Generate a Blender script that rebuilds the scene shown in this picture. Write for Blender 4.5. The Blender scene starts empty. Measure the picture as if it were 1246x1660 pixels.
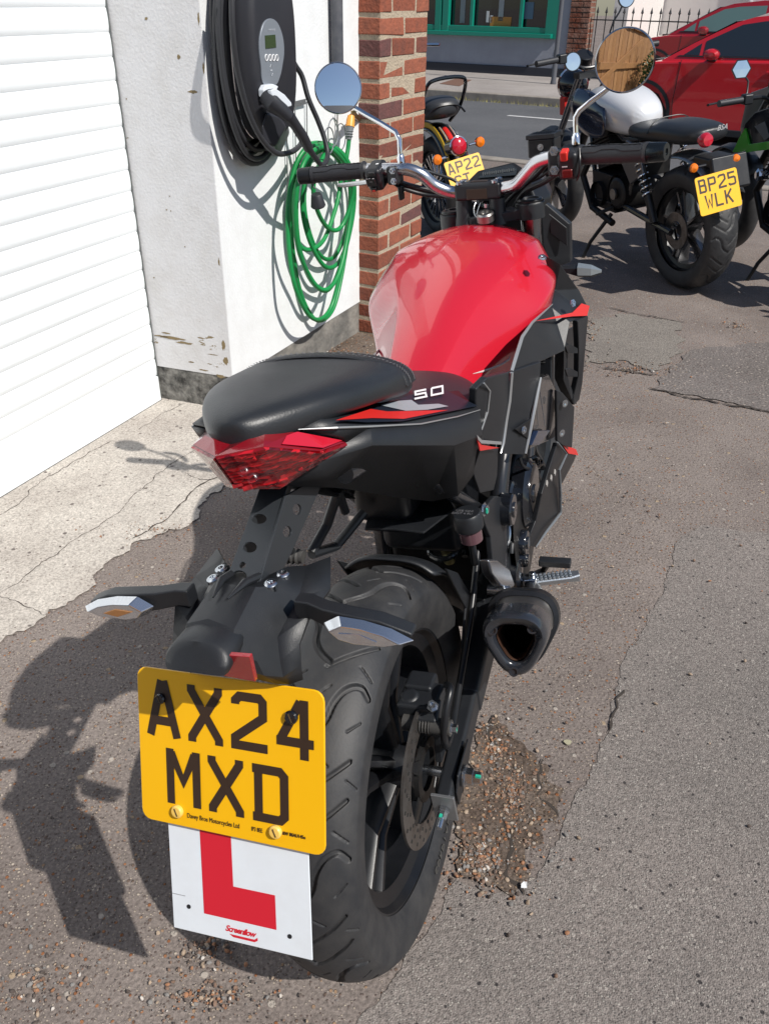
import bpy, bmesh, math, random
import numpy as np
from mathutils import Vector, Matrix
random.seed(5); np.random.seed(5)
SC = bpy.context.scene; COL = SC.collection
R_ = math.radians
# ------------------------------------------------------------------ camera
F, CX, CY, HC = 1358.1, 623.0, 830.0, 1.3373      # focal length in photo pixels, centre, camera height
_d = np.array([591.0 - CX, -(3033.2 - CY), -F]); _d /= np.linalg.norm(_d)
_up = -_d; _f = np.array([0, 0, -1.0]); _y = _f - _up * _f.dot(_up); _y /= np.linalg.norm(_y)
RC = np.stack([np.cross(_y, _up), _y, _up], 1)     # camera <- world
CAMP = np.array([0, 0, HC])
cd = bpy.data.cameras.new('camera'); cam = bpy.data.objects.new('camera', cd); COL.objects.link(cam)
m4 = Matrix([list(r) for r in RC.T]).to_4x4(); m4.translation = Vector((0, 0, HC)); cam.matrix_world = m4
cd.sensor_fit = 'VERTICAL'; cd.sensor_height = 36; cd.sensor_width = 36; cd.lens = 36 * F / 1660
cd.clip_start = 0.02; cd.clip_end = 500
SC.camera = cam
# ------------------------------------------------------------------ light
SUN_AZ, SUN_EL = R_(131.2), R_(48.7)
w = bpy.data.worlds.new('World'); SC.world = w; w.use_nodes = True
nt = w.node_tree; bg = nt.nodes['Background']
sky = nt.nodes.new('ShaderNodeTexSky'); sky.sky_type = 'NISHITA'; sky.sun_disc = False
sky.sun_elevation = SUN_EL; sky.sun_rotation = SUN_AZ; sky.air_density = 1.0; sky.dust_density = 0.6; sky.ozone_density = 1.5
nt.links.new(sky.outputs[0], bg.inputs[0]); bg.inputs[1].default_value = 0.085
sd = bpy.data.lights.new('sun', 'SUN'); sd.energy = 5.0; sd.angle = R_(0.53); sd.color = (1, .955, .89)
so = bpy.data.objects.new('sun', sd); COL.objects.link(so)
_s = Vector((math.sin(SUN_AZ) * math.cos(SUN_EL), math.cos(SUN_AZ) * math.cos(SUN_EL), math.sin(SUN_EL)))
so.rotation_euler = _s.to_track_quat('Z', 'Y').to_euler(); so.location = _s * 20
SC.view_settings.view_transform = 'Standard'; SC.view_settings.look = 'None'
SC.view_settings.exposure = 0.0; SC.view_settings.gamma = 1.0
SC.view_settings.use_curve_mapping = False
# ------------------------------------------------------------------ sight-line helpers
def ray(x, y):
    return RC.T @ np.array([(x - CX) / F, -(y - CY) / F, -1.0])
def hit(x, y, p0, n):
    r = ray(x, y); t = np.dot(np.array(p0, float) - CAMP, n) / np.dot(r, n); return CAMP + r * t
def G(x, y, z=0.0):
    return hit(x, y, (0, 0, z), (0, 0, 1))
class Frame:
    """a local frame: O origin, M columns = local axes in the world"""
    def __init__(s, O, M): s.O = np.array(O, float); s.M = np.array(M, float)
    def loc(s, p): return (np.array(p) - s.O) @ s.M
    def __call__(s, x, y, X=None, Y=None, Z=None):
        k = 0 if X is not None else 1 if Y is not None else 2
        v = X if k == 0 else Y if k == 1 else Z
        n = s.M[:, k]; p = s.O + n * v
        q = s.loc(hit(x, y, p, n)); return tuple(float(a) for a in q)
    def mat(s):
        m = Matrix([list(r) for r in s.M]).to_4x4(); m.translation = Vector(s.O); return m
def rotz_lean(yaw, lean):
    c, s = math.cos(-yaw), math.sin(-yaw); Rz = np.array([[c, -s, 0], [s, c, 0], [0, 0, 1]])
    c, s = math.cos(lean), math.sin(lean); Ry = np.array([[c, 0, s], [0, 1, 0], [-s, 0, c]])
    return Rz @ Ry
# ------------------------------------------------------------------ materials
MATS = {}
def lin(c): return tuple(((v / 12.92) if v <= .04045 else ((v + .055) / 1.055) ** 2.4) for v in c)
def mat(name, col, rough=.5, metal=0., bump=None, var=None, coat=0., spec=None, trans=0., ior=None, emit=None, aniso=None, crough=.03):
    """col linear; bump=(scale, strength[, detail]); var=(scale, amount, colour2)"""
    if name in MATS: return MATS[name]
    m = bpy.data.materials.new(name); m.use_nodes = True; t = m.node_tree; b = t.nodes['Principled BSDF']
    b.inputs['Base Color'].default_value = (*col, 1); b.inputs['Roughness'].default_value = rough
    b.inputs['Metallic'].default_value = metal; b.inputs['Coat Weight'].default_value = coat; b.inputs['Coat Roughness'].default_value = crough
    if spec is not None: b.inputs['Specular IOR Level'].default_value = spec
    if trans: b.inputs['Transmission Weight'].default_value = trans
    if ior: b.inputs['IOR'].default_value = ior
    tc = t.nodes.new('ShaderNodeTexCoord')
    if bump:
        n = t.nodes.new('ShaderNodeTexNoise'); n.inputs['Scale'].default_value = bump[0]; n.inputs['Detail'].default_value = bump[2] if len(bump) > 2 else 3
        t.links.new(tc.outputs['Object'], n.inputs['Vector'])
        bp = t.nodes.new('ShaderNodeBump'); bp.inputs['Strength'].default_value = bump[1]; bp.inputs['Distance'].default_value = bump[3] if len(bump) > 3 else .001
        t.links.new(n.outputs['Fac'], bp.inputs['Height']); t.links.new(bp.outputs[0], b.inputs['Normal'])
    if var:
        n = t.nodes.new('ShaderNodeTexNoise'); n.inputs['Scale'].default_value = var[0]; n.inputs['Detail'].default_value = 6; n.inputs['Roughness'].default_value = .65
        t.links.new(tc.outputs['Object'], n.inputs['Vector'])
        r = t.nodes.new('ShaderNodeValToRGB'); r.color_ramp.elements[0].position = .38; r.color_ramp.elements[1].position = .68
        r.color_ramp.elements[0].color = (*col, 1); c2 = var[2]
        r.color_ramp.elements[1].color = (*[a + (b_ - a) * var[1] for a, b_ in zip(col, c2)], 1)
        t.links.new(n.outputs['Fac'], r.inputs[0]); t.links.new(r.outputs[0], b.inputs['Base Color'])
        rr = t.nodes.new('ShaderNodeMapRange'); rr.inputs['To Min'].default_value = rough; rr.inputs['To Max'].default_value = min(1, rough + .15)
        t.links.new(n.outputs['Fac'], rr.inputs[0]); t.links.new(rr.outputs[0], b.inputs['Roughness'])
    MATS[name] = m; return m
BLK = mat('black_moulded_plastic', (.0115, .013, .016), .36, bump=(900, .35, 2, .0006), var=(14, .5, (.021, .023, .026)))
BLK2 = mat('satin_black_plastic', (.007, .008, .010), .28, bump=(500, .12, 2, .0005), var=(20, .5, (.014, .014, .016)))
GLOSS = mat('gloss_black', (.008, .009, .012), .12, coat=.6)
ENG = mat('black_engine_metal', (.011, .011, .012), .38, .3, bump=(300, .15), var=(18, .6, (.030, .028, .026)))
PAINT = mat('red_tank_paint', (.52, .012, .028), .24, coat=1.0, spec=.5, crough=.012)
REDP = mat('red_stripe', (.60, .022, .018), .35)
REDGL = mat('dark_red_gloss', (.20, .004, .010), .18, coat=.8)
SILV = mat('silver_paint', (.42, .43, .44), .32, .6)
GREYD = mat('grey_decal', (.30, .33, .36), .35)
NAVY = mat('dark_navy_decal', (.008, .012, .022), .42)
WHT = mat('white_decal', (.80, .80, .80), .4)
LEATH = mat('black_vinyl', (.015, .017, .020), .33, bump=(420, .35, 4, .0007), var=(9, .5, (.024, .026, .030)))
RUB = mat('tyre_rubber', (.021, .022, .025), .50, bump=(260, .25, 4, .0008), var=(24, .8, (.044, .043, .043)))
RUBL = mat('worn_tyre_side', (.035, .034, .033), .6, bump=(300, .2), var=(30, .8, (.07, .065, .06)))
GRIPM = mat('grip_rubber', (.022, .023, .027), .5, bump=(700, .4, 2, .0006))
CHR = mat('chrome', (.82, .83, .85), .06, 1.)
ALU = mat('brushed_aluminium', (.62, .63, .66), .24, 1., bump=(200, .03))
STEEL = mat('worn_steel', (.40, .39, .38), .30, 1., bump=(120, .12), var=(30, .7, (.24, .22, .20)))
DISC = mat('brake_disc_steel', (.24, .225, .215), .34, .9, bump=(500, .2), var=(40, .8, (.13, .11, .095)))
MIRR = mat('mirror_glass', (.93, .95, .97), .01, 1.)
BLT = mat('zinc_bolt', (.55, .58, .62), .25, 1., bump=(400, .1))
GRN = mat('green_paint_mark', (.02, .45, .30), .5)
YEL = mat('yellow_plate', (.90, .475, .0), .45, coat=.1, bump=(220, .03))
PBLK = mat('plate_black', (.035, .018, .010), .5)
WPL = mat('white_plastic_sheet', (.74, .79, .84), .45, bump=(40, .03), var=(30, .25, (.6, .62, .64)))
LRED = mat('learner_red', (.62, .012, .03), .5)
def facet_mat(name, cols, scale, sq=(1, 1, 1), rough=.08, metal=0., bump=.5):
    m = mat(name, cols[0], rough, metal, coat=1.); t = m.node_tree; b = t.nodes['Principled BSDF']; N = t.nodes.new
    tc = N('ShaderNodeTexCoord'); mp = N('ShaderNodeMapping'); mp.inputs['Scale'].default_value = sq; t.links.new(tc.outputs['Object'], mp.inputs[0])
    v = N('ShaderNodeTexVoronoi'); v.inputs['Scale'].default_value = scale; v.distance = 'MANHATTAN'; t.links.new(mp.outputs[0], v.inputs['Vector'])
    s = N('ShaderNodeSeparateColor'); t.links.new(v.outputs['Color'], s.inputs[0]); r = N('ShaderNodeValToRGB'); r.color_ramp.interpolation = 'LINEAR'
    while len(r.color_ramp.elements) < len(cols): r.color_ramp.elements.new(.5)
    for i, (e, c) in enumerate(zip(r.color_ramp.elements, cols)): e.position = i / (len(cols) - 1); e.color = (*c, 1)
    t.links.new(s.outputs[0], r.inputs[0]); t.links.new(r.outputs[0], b.inputs['Base Color'])
    bp = N('ShaderNodeBump'); bp.inputs['Strength'].default_value = bump; bp.inputs['Distance'].default_value = .002; t.links.new(v.outputs['Distance'], bp.inputs['Height']); t.links.new(bp.outputs[0], b.inputs['Normal'])
    return m
LENSR = facet_mat('tail_lens', [(.05, .0005, .001), (.16, .001, .004), (.30, .003, .006), (.10, .001, .002), (.62, .012, .02)], 95, (1, .6, 2.2))
LENSR2 = mat('red_lens_bright', (.50, .012, .03), .12, coat=1.)
LENSO = mat('orange_lens', (.85, .20, .01), .12, coat=.8)
LENSC = mat('clear_lens', (.70, .72, .75), .05, .95)
GLASS = mat('clear_glass', (.9, .92, .93), .02, trans=1., ior=1.45)
CARB = mat('carbon_finish', (.022, .025, .032), .22, coat=.5)
CAST = mat('yellow_zinc', (.42, .40, .20), .3, .9, bump=(90, .1))
HOSEG = mat('green_hose', (.006, .22, .055), .35, bump=(300, .1), var=(12, .4, (.010, .30, .07)))
SWR = mat('switch_red', (.65, .03, .02), .4)
# ------------------------------------------------------------------ mesh helpers
def tag(o, label=None, cat=None, group=None, kind=None):
    if label: o['label'] = label
    if cat: o['category'] = cat
    if group: o['group'] = group
    if kind: o['kind'] = kind
    return o
def empty(name, label, cat, matrix=None, group=None):
    o = bpy.data.objects.new(name, None); COL.objects.link(o); o.empty_display_size = .1
    if matrix is not None: o.matrix_world = matrix
    return tag(o, label, cat, group)
def link(name, me, m, parent=None):
    o = bpy.data.objects.new(name, me); COL.objects.link(o)
    if m is not None:
        for q in (m if isinstance(m, (list, tuple)) else [m]): me.materials.append(q)
    if parent is not None: o.parent = parent
    return o
class MB:
    def __init__(s): s.v = []; s.f = []; s.mi = []; s.cm = 0
    def add(s, V, Fs):
        b = len(s.v); s.v += [tuple(float(c) for c in p) for p in V]; s.f += [tuple(b + i for i in f) for f in Fs]; s.mi += [s.cm] * len(Fs); return s
    def box(s, c, size, ax=None):
        """ax: 3 axis vectors (rows)"""
        A = np.eye(3) if ax is None else np.array(ax, float); h = np.array(size) / 2; c = np.array(c, float)
        V = [c + A[0] * h[0] * i + A[1] * h[1] * j + A[2] * h[2] * k for i in (-1, 1) for j in (-1, 1) for k in (-1, 1)]
        return s.add(V, [(0, 1, 3, 2), (4, 6, 7, 5), (0, 4, 5, 1), (2, 3, 7, 6), (0, 2, 6, 4), (1, 5, 7, 3)])
    def tube(s, pts, r, n=12, caps=True, squash=None):
        P = [np.array(p, float) for p in pts]; k = len(P); rr = r if hasattr(r, '__len__') else [r] * k
        T = [P[min(i + 1, k - 1)] - P[max(i - 1, 0)] for i in range(k)]; T = [t / (np.linalg.norm(t) + 1e-12) for t in T]
        a = np.array([0, 0, 1.]) if abs(T[0][2]) < .9 else np.array([1., 0, 0]); u = np.cross(T[0], a); u /= np.linalg.norm(u)
        V = []
        for i in range(k):
            u = u - T[i] * u.dot(T[i]); u /= np.linalg.norm(u); w_ = np.cross(T[i], u)
            for j in range(n):
                t = 2 * math.pi * j / n; V.append(P[i] + rr[i] * (math.cos(t) * u + math.sin(t) * w_))
        Fs = [(i * n + j, i * n + (j + 1) % n, (i + 1) * n + (j + 1) % n, (i + 1) * n + j) for i in range(k - 1) for j in range(n)]
        if caps: Fs += [tuple(range(n))[::-1], tuple((k - 1) * n + j for j in range(n))]
        return s.add(V, Fs)
    def lathe(s, prof, c, axis, n=32, a0=0, a1=2 * math.pi, close=False):
        """prof: list (along axis, radius)"""
        c = np.array(c, float); ax = np.array(axis, float); ax /= np.linalg.norm(ax)
        a = np.array([0, 0, 1.]) if abs(ax[2]) < .9 else np.array([1., 0, 0]); u = np.cross(ax, a); u /= np.linalg.norm(u); w_ = np.cross(ax, u)
        full = abs(a1 - a0 - 2 * math.pi) < 1e-6; m = n if full else n + 1; V = []
        for (h, r) in prof:
            for j in range(m):
                t = a0 + (a1 - a0) * j / n; V.append(c + ax * h + r * (math.cos(t) * u + math.sin(t) * w_))
        k = len(prof); kk = k if close else k - 1
        Fs = [(i * m + j, ((i + 1) % k) * m + j, ((i + 1) % k) * m + (j + 1) % m, i * m + (j + 1) % m) for i in range(kk) for j in range(n)]
        return s.add(V, Fs)
    def disc(s, c, axis, r, h, n=32):
        return s.lathe([(-h / 2, 1e-5), (-h / 2, r), (h / 2, r), (h / 2, 1e-5)], c, axis, n)
    def bolt(s, c, axis, r=.006, h=.005):
        return s.lathe([(0, r * 1.5), (.001, r * 1.5), (.001, r), (h, r), (h, r * .55), (h * .55, r * .5), (h * .55, 1e-5)], c, axis, 6)
    def prism(s, poly, vec):
        """poly 3D points, extruded by vec"""
        n = len(poly); P = [np.array(p, float) for p in poly]; V = P + [p + np.array(vec, float) for p in P]
        Fs = [tuple(range(n))[::-1], tuple(range(n, 2 * n))] + [(i, (i + 1) % n, n + (i + 1) % n, n + i) for i in range(n)]
        return s.add(V, Fs)
    def grid(s, rows, closeu=False):
        r = len(rows); c = len(rows[0]); V = [p for row in rows for p in row]
        Fs = [(i * c + j, i * c + (j + 1) % c, (i + 1) * c + (j + 1) % c, (i + 1) * c + j) for i in range(r - 1) for j in range(c if closeu else c - 1)]
        return s.add(V, Fs)
    def loft(s, rows):
        """closed sections with end caps"""
        s.grid(rows, True); b = len(s.v) - len(rows) * len(rows[0]); c = len(rows[0]); n = len(rows)
        s.f += [tuple(b + j for j in range(c))[::-1], tuple(b + (n - 1) * c + j for j in range(c))]; s.mi += [s.cm] * 2; return s
    def build(s, name, m, parent=None, smooth=True, bevel=0, seg=2, sub=0, solid=0, sharp=35, mirror=False, offset=-1, tri=False):
        me = bpy.data.meshes.new(name); me.from_pydata(s.v, [], s.f)
        o = link(name, me, m, parent)
        if any(s.mi): me.polygons.foreach_set('material_index', s.mi)
        bm = bmesh.new(); bm.from_mesh(me)
        if tri: bmesh.ops.triangulate(bm, faces=[f for f in bm.faces if len(f.verts) > 4])
        bmesh.ops.recalc_face_normals(bm, faces=bm.faces); bm.to_mesh(me); bm.free()
        if mirror: q = o.modifiers.new('mirror', 'MIRROR'); q.use_axis[0] = True; q.use_clip = False; q.merge_threshold = .0004
        if sub: q = o.modifiers.new('sub', 'SUBSURF'); q.levels = q.render_levels = sub
        if solid: q = o.modifiers.new('solid', 'SOLIDIFY'); q.thickness = solid; q.offset = offset
        if bevel:
            q = o.modifiers.new('bevel', 'BEVEL'); q.width = bevel; q.segments = seg; q.limit_method = 'ANGLE'; q.angle_limit = R_(28); q.harden_normals = True
            me.shade_smooth()
        elif smooth:
            me.shade_smooth()
            if not sub:
                try: me.set_sharp_from_angle(angle=R_(sharp))
                except Exception: pass
        return o
def spline(pts, n=8, closed=False):
    """catmull-rom through the points"""
    P = [np.array(p, float) for p in pts]; k = len(P); out = []
    rng = range(k) if closed else range(k - 1)
    for i in rng:
        if closed: a, b, c, d = P[(i - 1) % k], P[i], P[(i + 1) % k], P[(i + 2) % k]
        else: a, b, c, d = P[max(i - 1, 0)], P[i], P[i + 1], P[min(i + 2, k - 1)]
        for j in range(n):
            t = j / n; out.append(.5 * (2 * b + (c - a) * t + (2 * a - 5 * b + 4 * c - d) * t * t + (3 * b - a - 3 * c + d) * t ** 3))
    out.append(P[0] if closed else P[-1]); return out
def panel(name, poly, thick, m, parent, bevel=.002, inward=None, crown=0.):
    """a moulded sheet: outline poly (3D), thickness towards `inward`, surface crowned in the middle"""
    P = [np.array(p, float) for p in poly]; c = sum(P) / len(P); n = np.zeros(3)
    for i in range(len(P)): n += np.cross(P[i] - c, P[(i + 1) % len(P)] - c)
    n /= np.linalg.norm(n)
    if inward is None: inward = (-1, 0, 0)
    if n.dot(np.array(inward, float)) > 0: n = -n
    b = MB(); k = len(P)
    if crown:
        mid = [p * .55 + c * .45 + n * crown for p in P]
        V = P + mid + [c + n * crown * 1.15] + [p - n * thick for p in P]
        Fs = [(i, (i + 1) % k, k + (i + 1) % k, k + i) for i in range(k)] + [(k + i, k + (i + 1) % k, 2 * k) for i in range(k)]
        Fs += [((i + 1) % k, i, 2 * k + 1 + i, 2 * k + 1 + (i + 1) % k) for i in range(k)] + [tuple(2 * k + 1 + i for i in range(k))[::-1]]
        b.add(V, Fs)
    else: b.prism(P, -n * thick)
    return b.build(name, m, parent, bevel=bevel, tri=True)
# lettering -------------------------------------------------------
def text_obj(name, s, size, m, parent, matrix, ext=.0002, align='LEFT', shear=0, sx=1., offset=0, space=1.):
    cu = bpy.data.curves.new(name, 'FONT'); cu.body = s; cu.size = size; cu.extrude = ext; cu.align_x = align; cu.shear = shear; cu.offset = offset; cu.space_character = space
    cu.resolution_u = 4
    t = bpy.data.objects.new(name, cu); COL.objects.link(t)
    dg = bpy.context.evaluated_depsgraph_get(); me = bpy.data.meshes.new_from_object(t.evaluated_get(dg))
    bpy.data.objects.remove(t); bpy.data.curves.remove(cu)
    me.transform(matrix @ Matrix.Diagonal((sx, 1, 1, 1))); me.materials.clear()
    return link(name, me, m, parent)
def ribbon(pl, wd):
    P = [np.array(p, float) for p in pl]; L = []; Rr = []; k = len(P)
    for i in range(k):
        d0 = P[i] - P[i - 1] if i > 0 else P[1] - P[0]; d1 = P[i + 1] - P[i] if i < k - 1 else d0
        d0 = d0 / np.linalg.norm(d0); d1 = d1 / np.linalg.norm(d1); n0 = np.array([-d0[1], d0[0]]); n1 = np.array([-d1[1], d1[0]])
        mm = n0 + n1; mm /= np.linalg.norm(mm); sc = min(1 / max(mm.dot(n0), .3), 1.6)
        L.append(P[i] + mm * wd / 2 * sc); Rr.append(P[i] - mm * wd / 2 * sc)
    return L, Rr
GLY = {
 'A': [[(4.5, 0), (20.5, 64)], [(23.5, 64), (39.5, 0)], [(11, 18), (33, 18)]],
 'X': [[(5, 0), (5, 6), (39, 58), (39, 64)], [(39, 0), (39, 6), (5, 58), (5, 64)]],
 '2': [[(6, 50), (6, 54), (11, 59), (35, 59), (39, 55), (39, 38), (5, 13), (5, 5), (44, 5)]],
 '4': [[(33, 0), (33, 64)], [(29, 62), (6, 20)], [(1, 18), (44, 18)]],
 'M': [[(5, 0), (5, 64)], [(39, 0), (39, 64)], [(7, 60), (22, 28), (37, 60)]],
 'D': [[(8, 2), (8, 62)], [(1, 59), (34, 59), (39, 54), (39, 10), (34, 5), (1, 5)]],
 'B': [[(8, 2), (8, 62)], [(2, 59), (33, 59), (37, 55), (37, 38), (34, 34), (8, 34)], [(34, 34), (39, 30), (39, 9), (35, 5), (2, 5)]],
 'P': [[(5, 0), (5, 64)], [(5, 59), (35, 59), (39, 55), (39, 35), (35, 31), (5, 31)]],
 '5': [[(40, 59), (5, 59), (5, 37), (34, 37), (39, 32), (39, 10), (34, 5), (9, 5), (5, 9), (5, 14)]],
 'W': [[(4, 64), (12, 3), (22, 42), (32, 3), (40, 64)]],
 'L': [[(5, 64), (5, 5), (42, 5)]],
 'K': [[(5, 0), (5, 64)], [(39, 64), (8, 30)], [(17, 38), (40, 0)]],
 'G': [[(39, 48), (39, 54), (34, 59), (10, 59), (5, 54), (5, 10), (10, 5), (34, 5), (39, 10), (39, 30), (24, 30)]],
 'T': [[(1, 59), (43, 59)], [(22, 0), (22, 56)]]}
def plate_text(mb, s, x0, y0, fr, sc=.001, gap=10, base=.0):
    """fr(u, v, h) -> local 3D point"""
    x = x0
    for i, ch in enumerate(s):
        if ch != ' ':
            for q, pl in enumerate(GLY[ch]):
                L, Rr = ribbon(pl, 10); n = len(L); h = base + .00012 * (q + 1)
                V = [fr(x + p[0] * sc, y0 + p[1] * sc, h) for p in L] + [fr(x + p[0] * sc, y0 + p[1] * sc, h) for p in Rr]
                mb.add(V, [(j, j + 1, n + j + 1, n + j) for j in range(n - 1)])
        x += (44 + gap) * sc
def number_plate(parent, c, ax, up, nrm, rows, wd=.229, ht=.178, r=.012, name='number_plate'):
    """rounded yellow plate; c centre, ax/up/nrm unit vectors (local). rows: list of (text, x0, y0)"""
    c, ax, up, nrm = (np.array(q, float) for q in (c, ax, up, nrm))
    pts = []
    for (sx, sy, a0) in ((1, 1, 0), (-1, 1, 90), (-1, -1, 180), (1, -1, 270)):
        for k in range(5):
            a = R_(a0 + 22.5 * k); pts.append(c + ax * (sx * (wd / 2 - r) + r * math.cos(a)) + up * (sy * (ht / 2 - r) + r * math.sin(a)))
    b = MB(); b.prism([p - nrm * .003 for p in pts], nrm * .003)
    o = b.build(name, YEL, parent, bevel=.0008)
    fr = lambda u, v, h: c + ax * u + up * v + nrm * (h + .0003)
    t = MB()
    for (s, x0, y0) in rows: plate_text(t, s, x0, y0, fr)
    t.build('plate_characters', PBLK, o, smooth=False)
    return o, fr
# ================================================================== SETTING
def jag(pts, amp=.012, step=.02, closed=False, seed=1):
    rs = np.random.RandomState(seed); out = []; k = len(pts)
    for i in range(k if closed else k - 1):
        a = np.array(pts[i][:2], float); b = np.array(pts[(i + 1) % k][:2], float); L = np.linalg.norm(b - a); n = max(1, int(L / step))
        t_ = (b - a) / (L + 1e-9); nn = np.array([-t_[1], t_[0]]); ph = rs.rand(4) * 6.28
        for j in range(n):
            t = j / n; e = math.sin(math.pi * t) ** .5 if n > 1 else 0
            off = amp * (math.sin(t * L * 31 + ph[0]) * .6 + math.sin(t * L * 83 + ph[1]) * .35 + (rs.rand() - .5) * .9) * e
            out.append(a + (b - a) * t + nn * off)
    if not closed: out.append(np.array(pts[-1][:2], float))
    return out
def sheet(name, pts, z, m, kind='structure'):
    b = MB(); b.add([(p[0], p[1], z) for p in pts], [tuple(range(len(pts)))])
    o = b.build(name, m, smooth=False, tri=True); o['kind'] = kind
    for p in o.data.polygons: pass
    bm = bmesh.new(); bm.from_mesh(o.data)
    for f in bm.faces:
        if f.normal.z < 0: f.normal_flip()
    bm.to_mesh(o.data); bm.free(); return o
def ground_mat(name, c1, c2, stones, sscale, srel=.35, rough=.9, bump=.6, big=None, patch=1.7):
    """weathered surfacing: binder colour c1..c2, stone chips of several colours, relief"""
    m = bpy.data.materials.new(name); m.use_nodes = True; t = m.node_tree; b = t.nodes['Principled BSDF']; N = t.nodes.new; Lk = t.links.new
    geo = N('ShaderNodeNewGeometry')
    def noise(sc, det=5, rg=.6):
        n = N('ShaderNodeTexNoise'); n.inputs['Scale'].default_value = sc; n.inputs['Detail'].default_value = det; n.inputs['Roughness'].default_value = rg; Lk(geo.outputs['Position'], n.inputs['Vector']); return n
    def ramp(src, stops):
        r = N('ShaderNodeValToRGB'); e = r.color_ramp.elements
        while len(e) < len(stops): e.new(.5)
        for q, (p, c) in zip(e, stops): q.position = p; q.color = (*c, 1) if len(c) == 3 else c
        Lk(src, r.inputs[0]); return r
    def mix(f, a, b2, mode='MIX'):
        x = N('ShaderNodeMix'); x.data_type = 'RGBA'; x.blend_type = mode
        if isinstance(f, (int, float)): x.inputs[0].default_value = f
        else: Lk(f, x.inputs[0])
        Lk(a, x.inputs[6]); Lk(b2, x.inputs[7]); return x.outputs[2]
    warp = noise(30, 2); wa = N('ShaderNodeVectorMath'); wa.operation = 'MULTIPLY_ADD'; wa.inputs[1].default_value = (.006, .006, .006)
    Lk(warp.outputs['Color'], wa.inputs[0]); Lk(geo.outputs['Position'], wa.inputs[2])
    base = ramp(noise(patch, 8, .62).outputs['Fac'], [(.36, c1), (.64, c2)])
    fine = ramp(noise(160, 4, .7).outputs['Fac'], [(.32, (.50, .50, .50)), (.68, (1.50, 1.50, 1.50))])
    col = mix(.8, base.outputs[0], fine.outputs[0], 'MULTIPLY')
    hs = None
    for k, (sc, thr, cols) in enumerate(stones):
        v = N('ShaderNodeTexVoronoi'); v.inputs['Scale'].default_value = sc; Lk(wa.outputs[0], v.inputs['Vector'])
        sel = N('ShaderNodeSeparateColor'); Lk(v.outputs['Color'], sel.inputs[0])
        pick = N('ShaderNodeMath'); pick.operation = 'LESS_THAN'; pick.inputs[1].default_value = thr; Lk(sel.outputs[0], pick.inputs[0])
        rad = N('ShaderNodeMapRange'); rad.inputs['From Min'].default_value = .30; rad.inputs['From Max'].default_value = .42; rad.inputs['To Min'].default_value = 1; rad.inputs['To Max'].default_value = 0
        Lk(v.outputs['Distance'], rad.inputs[0])
        mu = N('ShaderNodeMath'); mu.operation = 'MULTIPLY'; Lk(pick.outputs[0], mu.inputs[0]); Lk(rad.outputs[0], mu.inputs[1])
        cr = ramp(sel.outputs[1], [(i / max(1, len(cols) - 1), c) for i, c in enumerate(cols)]); cr.color_ramp.interpolation = 'CONSTANT'
        col = mix(mu.outputs[0], col, cr.outputs[0])
        hm = N('ShaderNodeMath'); hm.operation = 'MULTIPLY'; hm.inputs[1].default_value = .5; Lk(mu.outputs[0], hm.inputs[0])
        if hs is None: hs = hm.outputs[0]
        else:
            ad = N('ShaderNodeMath'); ad.operation = 'ADD'; Lk(hs, ad.inputs[0]); Lk(hm.outputs[0], ad.inputs[1]); hs = ad.outputs[0]
    Lk(col, b.inputs['Base Color']); b.inputs['Roughness'].default_value = rough; b.inputs['Specular IOR Level'].default_value = .25
    vv = N('ShaderNodeTexVoronoi'); vv.inputs['Scale'].default_value = sscale; Lk(wa.outputs[0], vv.inputs['Vector'])
    iv = N('ShaderNodeMath'); iv.operation = 'MULTIPLY_ADD'; iv.inputs[1].default_value = -srel; iv.inputs[2].default_value = .5; Lk(vv.outputs['Distance'], iv.inputs[0])
    nz = noise(90, 6, .75); nm = N('ShaderNodeMath'); nm.operation = 'MULTIPLY_ADD'; nm.inputs[1].default_value = .9; Lk(nz.outputs['Fac'], nm.inputs[0]); Lk(iv.outputs[0], nm.inputs[2])
    s2 = N('ShaderNodeMath'); s2.operation = 'ADD'; Lk(nm.outputs[0], s2.inputs[0]); Lk(hs, s2.inputs[1])
    bp = N('ShaderNodeBump'); bp.inputs['Strength'].default_value = bump; bp.inputs['Distance'].default_value = .004; Lk(s2.outputs[0], bp.inputs['Height'])
    Lk(bp.outputs[0], b.inputs['Normal']); return m
ST_O = [(.24, .10, .045), (.30, .20, .13), (.42, .36, .30), (.14, .10, .08), (.30, .14, .07), (.10, .09, .09)]
YARD = ground_mat('weathered_yard_tarmac', (.160, .134, .121), (.236, .202, .183), [(125, .17, ST_O), (210, .34, [(.34, .29, .25), (.12, .09, .08), (.40, .34, .28), (.09, .08, .075)]), (62, .022, [(.34, .26, .18), (.38, .34, .30), (.3, .13, .06)])], 130, bump=1.0)
CHIP = ground_mat('grey_chip_tarmac', (.176, .158, .146), (.232, .203, .186), [(240, .62, [(.30, .28, .255), (.16, .15, .14), (.36, .335, .30), (.10, .088, .083), (.26, .19, .165)]), (110, .06, [(.34, .31, .28), (.05, .045, .045), (.26, .16, .12)])], 330, srel=.8, bump=.6, patch=1.2)
CHIP2 = ground_mat('pale_chip_tarmac', (.18, .162, .145), (.235, .215, .19), [(150, .5, [(.26, .23, .20), (.16, .14, .13), (.34, .30, .26), (.10, .085, .08)])], 170, srel=.9, bump=.8)
CONC = ground_mat('weathered_concrete', (.36, .325, .29), (.47, .435, .39), [(120, .10, [(.20, .17, .15), (.46, .42, .38), (.28, .20, .16)]), (60, .02, [(.14, .12, .11), (.5, .47, .42)])], 260, srel=.3, bump=.4, patch=3)
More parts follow.
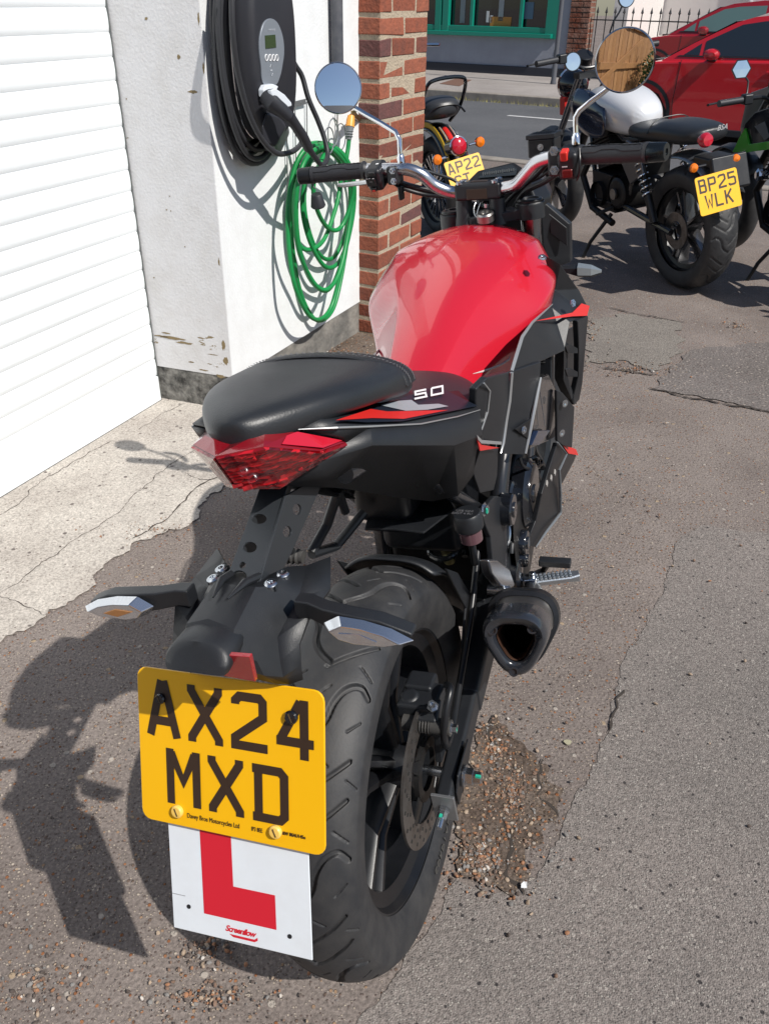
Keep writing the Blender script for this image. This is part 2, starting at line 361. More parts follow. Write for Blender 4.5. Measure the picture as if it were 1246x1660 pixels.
DIRT = ground_mat('broken_gritty_dirt', (.10, .074, .058), (.17, .135, .11), [(95, .5, ST_O), (170, .4, [(.3, .22, .15), (.10, .07, .05), (.4, .3, .22)])], 120, srel=.8, bump=1.0, patch=6)
ROADM = ground_mat('road_asphalt', (.085, .088, .095), (.115, .118, .125), [(60, .2, [(.16, .16, .17), (.06, .06, .065)])], 90, bump=.4, patch=.5)
PAVM = ground_mat('pavement_tarmac', (.26, .235, .22), (.34, .31, .29), [(60, .2, [(.38, .35, .33), (.18, .16, .15)])], 90, bump=.3, patch=1.)
KERB = mat('kerb_stone', (.30, .27, .235), .85, bump=(60, .5), var=(6, .7, (.16, .14, .12)))
CRK = mat('crack_dirt', (.045, .036, .030), .95)
g = MB(); S = 90
g.add([(-S, -S, 0), (S, -S, 0), (S, S, 0), (-S, S, 0)], [(0, 1, 2, 3)]); go = g.build('ground', YARD, smooth=False); go['kind'] = 'structure'
g2 = lambda *p: [G(*q)[:2] for q in p]
# concrete apron by the garage door
edge = g2((0, 1045), (60, 1010), (120, 975), (185, 905), (255, 868), (310, 850), (345, 800), (400, 770), (470, 700))
ap = [(-1.75, -.25)] + [tuple(p) for p in edge] + [(-.30, 2.85), (-.60, 3.05), (-1.0, 3.05), (-2.6, -.6)]
ap2 = jag(ap[:10], .018, .012, seed=3) + [np.array(p) for p in ap[10:]]
o = sheet('concrete_apron', ap2, .004, CONC)
# grey chip tarmac patch, lower right
e2 = g2((560, 1690), (640, 1585), (700, 1500), (740, 1425), (800, 1450), (870, 1425), (915, 1330), (985, 1190), (1005, 1080), (1075, 960), (1095, 880), (1135, 852), (1246, 866))
pt = jag(e2, .007, .008, seed=7) + [np.array(p) for p in [(3.2, 1.9), (3.2, -3), (-.8, -3), (-.2, .2)]]
sheet('tarmac_patch', pt, .0018, CHIP)
e3 = g2((958, 520), (1010, 510), (1100, 522), (1105, 555), (1085, 590), (1060, 602), (1010, 585), (950, 590))
sheet('tarmac_patch', jag(e3, .03, .02, True, 11), .0040, mat('x', (1, 1, 1)) if 0 else CHIP2)
e4 = g2((1085, 600), (1120, 568), (1246, 556), (1400, 560), (1420, 700), (1246, 668), (1150, 648), (1060, 632))
sheet('tarmac_patch', jag(e4, .015, .02, True, 12), .0044, ground_mat('coarse_chip_tarmac', (.13, .115, .105), (.18, .16, .15), [(70, .45, [(.30, .26, .23), (.16, .13, .12), (.22, .16, .13)])], 90, srel=.9, bump=.9))
# broken ground with grit next to the rear wheel
e5 = g2((775, 1180), (805, 1160), (850, 1210), (885, 1260), (905, 1300), (880, 1360), (840, 1440), (790, 1440), (740, 1410), (735, 1330), (760, 1240))
sheet('broken_ground', jag(e5, .02, .012, True, 13), .0048, DIRT)
e6 = g2((420, 585), (520, 560), (600, 545), (640, 600), (560, 640), (430, 650))
sheet('broken_ground', jag([(-.60, 2.9), (-.35, 2.7), (-.12, 3.05), (.1, 3.6), (-.05, 3.75), (-.15, 3.75)], .03, .02, True, 14), .0046, DIRT)
# cracks
def crack(mb, pts, wd=.003, z=.0055, seed=0, amp=.008):
    P = jag(pts, amp, .012, seed=seed); rs = np.random.RandomState(seed + 50); V = []; n = len(P)
    for i, p in enumerate(P):
        d = P[min(i + 1, n - 1)] - P[max(i - 1, 0)]; d = d / (np.linalg.norm(d) + 1e-9); q = np.array([-d[1], d[0]]); w_ = wd * (.3 + rs.rand()) * (1 if 0 < i < n - 1 else .1)
        V += [(p[0] + q[0] * w_, p[1] + q[1] * w_, z), (p[0] - q[0] * w_, p[1] - q[1] * w_, z)]
    mb.add(V, [(2 * i, 2 * i + 1, 2 * i + 3, 2 * i + 2) for i in range(n - 1)])
ck = MB()
crack(ck, g2((0, 838), (35, 815), (50, 795), (120, 750), (185, 715)), .0013, seed=1)
crack(ck, g2((0, 965), (50, 930), (110, 885), (190, 835), (235, 790), (255, 770), (310, 735), (340, 712)), .0011, seed=2)
crack(ck, g2((215, 875), (245, 858), (280, 835), (310, 800), (340, 780), (360, 770)), .0028, seed=3)
crack(ck, g2((0, 968), (40, 985), (75, 1000)), .0010, seed=4); crack(ck, g2((225, 700), (262, 672), (300, 655)), .0009, seed=5)
crack(ck, g2((300, 768), (325, 780), (345, 778)), .0012, seed=15)
crack(ck, g2((1050, 630), (1100, 643), (1165, 655), (1246, 669), (1330, 680)), .006, seed=6, amp=.012)
crack(ck, g2((985, 500), (1040, 512), (1110, 524)), .005, seed=7, amp=.012); crack(ck, g2((975, 598), (1015, 603), (1060, 610)), .006, seed=8)
crack(ck, g2((985, 1190), (1000, 1150), (1012, 1120)), .003, seed=9); crack(ck, g2((880, 1230), (870, 1290), (905, 1330)), .003, seed=10)
crack(ck, g2((800, 1160), (790, 1190), (805, 1215)), .005, seed=21); crack(ck, g2((815, 1330), (830, 1380), (818, 1420), (850, 1455)), .004, seed=22)
o = ck.build('ground_cracks', CRK, smooth=False); o['kind'] = 'structure'
# loose gravel
PEB = [mat('pebble_%d' % i if 0 else 'pebble_' + n, c, .75, bump=(300, .3)) for i, (n, c) in enumerate([('orange', (.30, .145, .075)), ('brown', (.19, .12, .085)), ('buff', (.34, .26, .19)), ('grey', (.20, .19, .18)), ('dark', (.09, .07, .06)), ('pale', (.50, .46, .42))])]
def pebbles(name, areas, label):
    b = MB(); rs = np.random.RandomState(9)
    ph = (1 + 5 ** .5) / 2; iv = np.array([(-1, ph, 0), (1, ph, 0), (-1, -ph, 0), (1, -ph, 0), (0, -1, ph), (0, 1, ph), (0, -1, -ph), (0, 1, -ph), (ph, 0, -1), (ph, 0, 1), (-ph, 0, -1), (-ph, 0, 1)]) / 1.902
    fs = [(0, 11, 5), (0, 5, 1), (0, 1, 7), (0, 7, 10), (0, 10, 11), (1, 5, 9), (5, 11, 4), (11, 10, 2), (10, 7, 6), (7, 1, 8), (3, 9, 4), (3, 4, 2), (3, 2, 6), (3, 6, 8), (3, 8, 9), (4, 9, 5), (2, 4, 11), (6, 2, 10), (8, 6, 7), (9, 8, 1)]
    for (cx, cy, rx, ry, num, smin, smax) in areas:
        c = G(cx, cy); ex = G(cx + rx, cy)[0] - c[0]; ey = abs(G(cx, cy - ry)[1] - c[1])
        for _ in range(num):
            a = rs.rand() * 6.283; q = abs(rs.randn()) * .55
            x, y = c[0] + math.cos(a) * q * ex, c[1] + math.sin(a) * q * ey; s = smin + (smax - smin) * rs.rand() ** 2.2
            A = rs.randn(3, 3); A, _r = np.linalg.qr(A); V = (iv * (1 + .25 * rs.randn(12, 1) * .5)) * np.array([1, .8, .6]) * s; V = V @ A
            V[:, 2] *= .75; V += [x, y, .0045 + s * .35]; b.cm = int(rs.choice(6, p=[.17, .29, .15, .20, .15, .04])); b.add(V, fs)
    o = b.build(name, PEB, smooth=True, sharp=50); o['kind'] = 'stuff'; o['label'] = label; o['category'] = 'gravel'; return o
pebbles('loose_gravel', [(830, 1290, 75, 130, 620, .0015, .0056), (780, 1400, 70, 60, 420, .0018, .006), (800, 1215, 40, 60, 260, .0015, .006), (60, 1600, 130, 90, 200, .0015, .0055), (330, 1620, 170, 50, 220, .0015, .005),
    (860, 1070, 160, 220, 150, .0015, .0045), (1000, 800, 300, 250, 160, .002, .006), (1020, 600, 120, 20, 260, .002, .007), (940, 530, 40, 30, 130, .003, .008), (560, 590, 60, 40, 260, .003, .009), (150, 1330, 160, 240, 160, .0015, .004), (250, 860, 140, 25, 120, .0015, .004), (1190, 530, 40, 12, 60, .003, .007), (330, 1540, 80, 60, 160, .0015, .006)],
    'loose orange and brown gravel scattered over the broken tarmac')
b = MB(); c = G(847, 1443); b.prism([(c[0] - .005, c[1] - .004, .012), (c[0] + .005, c[1] - .005, .013), (c[0] + .006, c[1] + .004, .017), (c[0] + .001, c[1] + .006, .015), (c[0] - .004, c[1] + .002, .014)], (0, 0, .0012))
tag(b.build('paper_scrap', mat('scrap_white', (.75, .76, .78), .6), smooth=False), 'tiny white scrap of litter lying on the gravel beside the rear wheel', 'litter')
b = MB(); c = G(919, 1206); V = [(c[0] + .008 * math.cos(t) * (1 + .2 * math.sin(3 * t)), c[1] + .007 * math.sin(t), .0045) for t in np.linspace(0, 6.283, 14)[:-1]]; b.prism(V, (0, 0, .0015))
tag(b.build('chewing_gum', mat('old_gum', (.34, .32, .22), .8, bump=(300, .5)), smooth=True), 'round flattened greenish gum spot stuck on the brown tarmac', 'gum')
# ---- street
AZ = R_(121); sdv = np.array([math.sin(AZ), math.cos(AZ), 0]); snv = np.array([-sdv[1], sdv[0], 0]); snv = snv if snv[1] > 0 else -snv   # along street, away from camera
def strip(name, p0, d0, d1, z, m, a=-60, b_=60, h=None):
    q = MB(); P = [p0 + sdv * a + snv * d0, p0 + sdv * b_ + snv * d0, p0 + sdv * b_ + snv * d1, p0 + sdv * a + snv * d1]
    if h: q.prism([(p[0], p[1], z - h) for p in P], (0, 0, h)); o_ = q.build(name, m, bevel=.015)
    else: q.add([(p[0], p[1], z) for p in P], [(0, 1, 2, 3)]); o_ = q.build(name, m, smooth=False)
    o_['kind'] = 'structure'; return o_
K0 = G(820, 168); N0 = G(815, 259); wroad = (K0 - N0) @ snv
strip('road', K0, -wroad + .02, 0, .006, ROADM)
strip('kerb', K0, -wroad - .14, -wroad + .02, .02, KERB, h=.04)
strip('kerb', K0, 0, .14, .12, KERB, h=.2)
W0 = G(800, 119, .12); wpav = (W0 - K0) @ snv
strip('pavement', K0, .14, wpav + .3, .116, PAVM, h=.2)
for k in range(2):
    a_ = G(820, 189) + sdv * (k * 4.2) ; q = MB(); P = [a_, a_ + sdv * 2.2, a_ + sdv * 2.2 + snv * .10, a_ + snv * .10]; q.add([(p[0], p[1], .010) for p in P], [(0, 1, 2, 3)]); o = q.build('road_marking', mat('road_paint', (.55, .55, .55), .7, var=(20, .6, (.3, .3, .3))), smooth=False); o['kind'] = 'structure'
q = MB(); P = [G(x, y, .116) for x, y in ((712, 136), (738, 128), (764, 130), (744, 140))]; q.prism([(p[0], p[1], .117) for p in P], (0, 0, .006)); 
tag(q.build('manhole_cover', mat('rusty_cover', (.16, .085, .06), .8, bump=(40, .5)), bevel=.004), 'rust brown rectangular cover set in the far pavement', 'manhole cover')
# grass tufts along the far kerb
b = MB(); rs = np.random.RandomState(3)
for i in range(260):
    t = rs.rand() * 3.2 - 1.2; c_ = K0 + sdv * t + snv * (-.03 + rs.randn() * .03); hh = .02 + rs.rand() * .05; dx, dy = rs.randn(2) * .02
    b.add([(c_[0] - .004, c_[1], .006), (c_[0] + .004, c_[1], .006), (c_[0] + dx, c_[1] + dy, hh)], [(0, 1, 2)])
tag(b.build('weeds', mat('dry_weeds', (.30, .27, .10), .8), smooth=False), 'dry straw coloured weeds along the foot of the far kerb', 'weeds', kind='stuff')
# ---- shop front over the road
WF = Frame(W0, np.stack([sdv, -snv, np.array([0, 0, 1.])], 1))      # x along, y towards us, z up (z measured from pavement .12)
def wf(x, y, Y=0): return WF(x, y, Y=Y)
REN = mat('grey_blue_render', (.30, .32, .37), .8, bump=(12, .4, 5, .01), var=(1.5, .6, (.22, .225, .26)))
TEAL = mat('teal_paint', (.004, .22, .155), .35, coat=.3)
PLN = mat('dark_plinth_paint', (.022, .024, .034), .6, bump=(20, .2))
DKG = mat('dark_shop_glass', (.012, .016, .02), .03, spec=.8, coat=.5)
sh = empty('shop_building', 'grey rendered shopfront with teal framed window across the road', 'building', WF.mat())
XL, XR = -14.0, wf(914, 110)[0]; ZS = wf(790, 52)[2]; ZP = wf(790, 105)[2]; WXR = wf(897, 50)[0]; ZT = ZS + 1.7
b = MB(); b.box(((XL + XR) / 2, -.15, (ZP + ZS) / 2 + .0), (XR - XL, .3, ZS - ZP)); b.box(((WXR + XR) / 2, -.15, ZS + 1.75), (XR - WXR, .3, 3.5))
b.box(((XL + XR) / 2 - .0, -.15, ZT + 1.6), (XR - XL - 2 * 0 - (XR - WXR) - .002, .3, 3.0)) if 0 else None
b.box(((XL + WXR) / 2, -.15, ZT + 1.3), (WXR - XL, .3, 2.2)); b.build('wall', REN, sh, smooth=False)
b = MB(); b.box(((XL + XR) / 2, -.13, ZP / 2 - .02), (XR - XL, .32, ZP + .04)); b.build('plinth', PLN, sh, bevel=.01)
b = MB(); b.box(((XL + WXR) / 2, .05, ZS - .03), (WXR - XL, .14, .07)); b.build('window_sill', TEAL, sh, bevel=.008)
fr = MB(); gl = MB(); xs = [wf(684, 30)[0] - 3.1, wf(684, 30)[0] - 1.9, wf(710, 30)[0], wf(722, 30)[0], wf(763, 30)[0], wf(843, 30)[0], wf(888, 30)[0]]
for x in (xs[2], xs[3]): fr.box((x, -.03, ZS + .8), (.13, .1, 1.75))
for x in (xs[0], xs[1]): fr.box((x, -.03, ZS + .8), (.1, .1, 1.75))
for x in (xs[4], xs[5]): fr.box((x, -.04, ZS + .8), (.065, .07, 1.75))
fr.box((xs[6] + .09, -.025, ZS + .8), (.24, .11, 1.75)); fr.box(((XL + xs[6]) / 2, -.035, ZS + .05), (xs[6] - XL, .09, .09)); fr.box(((XL + xs[6]) / 2, -.035, ZT - .03), (xs[6] - XL, .09, .14))
f_ = fr.build('window_frame', TEAL, sh, bevel=.008)
gl.box(((XL + xs[6]) / 2, -.12, ZS + .85), (xs[6] - XL, .01, 1.7)); gl.build('pane', DKG, f_, smooth=False)
# things in the shop window, seen through/at the glass
for (px, py, wd_, hh, cc, nm) in ((750, 12, .10, .5, (.24, .26, .28), 'sheet'), (812, 16, .10, .35, (.30, .32, .33), 'sheet'), (811, 36, .42, .17, (.45, .20, .04), 'box'), (855, 17, .22, .26, (.10, .16, .24), 'card'), (790, 27, .05, .18, (.5, .5, .52), 'ornament'), (796, 31, .05, .12, (.5, .5, .52), 'ornament')):
    x, y, z = wf(px, py, -.11); b = MB(); b.box((x, -.108, z), (wd_, .008, hh)); b.build('window_' + nm, mat('win_' + nm + str(px), cc, .6), f_, smooth=False)
# brick pier beside the shop
BRK2 = mat('old_red_brick', (.16, .045, .022), .9, bump=(30, .8, 5, .02), var=(5, .8, (.30, .20, .16)))
pr = empty('brick_pier', 'flaking red brick pier beside the grey shopfront across the road', 'pier', WF.mat())
X2 = wf(949, 90)[0]; b = MB()
row = 0; z = 0
while z < 3.2:
    x = XR + .004; 
    xx = [XR + .004, XR + (X2 - XR) * (.33 if row % 2 else .62), X2]
    for i in range(2): b.box(((xx[i] + xx[i + 1]) / 2, -.10 + .004 * ((row * 7 + i * 3) % 3), z + .036), (xx[i + 1] - xx[i] - .012, .28, .066))
    z += .078; row += 1
b.build('brickwork', BRK2, pr, bevel=.006, seg=1)
b = MB(); b.box(((XR + X2) / 2 + .002, -.11, 1.6), (X2 - XR - .02, .25, 3.2)); b.build('mortar', mat('old_mortar', (.22, .19, .16), .9), pr, smooth=False)
# lamp post
lp = G(896, 136, .12); post = empty('street_post', 'plain grey metal post standing on the far pavement by the shop', 'post', Matrix.Translation(Vector(lp)))
GRP = mat('grey_post_paint', (.10, .105, .12), .5); b = MB(); b.tube([(0, 0, 0), (0, 0, 4)], .036, 20); b.build('pole', GRP, post)
b = MB(); b.lathe([(0, .05), (.02, .05), (.06, .042), (.5, .040)], (0, 0, 0), (0, 0, 1), 20); b.build('base_collar', GRP, post)
# white house wall behind the railings
hw = empty('white_house', 'white painted house wall behind the spiked railings', 'house', WF.mat())
WPT = mat('white_house_paint', (.72, .69, .66), .8, bump=(14, .3, 5, .01)); x0 = X2 + .02
b = MB(); b.box((x0 + 4.5, -2.4, 2), (9.5, .2, 4.2)); b.build('wall', WPT, hw, smooth=False)
b = MB(); b.box((x0 + .45, -1.2, 2), (.25, 2.1, 4.2)); b.build('return_wall', WPT, hw, smooth=False)
b = MB(); b.tube([(x0 + 2.1, -2.25, 0), (x0 + 2.1, -2.25, 4)], .05, 12); b.build('downpipe', mat('pale_pipe', (.5, .5, .52), .5), hw)
rl = empty('railings', 'black spiked iron railings in front of the white house wall', 'railings', WF.mat()); RM = mat('railing_black', (.02, .02, .022), .5)
zr = wf(1000, 33)[2]; b = MB(); b.box((x0 + 2.2, -.05, zr), (4.4, .04, .018)); b.box((x0 + 2.2, -.05, .12), (4.4, .04, .018)); b.build('rail', RM, rl, smooth=False)
for i in range(27):
    x = x0 + .08 + i * .155; b = MB(); b.tube([(x, -.05, 0), (x, -.05, zr + .10)], .009, 6); b.lathe([(0, .009), (.012, .024), (.05, .014), (.10, .001)], (x, -.05, zr + .10), (0, 0, 1), 6); b.build('railing_bar', RM, rl, smooth=False)
# ================================================================== GARAGE SIDE
cpt = G(382, 667); bpt = G(580, 541); wd = (bpt - cpt) / np.linalg.norm(bpt - cpt); wn = np.array([wd[1], -wd[0], 0])
WW = Frame(cpt, np.stack([wd, wn, np.array([0, 0, 1.])], 1))        # x along the white wall, y out of it, z up
dR = G(262, 647); dL = G(0, 806); dd = (dR - dL) / np.linalg.norm(dR - dL); dn = np.array([dd[1], -dd[0], 0])
DF = Frame(dR, np.stack([dd, dn, np.array([0, 0, 1.])], 1))
def wall_mat(name, c, dirt, plinth, relief=.4, flakes=None):
    m = bpy.data.materials.new(name); m.use_nodes = True; t = m.node_tree; b = t.nodes['Principled BSDF']; N = t.nodes.new; Lk = t.links.new
    tc = N('ShaderNodeTexCoord'); n = N('ShaderNodeTexNoise'); n.inputs['Scale'].default_value = 9; n.inputs['Detail'].default_value = 8; n.inputs['Roughness'].default_value = .7; Lk(tc.outputs['Object'], n.inputs['Vector'])
    r = N('ShaderNodeValToRGB'); r.color_ramp.elements[0].position = .42; r.color_ramp.elements[1].position = .75; r.color_ramp.elements[0].color = (*c, 1); r.color_ramp.elements[1].color = (*dirt, 1); Lk(n.outputs['Fac'], r.inputs[0])
    col = r.outputs[0]
    if flakes:
        mp = N('ShaderNodeMapping'); mp.inputs['Scale'].default_value = flakes[0]; Lk(tc.outputs['Object'], mp.inputs[0])
        n2 = N('ShaderNodeTexNoise'); n2.inputs['Scale'].default_value = 6; n2.inputs['Detail'].default_value = 9; n2.inputs['Roughness'].default_value = .68; Lk(mp.outputs[0], n2.inputs['Vector'])
        sp = N('ShaderNodeSeparateXYZ'); Lk(tc.outputs['Object'], sp.inputs[0])
        hz = N('ShaderNodeMapRange'); hz.inputs['From Min'].default_value = flakes[1]; hz.inputs['From Max'].default_value = flakes[2]; hz.inputs['To Min'].default_value = flakes[3]; hz.inputs['To Max'].default_value = 0; Lk(sp.outputs['Z'], hz.inputs[0])
        ad = N('ShaderNodeMath'); ad.operation = 'ADD'; Lk(n2.outputs['Fac'], ad.inputs[0]); Lk(hz.outputs[0], ad.inputs[1])
        st = N('ShaderNodeMath'); st.operation = 'GREATER_THAN'; st.inputs[1].default_value = flakes[4]; Lk(ad.outputs[0], st.inputs[0])
        mx = N('ShaderNodeMix'); mx.data_type = 'RGBA'; Lk(st.outputs[0], mx.inputs[0]); Lk(col, mx.inputs[6]); mx.inputs[7].default_value = (.24, .185, .10, 1); col = mx.outputs[2]
    Lk(col, b.inputs['Base Color']); b.inputs['Roughness'].default_value = .75
    n3 = N('ShaderNodeTexNoise'); n3.inputs['Scale'].default_value = 110; n3.inputs['Detail'].default_value = 5; Lk(tc.outputs['Object'], n3.inputs['Vector'])
    bp = N('ShaderNodeBump'); bp.inputs['Strength'].default_value = relief; bp.inputs['Distance'].default_value = .004; Lk(n3.outputs['Fac'], bp.inputs['Height']); Lk(bp.outputs[0], b.inputs['Normal']); return m
WHW = wall_mat('white_masonry_paint', (.80, .82, .83), (.72, .73, .73), None, .22)
PIL = wall_mat('pebbly_white_render', (.70, .70, .71), (.61, .60, .59), None, .36, flakes=((1, 1, 3.2), .25, .42, .10, .70))
PLB = mat('black_plinth_wash', (.035, .034, .032), .85, bump=(30, .9, 7, .01), var=(13, .9, (.40, .39, .36)))
PLG = mat('grey_plinth_wash', (.13, .125, .115), .9, bump=(30, .9, 7, .01), var=(9, .9, (.30, .28, .25)))
wl = empty('white_wall', 'white painted garage wall carrying the charger, dark scuffed base', 'wall', WW.mat())
Lw = float(np.linalg.norm(bpt - cpt)); zpl = WW(578, 490, Y=0)[2]; zpl2 = WW(440, 580, Y=0)[2]
ret = WW.loc(dR); # door edge in wall frame
b = MB(); b.prism([(0, 0, zpl2 + .0), (Lw + .25, 0, zpl), (Lw + .25, 0, 3.2), (0, 0, 3.2)], (0, -.25, 0)); b.build('white_face', WHW, wl, smooth=False)
b = MB(); b.prism([(0, -.003, -.02), (Lw + .25, -.003, -.02), (Lw + .25, -.003, zpl - .001), (0, -.003, zpl2 - .001)], (0, -.25, 0)); b.build('base_band', PLG, wl, smooth=False)
pl = empty('rendered_pilaster', 'rough white rendered pilaster with flaking paint right of the roller door', 'pilaster', WW.mat())
a_ = np.array([ret[0], ret[1]]); zq = WW.loc(hit(300, 600, cpt, np.cross([0, 0, 1], (dR - cpt) / np.linalg.norm(dR - cpt))))[2]
def quadz(p, q, z0, z1, back): return [(p[0], p[1], z0), (q[0], q[1], z0), (q[0], q[1], z1), (p[0], p[1], z1)]
ex = np.array([-a_[1] * 0 + .004, 0]); 
pn = np.array([a_[1], -a_[0]]); pn /= np.linalg.norm(pn); pn = pn if pn[0] < 0 else -pn    # outward of the pilaster face (towards -x)
for nm, z0, z1, mm, off in (('render', zq, 3.2, PIL, 0), ('black_base', -.02, zq, PLB, -.002)):
    A = a_ - pn * 0 + pn * off; B = np.array([-.0015, -.0015]) + pn * off
    b = MB(); b.prism([(A[0], A[1], z0), (B[0], B[1], z0), (B[0] + .12, B[1] - .002, z0), (A[0] + .3, A[1] - .02, z0)], (0, 0, z1 - z0)); b.build(nm, mm, pl, smooth=False)
# chipped plaster patches on the corner and face (real thin flakes of bare sandy render)
fk = MB(); rs = np.random.RandomState(4)
def flake(px, py, sx, sy, seed):
    n_ = np.cross([0, 0, 1.], (dR - cpt) / np.linalg.norm(dR - cpt)); n_ = n_ if n_[1] < 0 else -n_
    c_ = hit(px, py, cpt + n_ * .0015, n_); q = np.cross([0, 0, 1.], n_); r2 = np.random.RandomState(seed); k = 16
    P = [c_ + q * sx * math.cos(t) * (.6 + .6 * r2.rand()) + np.array([0, 0, 1]) * sy * math.sin(t) * (.5 + .7 * r2.rand()) for t in np.linspace(0, 6.283, k + 1)[:-1]]
    fk.add([WW.loc(p) for p in P], [tuple(range(k))])
for i, (x, y, sx, sy) in enumerate([(237, 30, .006, .004), (290, 92, .008, .007), (313, 149, .018, .006), (270, 340, .003, .003), (277, 342, .002, .003), (262, 545, .035, .004), (280, 548, .05, .006), (300, 556, .04, .005), (326, 548, .016, .003), (270, 540, .02, .003), (345, 575, .02, .002), (310, 587, .015, .003), (340, 590, .012, .002), (362, 560, .008, .02), (366, 585, .010, .02), (358, 610, .02, .008), (355, 425, .004, .015), (322, 30, .004, .02), (330, 110, .004, .015), (240, 560, .006, .02), (330, 600, .02, .003), (250, 450, .003, .003), (300, 400, .003, .002), (275, 318, .003, .002), (205, 160, .002, .003)]): flake(x, y, sx, sy, i)
fk.build('bare_patch', mat('bare_sandy_render', (.25, .19, .10), .95, bump=(120, .8, 4, .003)), pl, smooth=False, tri=True)
# roller door
dr = empty('roller_garage_door', 'bright white slatted roller garage door at the left', 'garage door', DF.mat())
WD = mat('white_powder_coat', (.86, .90, .92), .35, coat=.15)
def slat_rows():
    b = MB(); z = DF(0, 770, Y=0)[2]; rows = []; zb = .10; z = zb; pitch = .0665
    rows_y = []
    while z < 3.1:
        for t, dy in ((0.0, -.0022), (.05, .0), (.25, .0016), (.5, .0022), (.75, .0016), (.95, .0), (.985, -.0022)): rows_y.append((z + t * pitch, dy))
        z += pitch
    return b.grid([[(-3.4, dy, z), (-.004, dy, z)] for z, dy in rows_y]).build('slats', WD, dr, sharp=30)
slat_rows(); b = MB(); b.box((-1.7, -.006, .05), (3.38, .03, .10)); b.build('bottom_rail', WD, dr, bevel=.004)
b = MB(); b.box((-1.7, -.006, -.004 + .004), (3.38, .034, .010)); b.build('rubber_seal', mat('seal_black', (.02, .02, .02), .7), dr, smooth=False)
b = MB(); b.box((-.0045, -.022, 1.6), (.006, .05, 3.2)); b.build('guide_rail', mat('guide_dark', (.10, .11, .11), .5), dr, smooth=False)
# brick pillar
bc = G(612, 545); bn = np.array([wd[1], -wd[0], 0])
BF = Frame(bc, np.stack([wd, bn, np.array([0, 0, 1.])], 1)); lcl = BF.loc(bpt)
bp_ = empty('brick_pillar', 'red brick pillar at the end of the white wall, left face in shade', 'pillar', BF.mat())
BM = []
for i, c in enumerate([(.30, .085, .045), (.24, .070, .040), (.34, .105, .058), (.20, .062, .042), (.15, .060, .055)]):
    BM.append(mat('brick_red_%s' % 'abcde'[i], c, .9, bump=(70, .8, 6, .006), var=(22, .7, tuple(min(1, v * .45 + .02) for v in c))))
rs = np.random.RandomState(8); b = MB(); course = .075; PLn = .445; dep = abs(lcl[1]) + .12
def rbrick(x0, x1, y0, y1, z0, z1):
    b.cm = int(rs.choice(5, p=[.3, .25, .2, .15, .1])); j = lambda: rs.randn() * .0016
    V = [(x + j(), y + j(), z + j()) for x in (x0, x1) for y in (y0, y1) for z in (z0, z1)]
    b.add(V, [(0, 1, 3, 2), (4, 6, 7, 5), (0, 4, 5, 1), (2, 3, 7, 6), (0, 2, 6, 4), (1, 5, 7, 3)])
for r in range(42):
    z0 = r * course + .004; z1 = z0 + course - .011
    cuts = [0, .102, .102 + .225, PLn] if r % 2 else [0, .218, PLn]
    for i in range(len(cuts) - 1): rbrick(cuts[i] + (.0065 if i else 0) + rs.randn() * .001, cuts[i + 1] - .0065 * (i < len(cuts) - 2), -dep, rs.randn() * .0012, z0 + .002, z1 - .002)
o = b.build('brickwork', BM, bp_, bevel=.0045, seg=2)
b = MB(); b.box((PLn / 2, -dep / 2 + .0005, 1.58), (PLn - .007, dep - .006, 3.16)); b.build('mortar', mat('sandy_mortar', (.47, .39, .29), .95, bump=(120, .9, 5, .006), var=(30, .6, (.3, .25, .19))), bp_, smooth=False)
# conduit
cx_ = WW(547, 50, Y=.03)[0]; b = MB(); b.tube([(0, 0, 0), (0, 0, 3.0)], .0225, 16); zc = 1.02
o = b.build('drain_pipe', mat('grey_pipe_plastic', (.065, .07, .085), .55, bump=(60, .4), var=(12, .8, (.14, .14, .15))), None); o.matrix_world = WW.mat() @ Matrix.Translation((cx_, .028, zc))
tag(o, 'dark grey vertical pipe on the white wall left of the brick pillar', 'pipe')
# ================================================================== THE RED MOTORCYCLE
YAW, LEAN = .3083, -.1447
Mb = rotz_lean(YAW, LEAN); C0 = np.array([-.0035, .9224, .248 * math.cos(LEAN) + .06]); O0 = C0 - Mb @ np.array([0, 0, .305])
K = Frame(O0, Mb)
def pl3(px, py, a, b_, c_, off=0.):
    """sight line onto the plane through three bike-space points"""
    A = [np.array(q, float) for q in (a, b_, c_)]; n = np.cross(A[1] - A[0], A[2] - A[0]); n /= np.linalg.norm(n)
    nw = K.M @ n; q = K.loc(hit(px, py, K.O + K.M @ A[0], nw)); cl = K.loc(CAMP)
    if (cl - q).dot(n) < 0: n = -n
    return q + n * off
bike = empty('motorcycle', 'red tanked black naked motorcycle with learner plate, nearest the camera', 'motorcycle', K.mat())
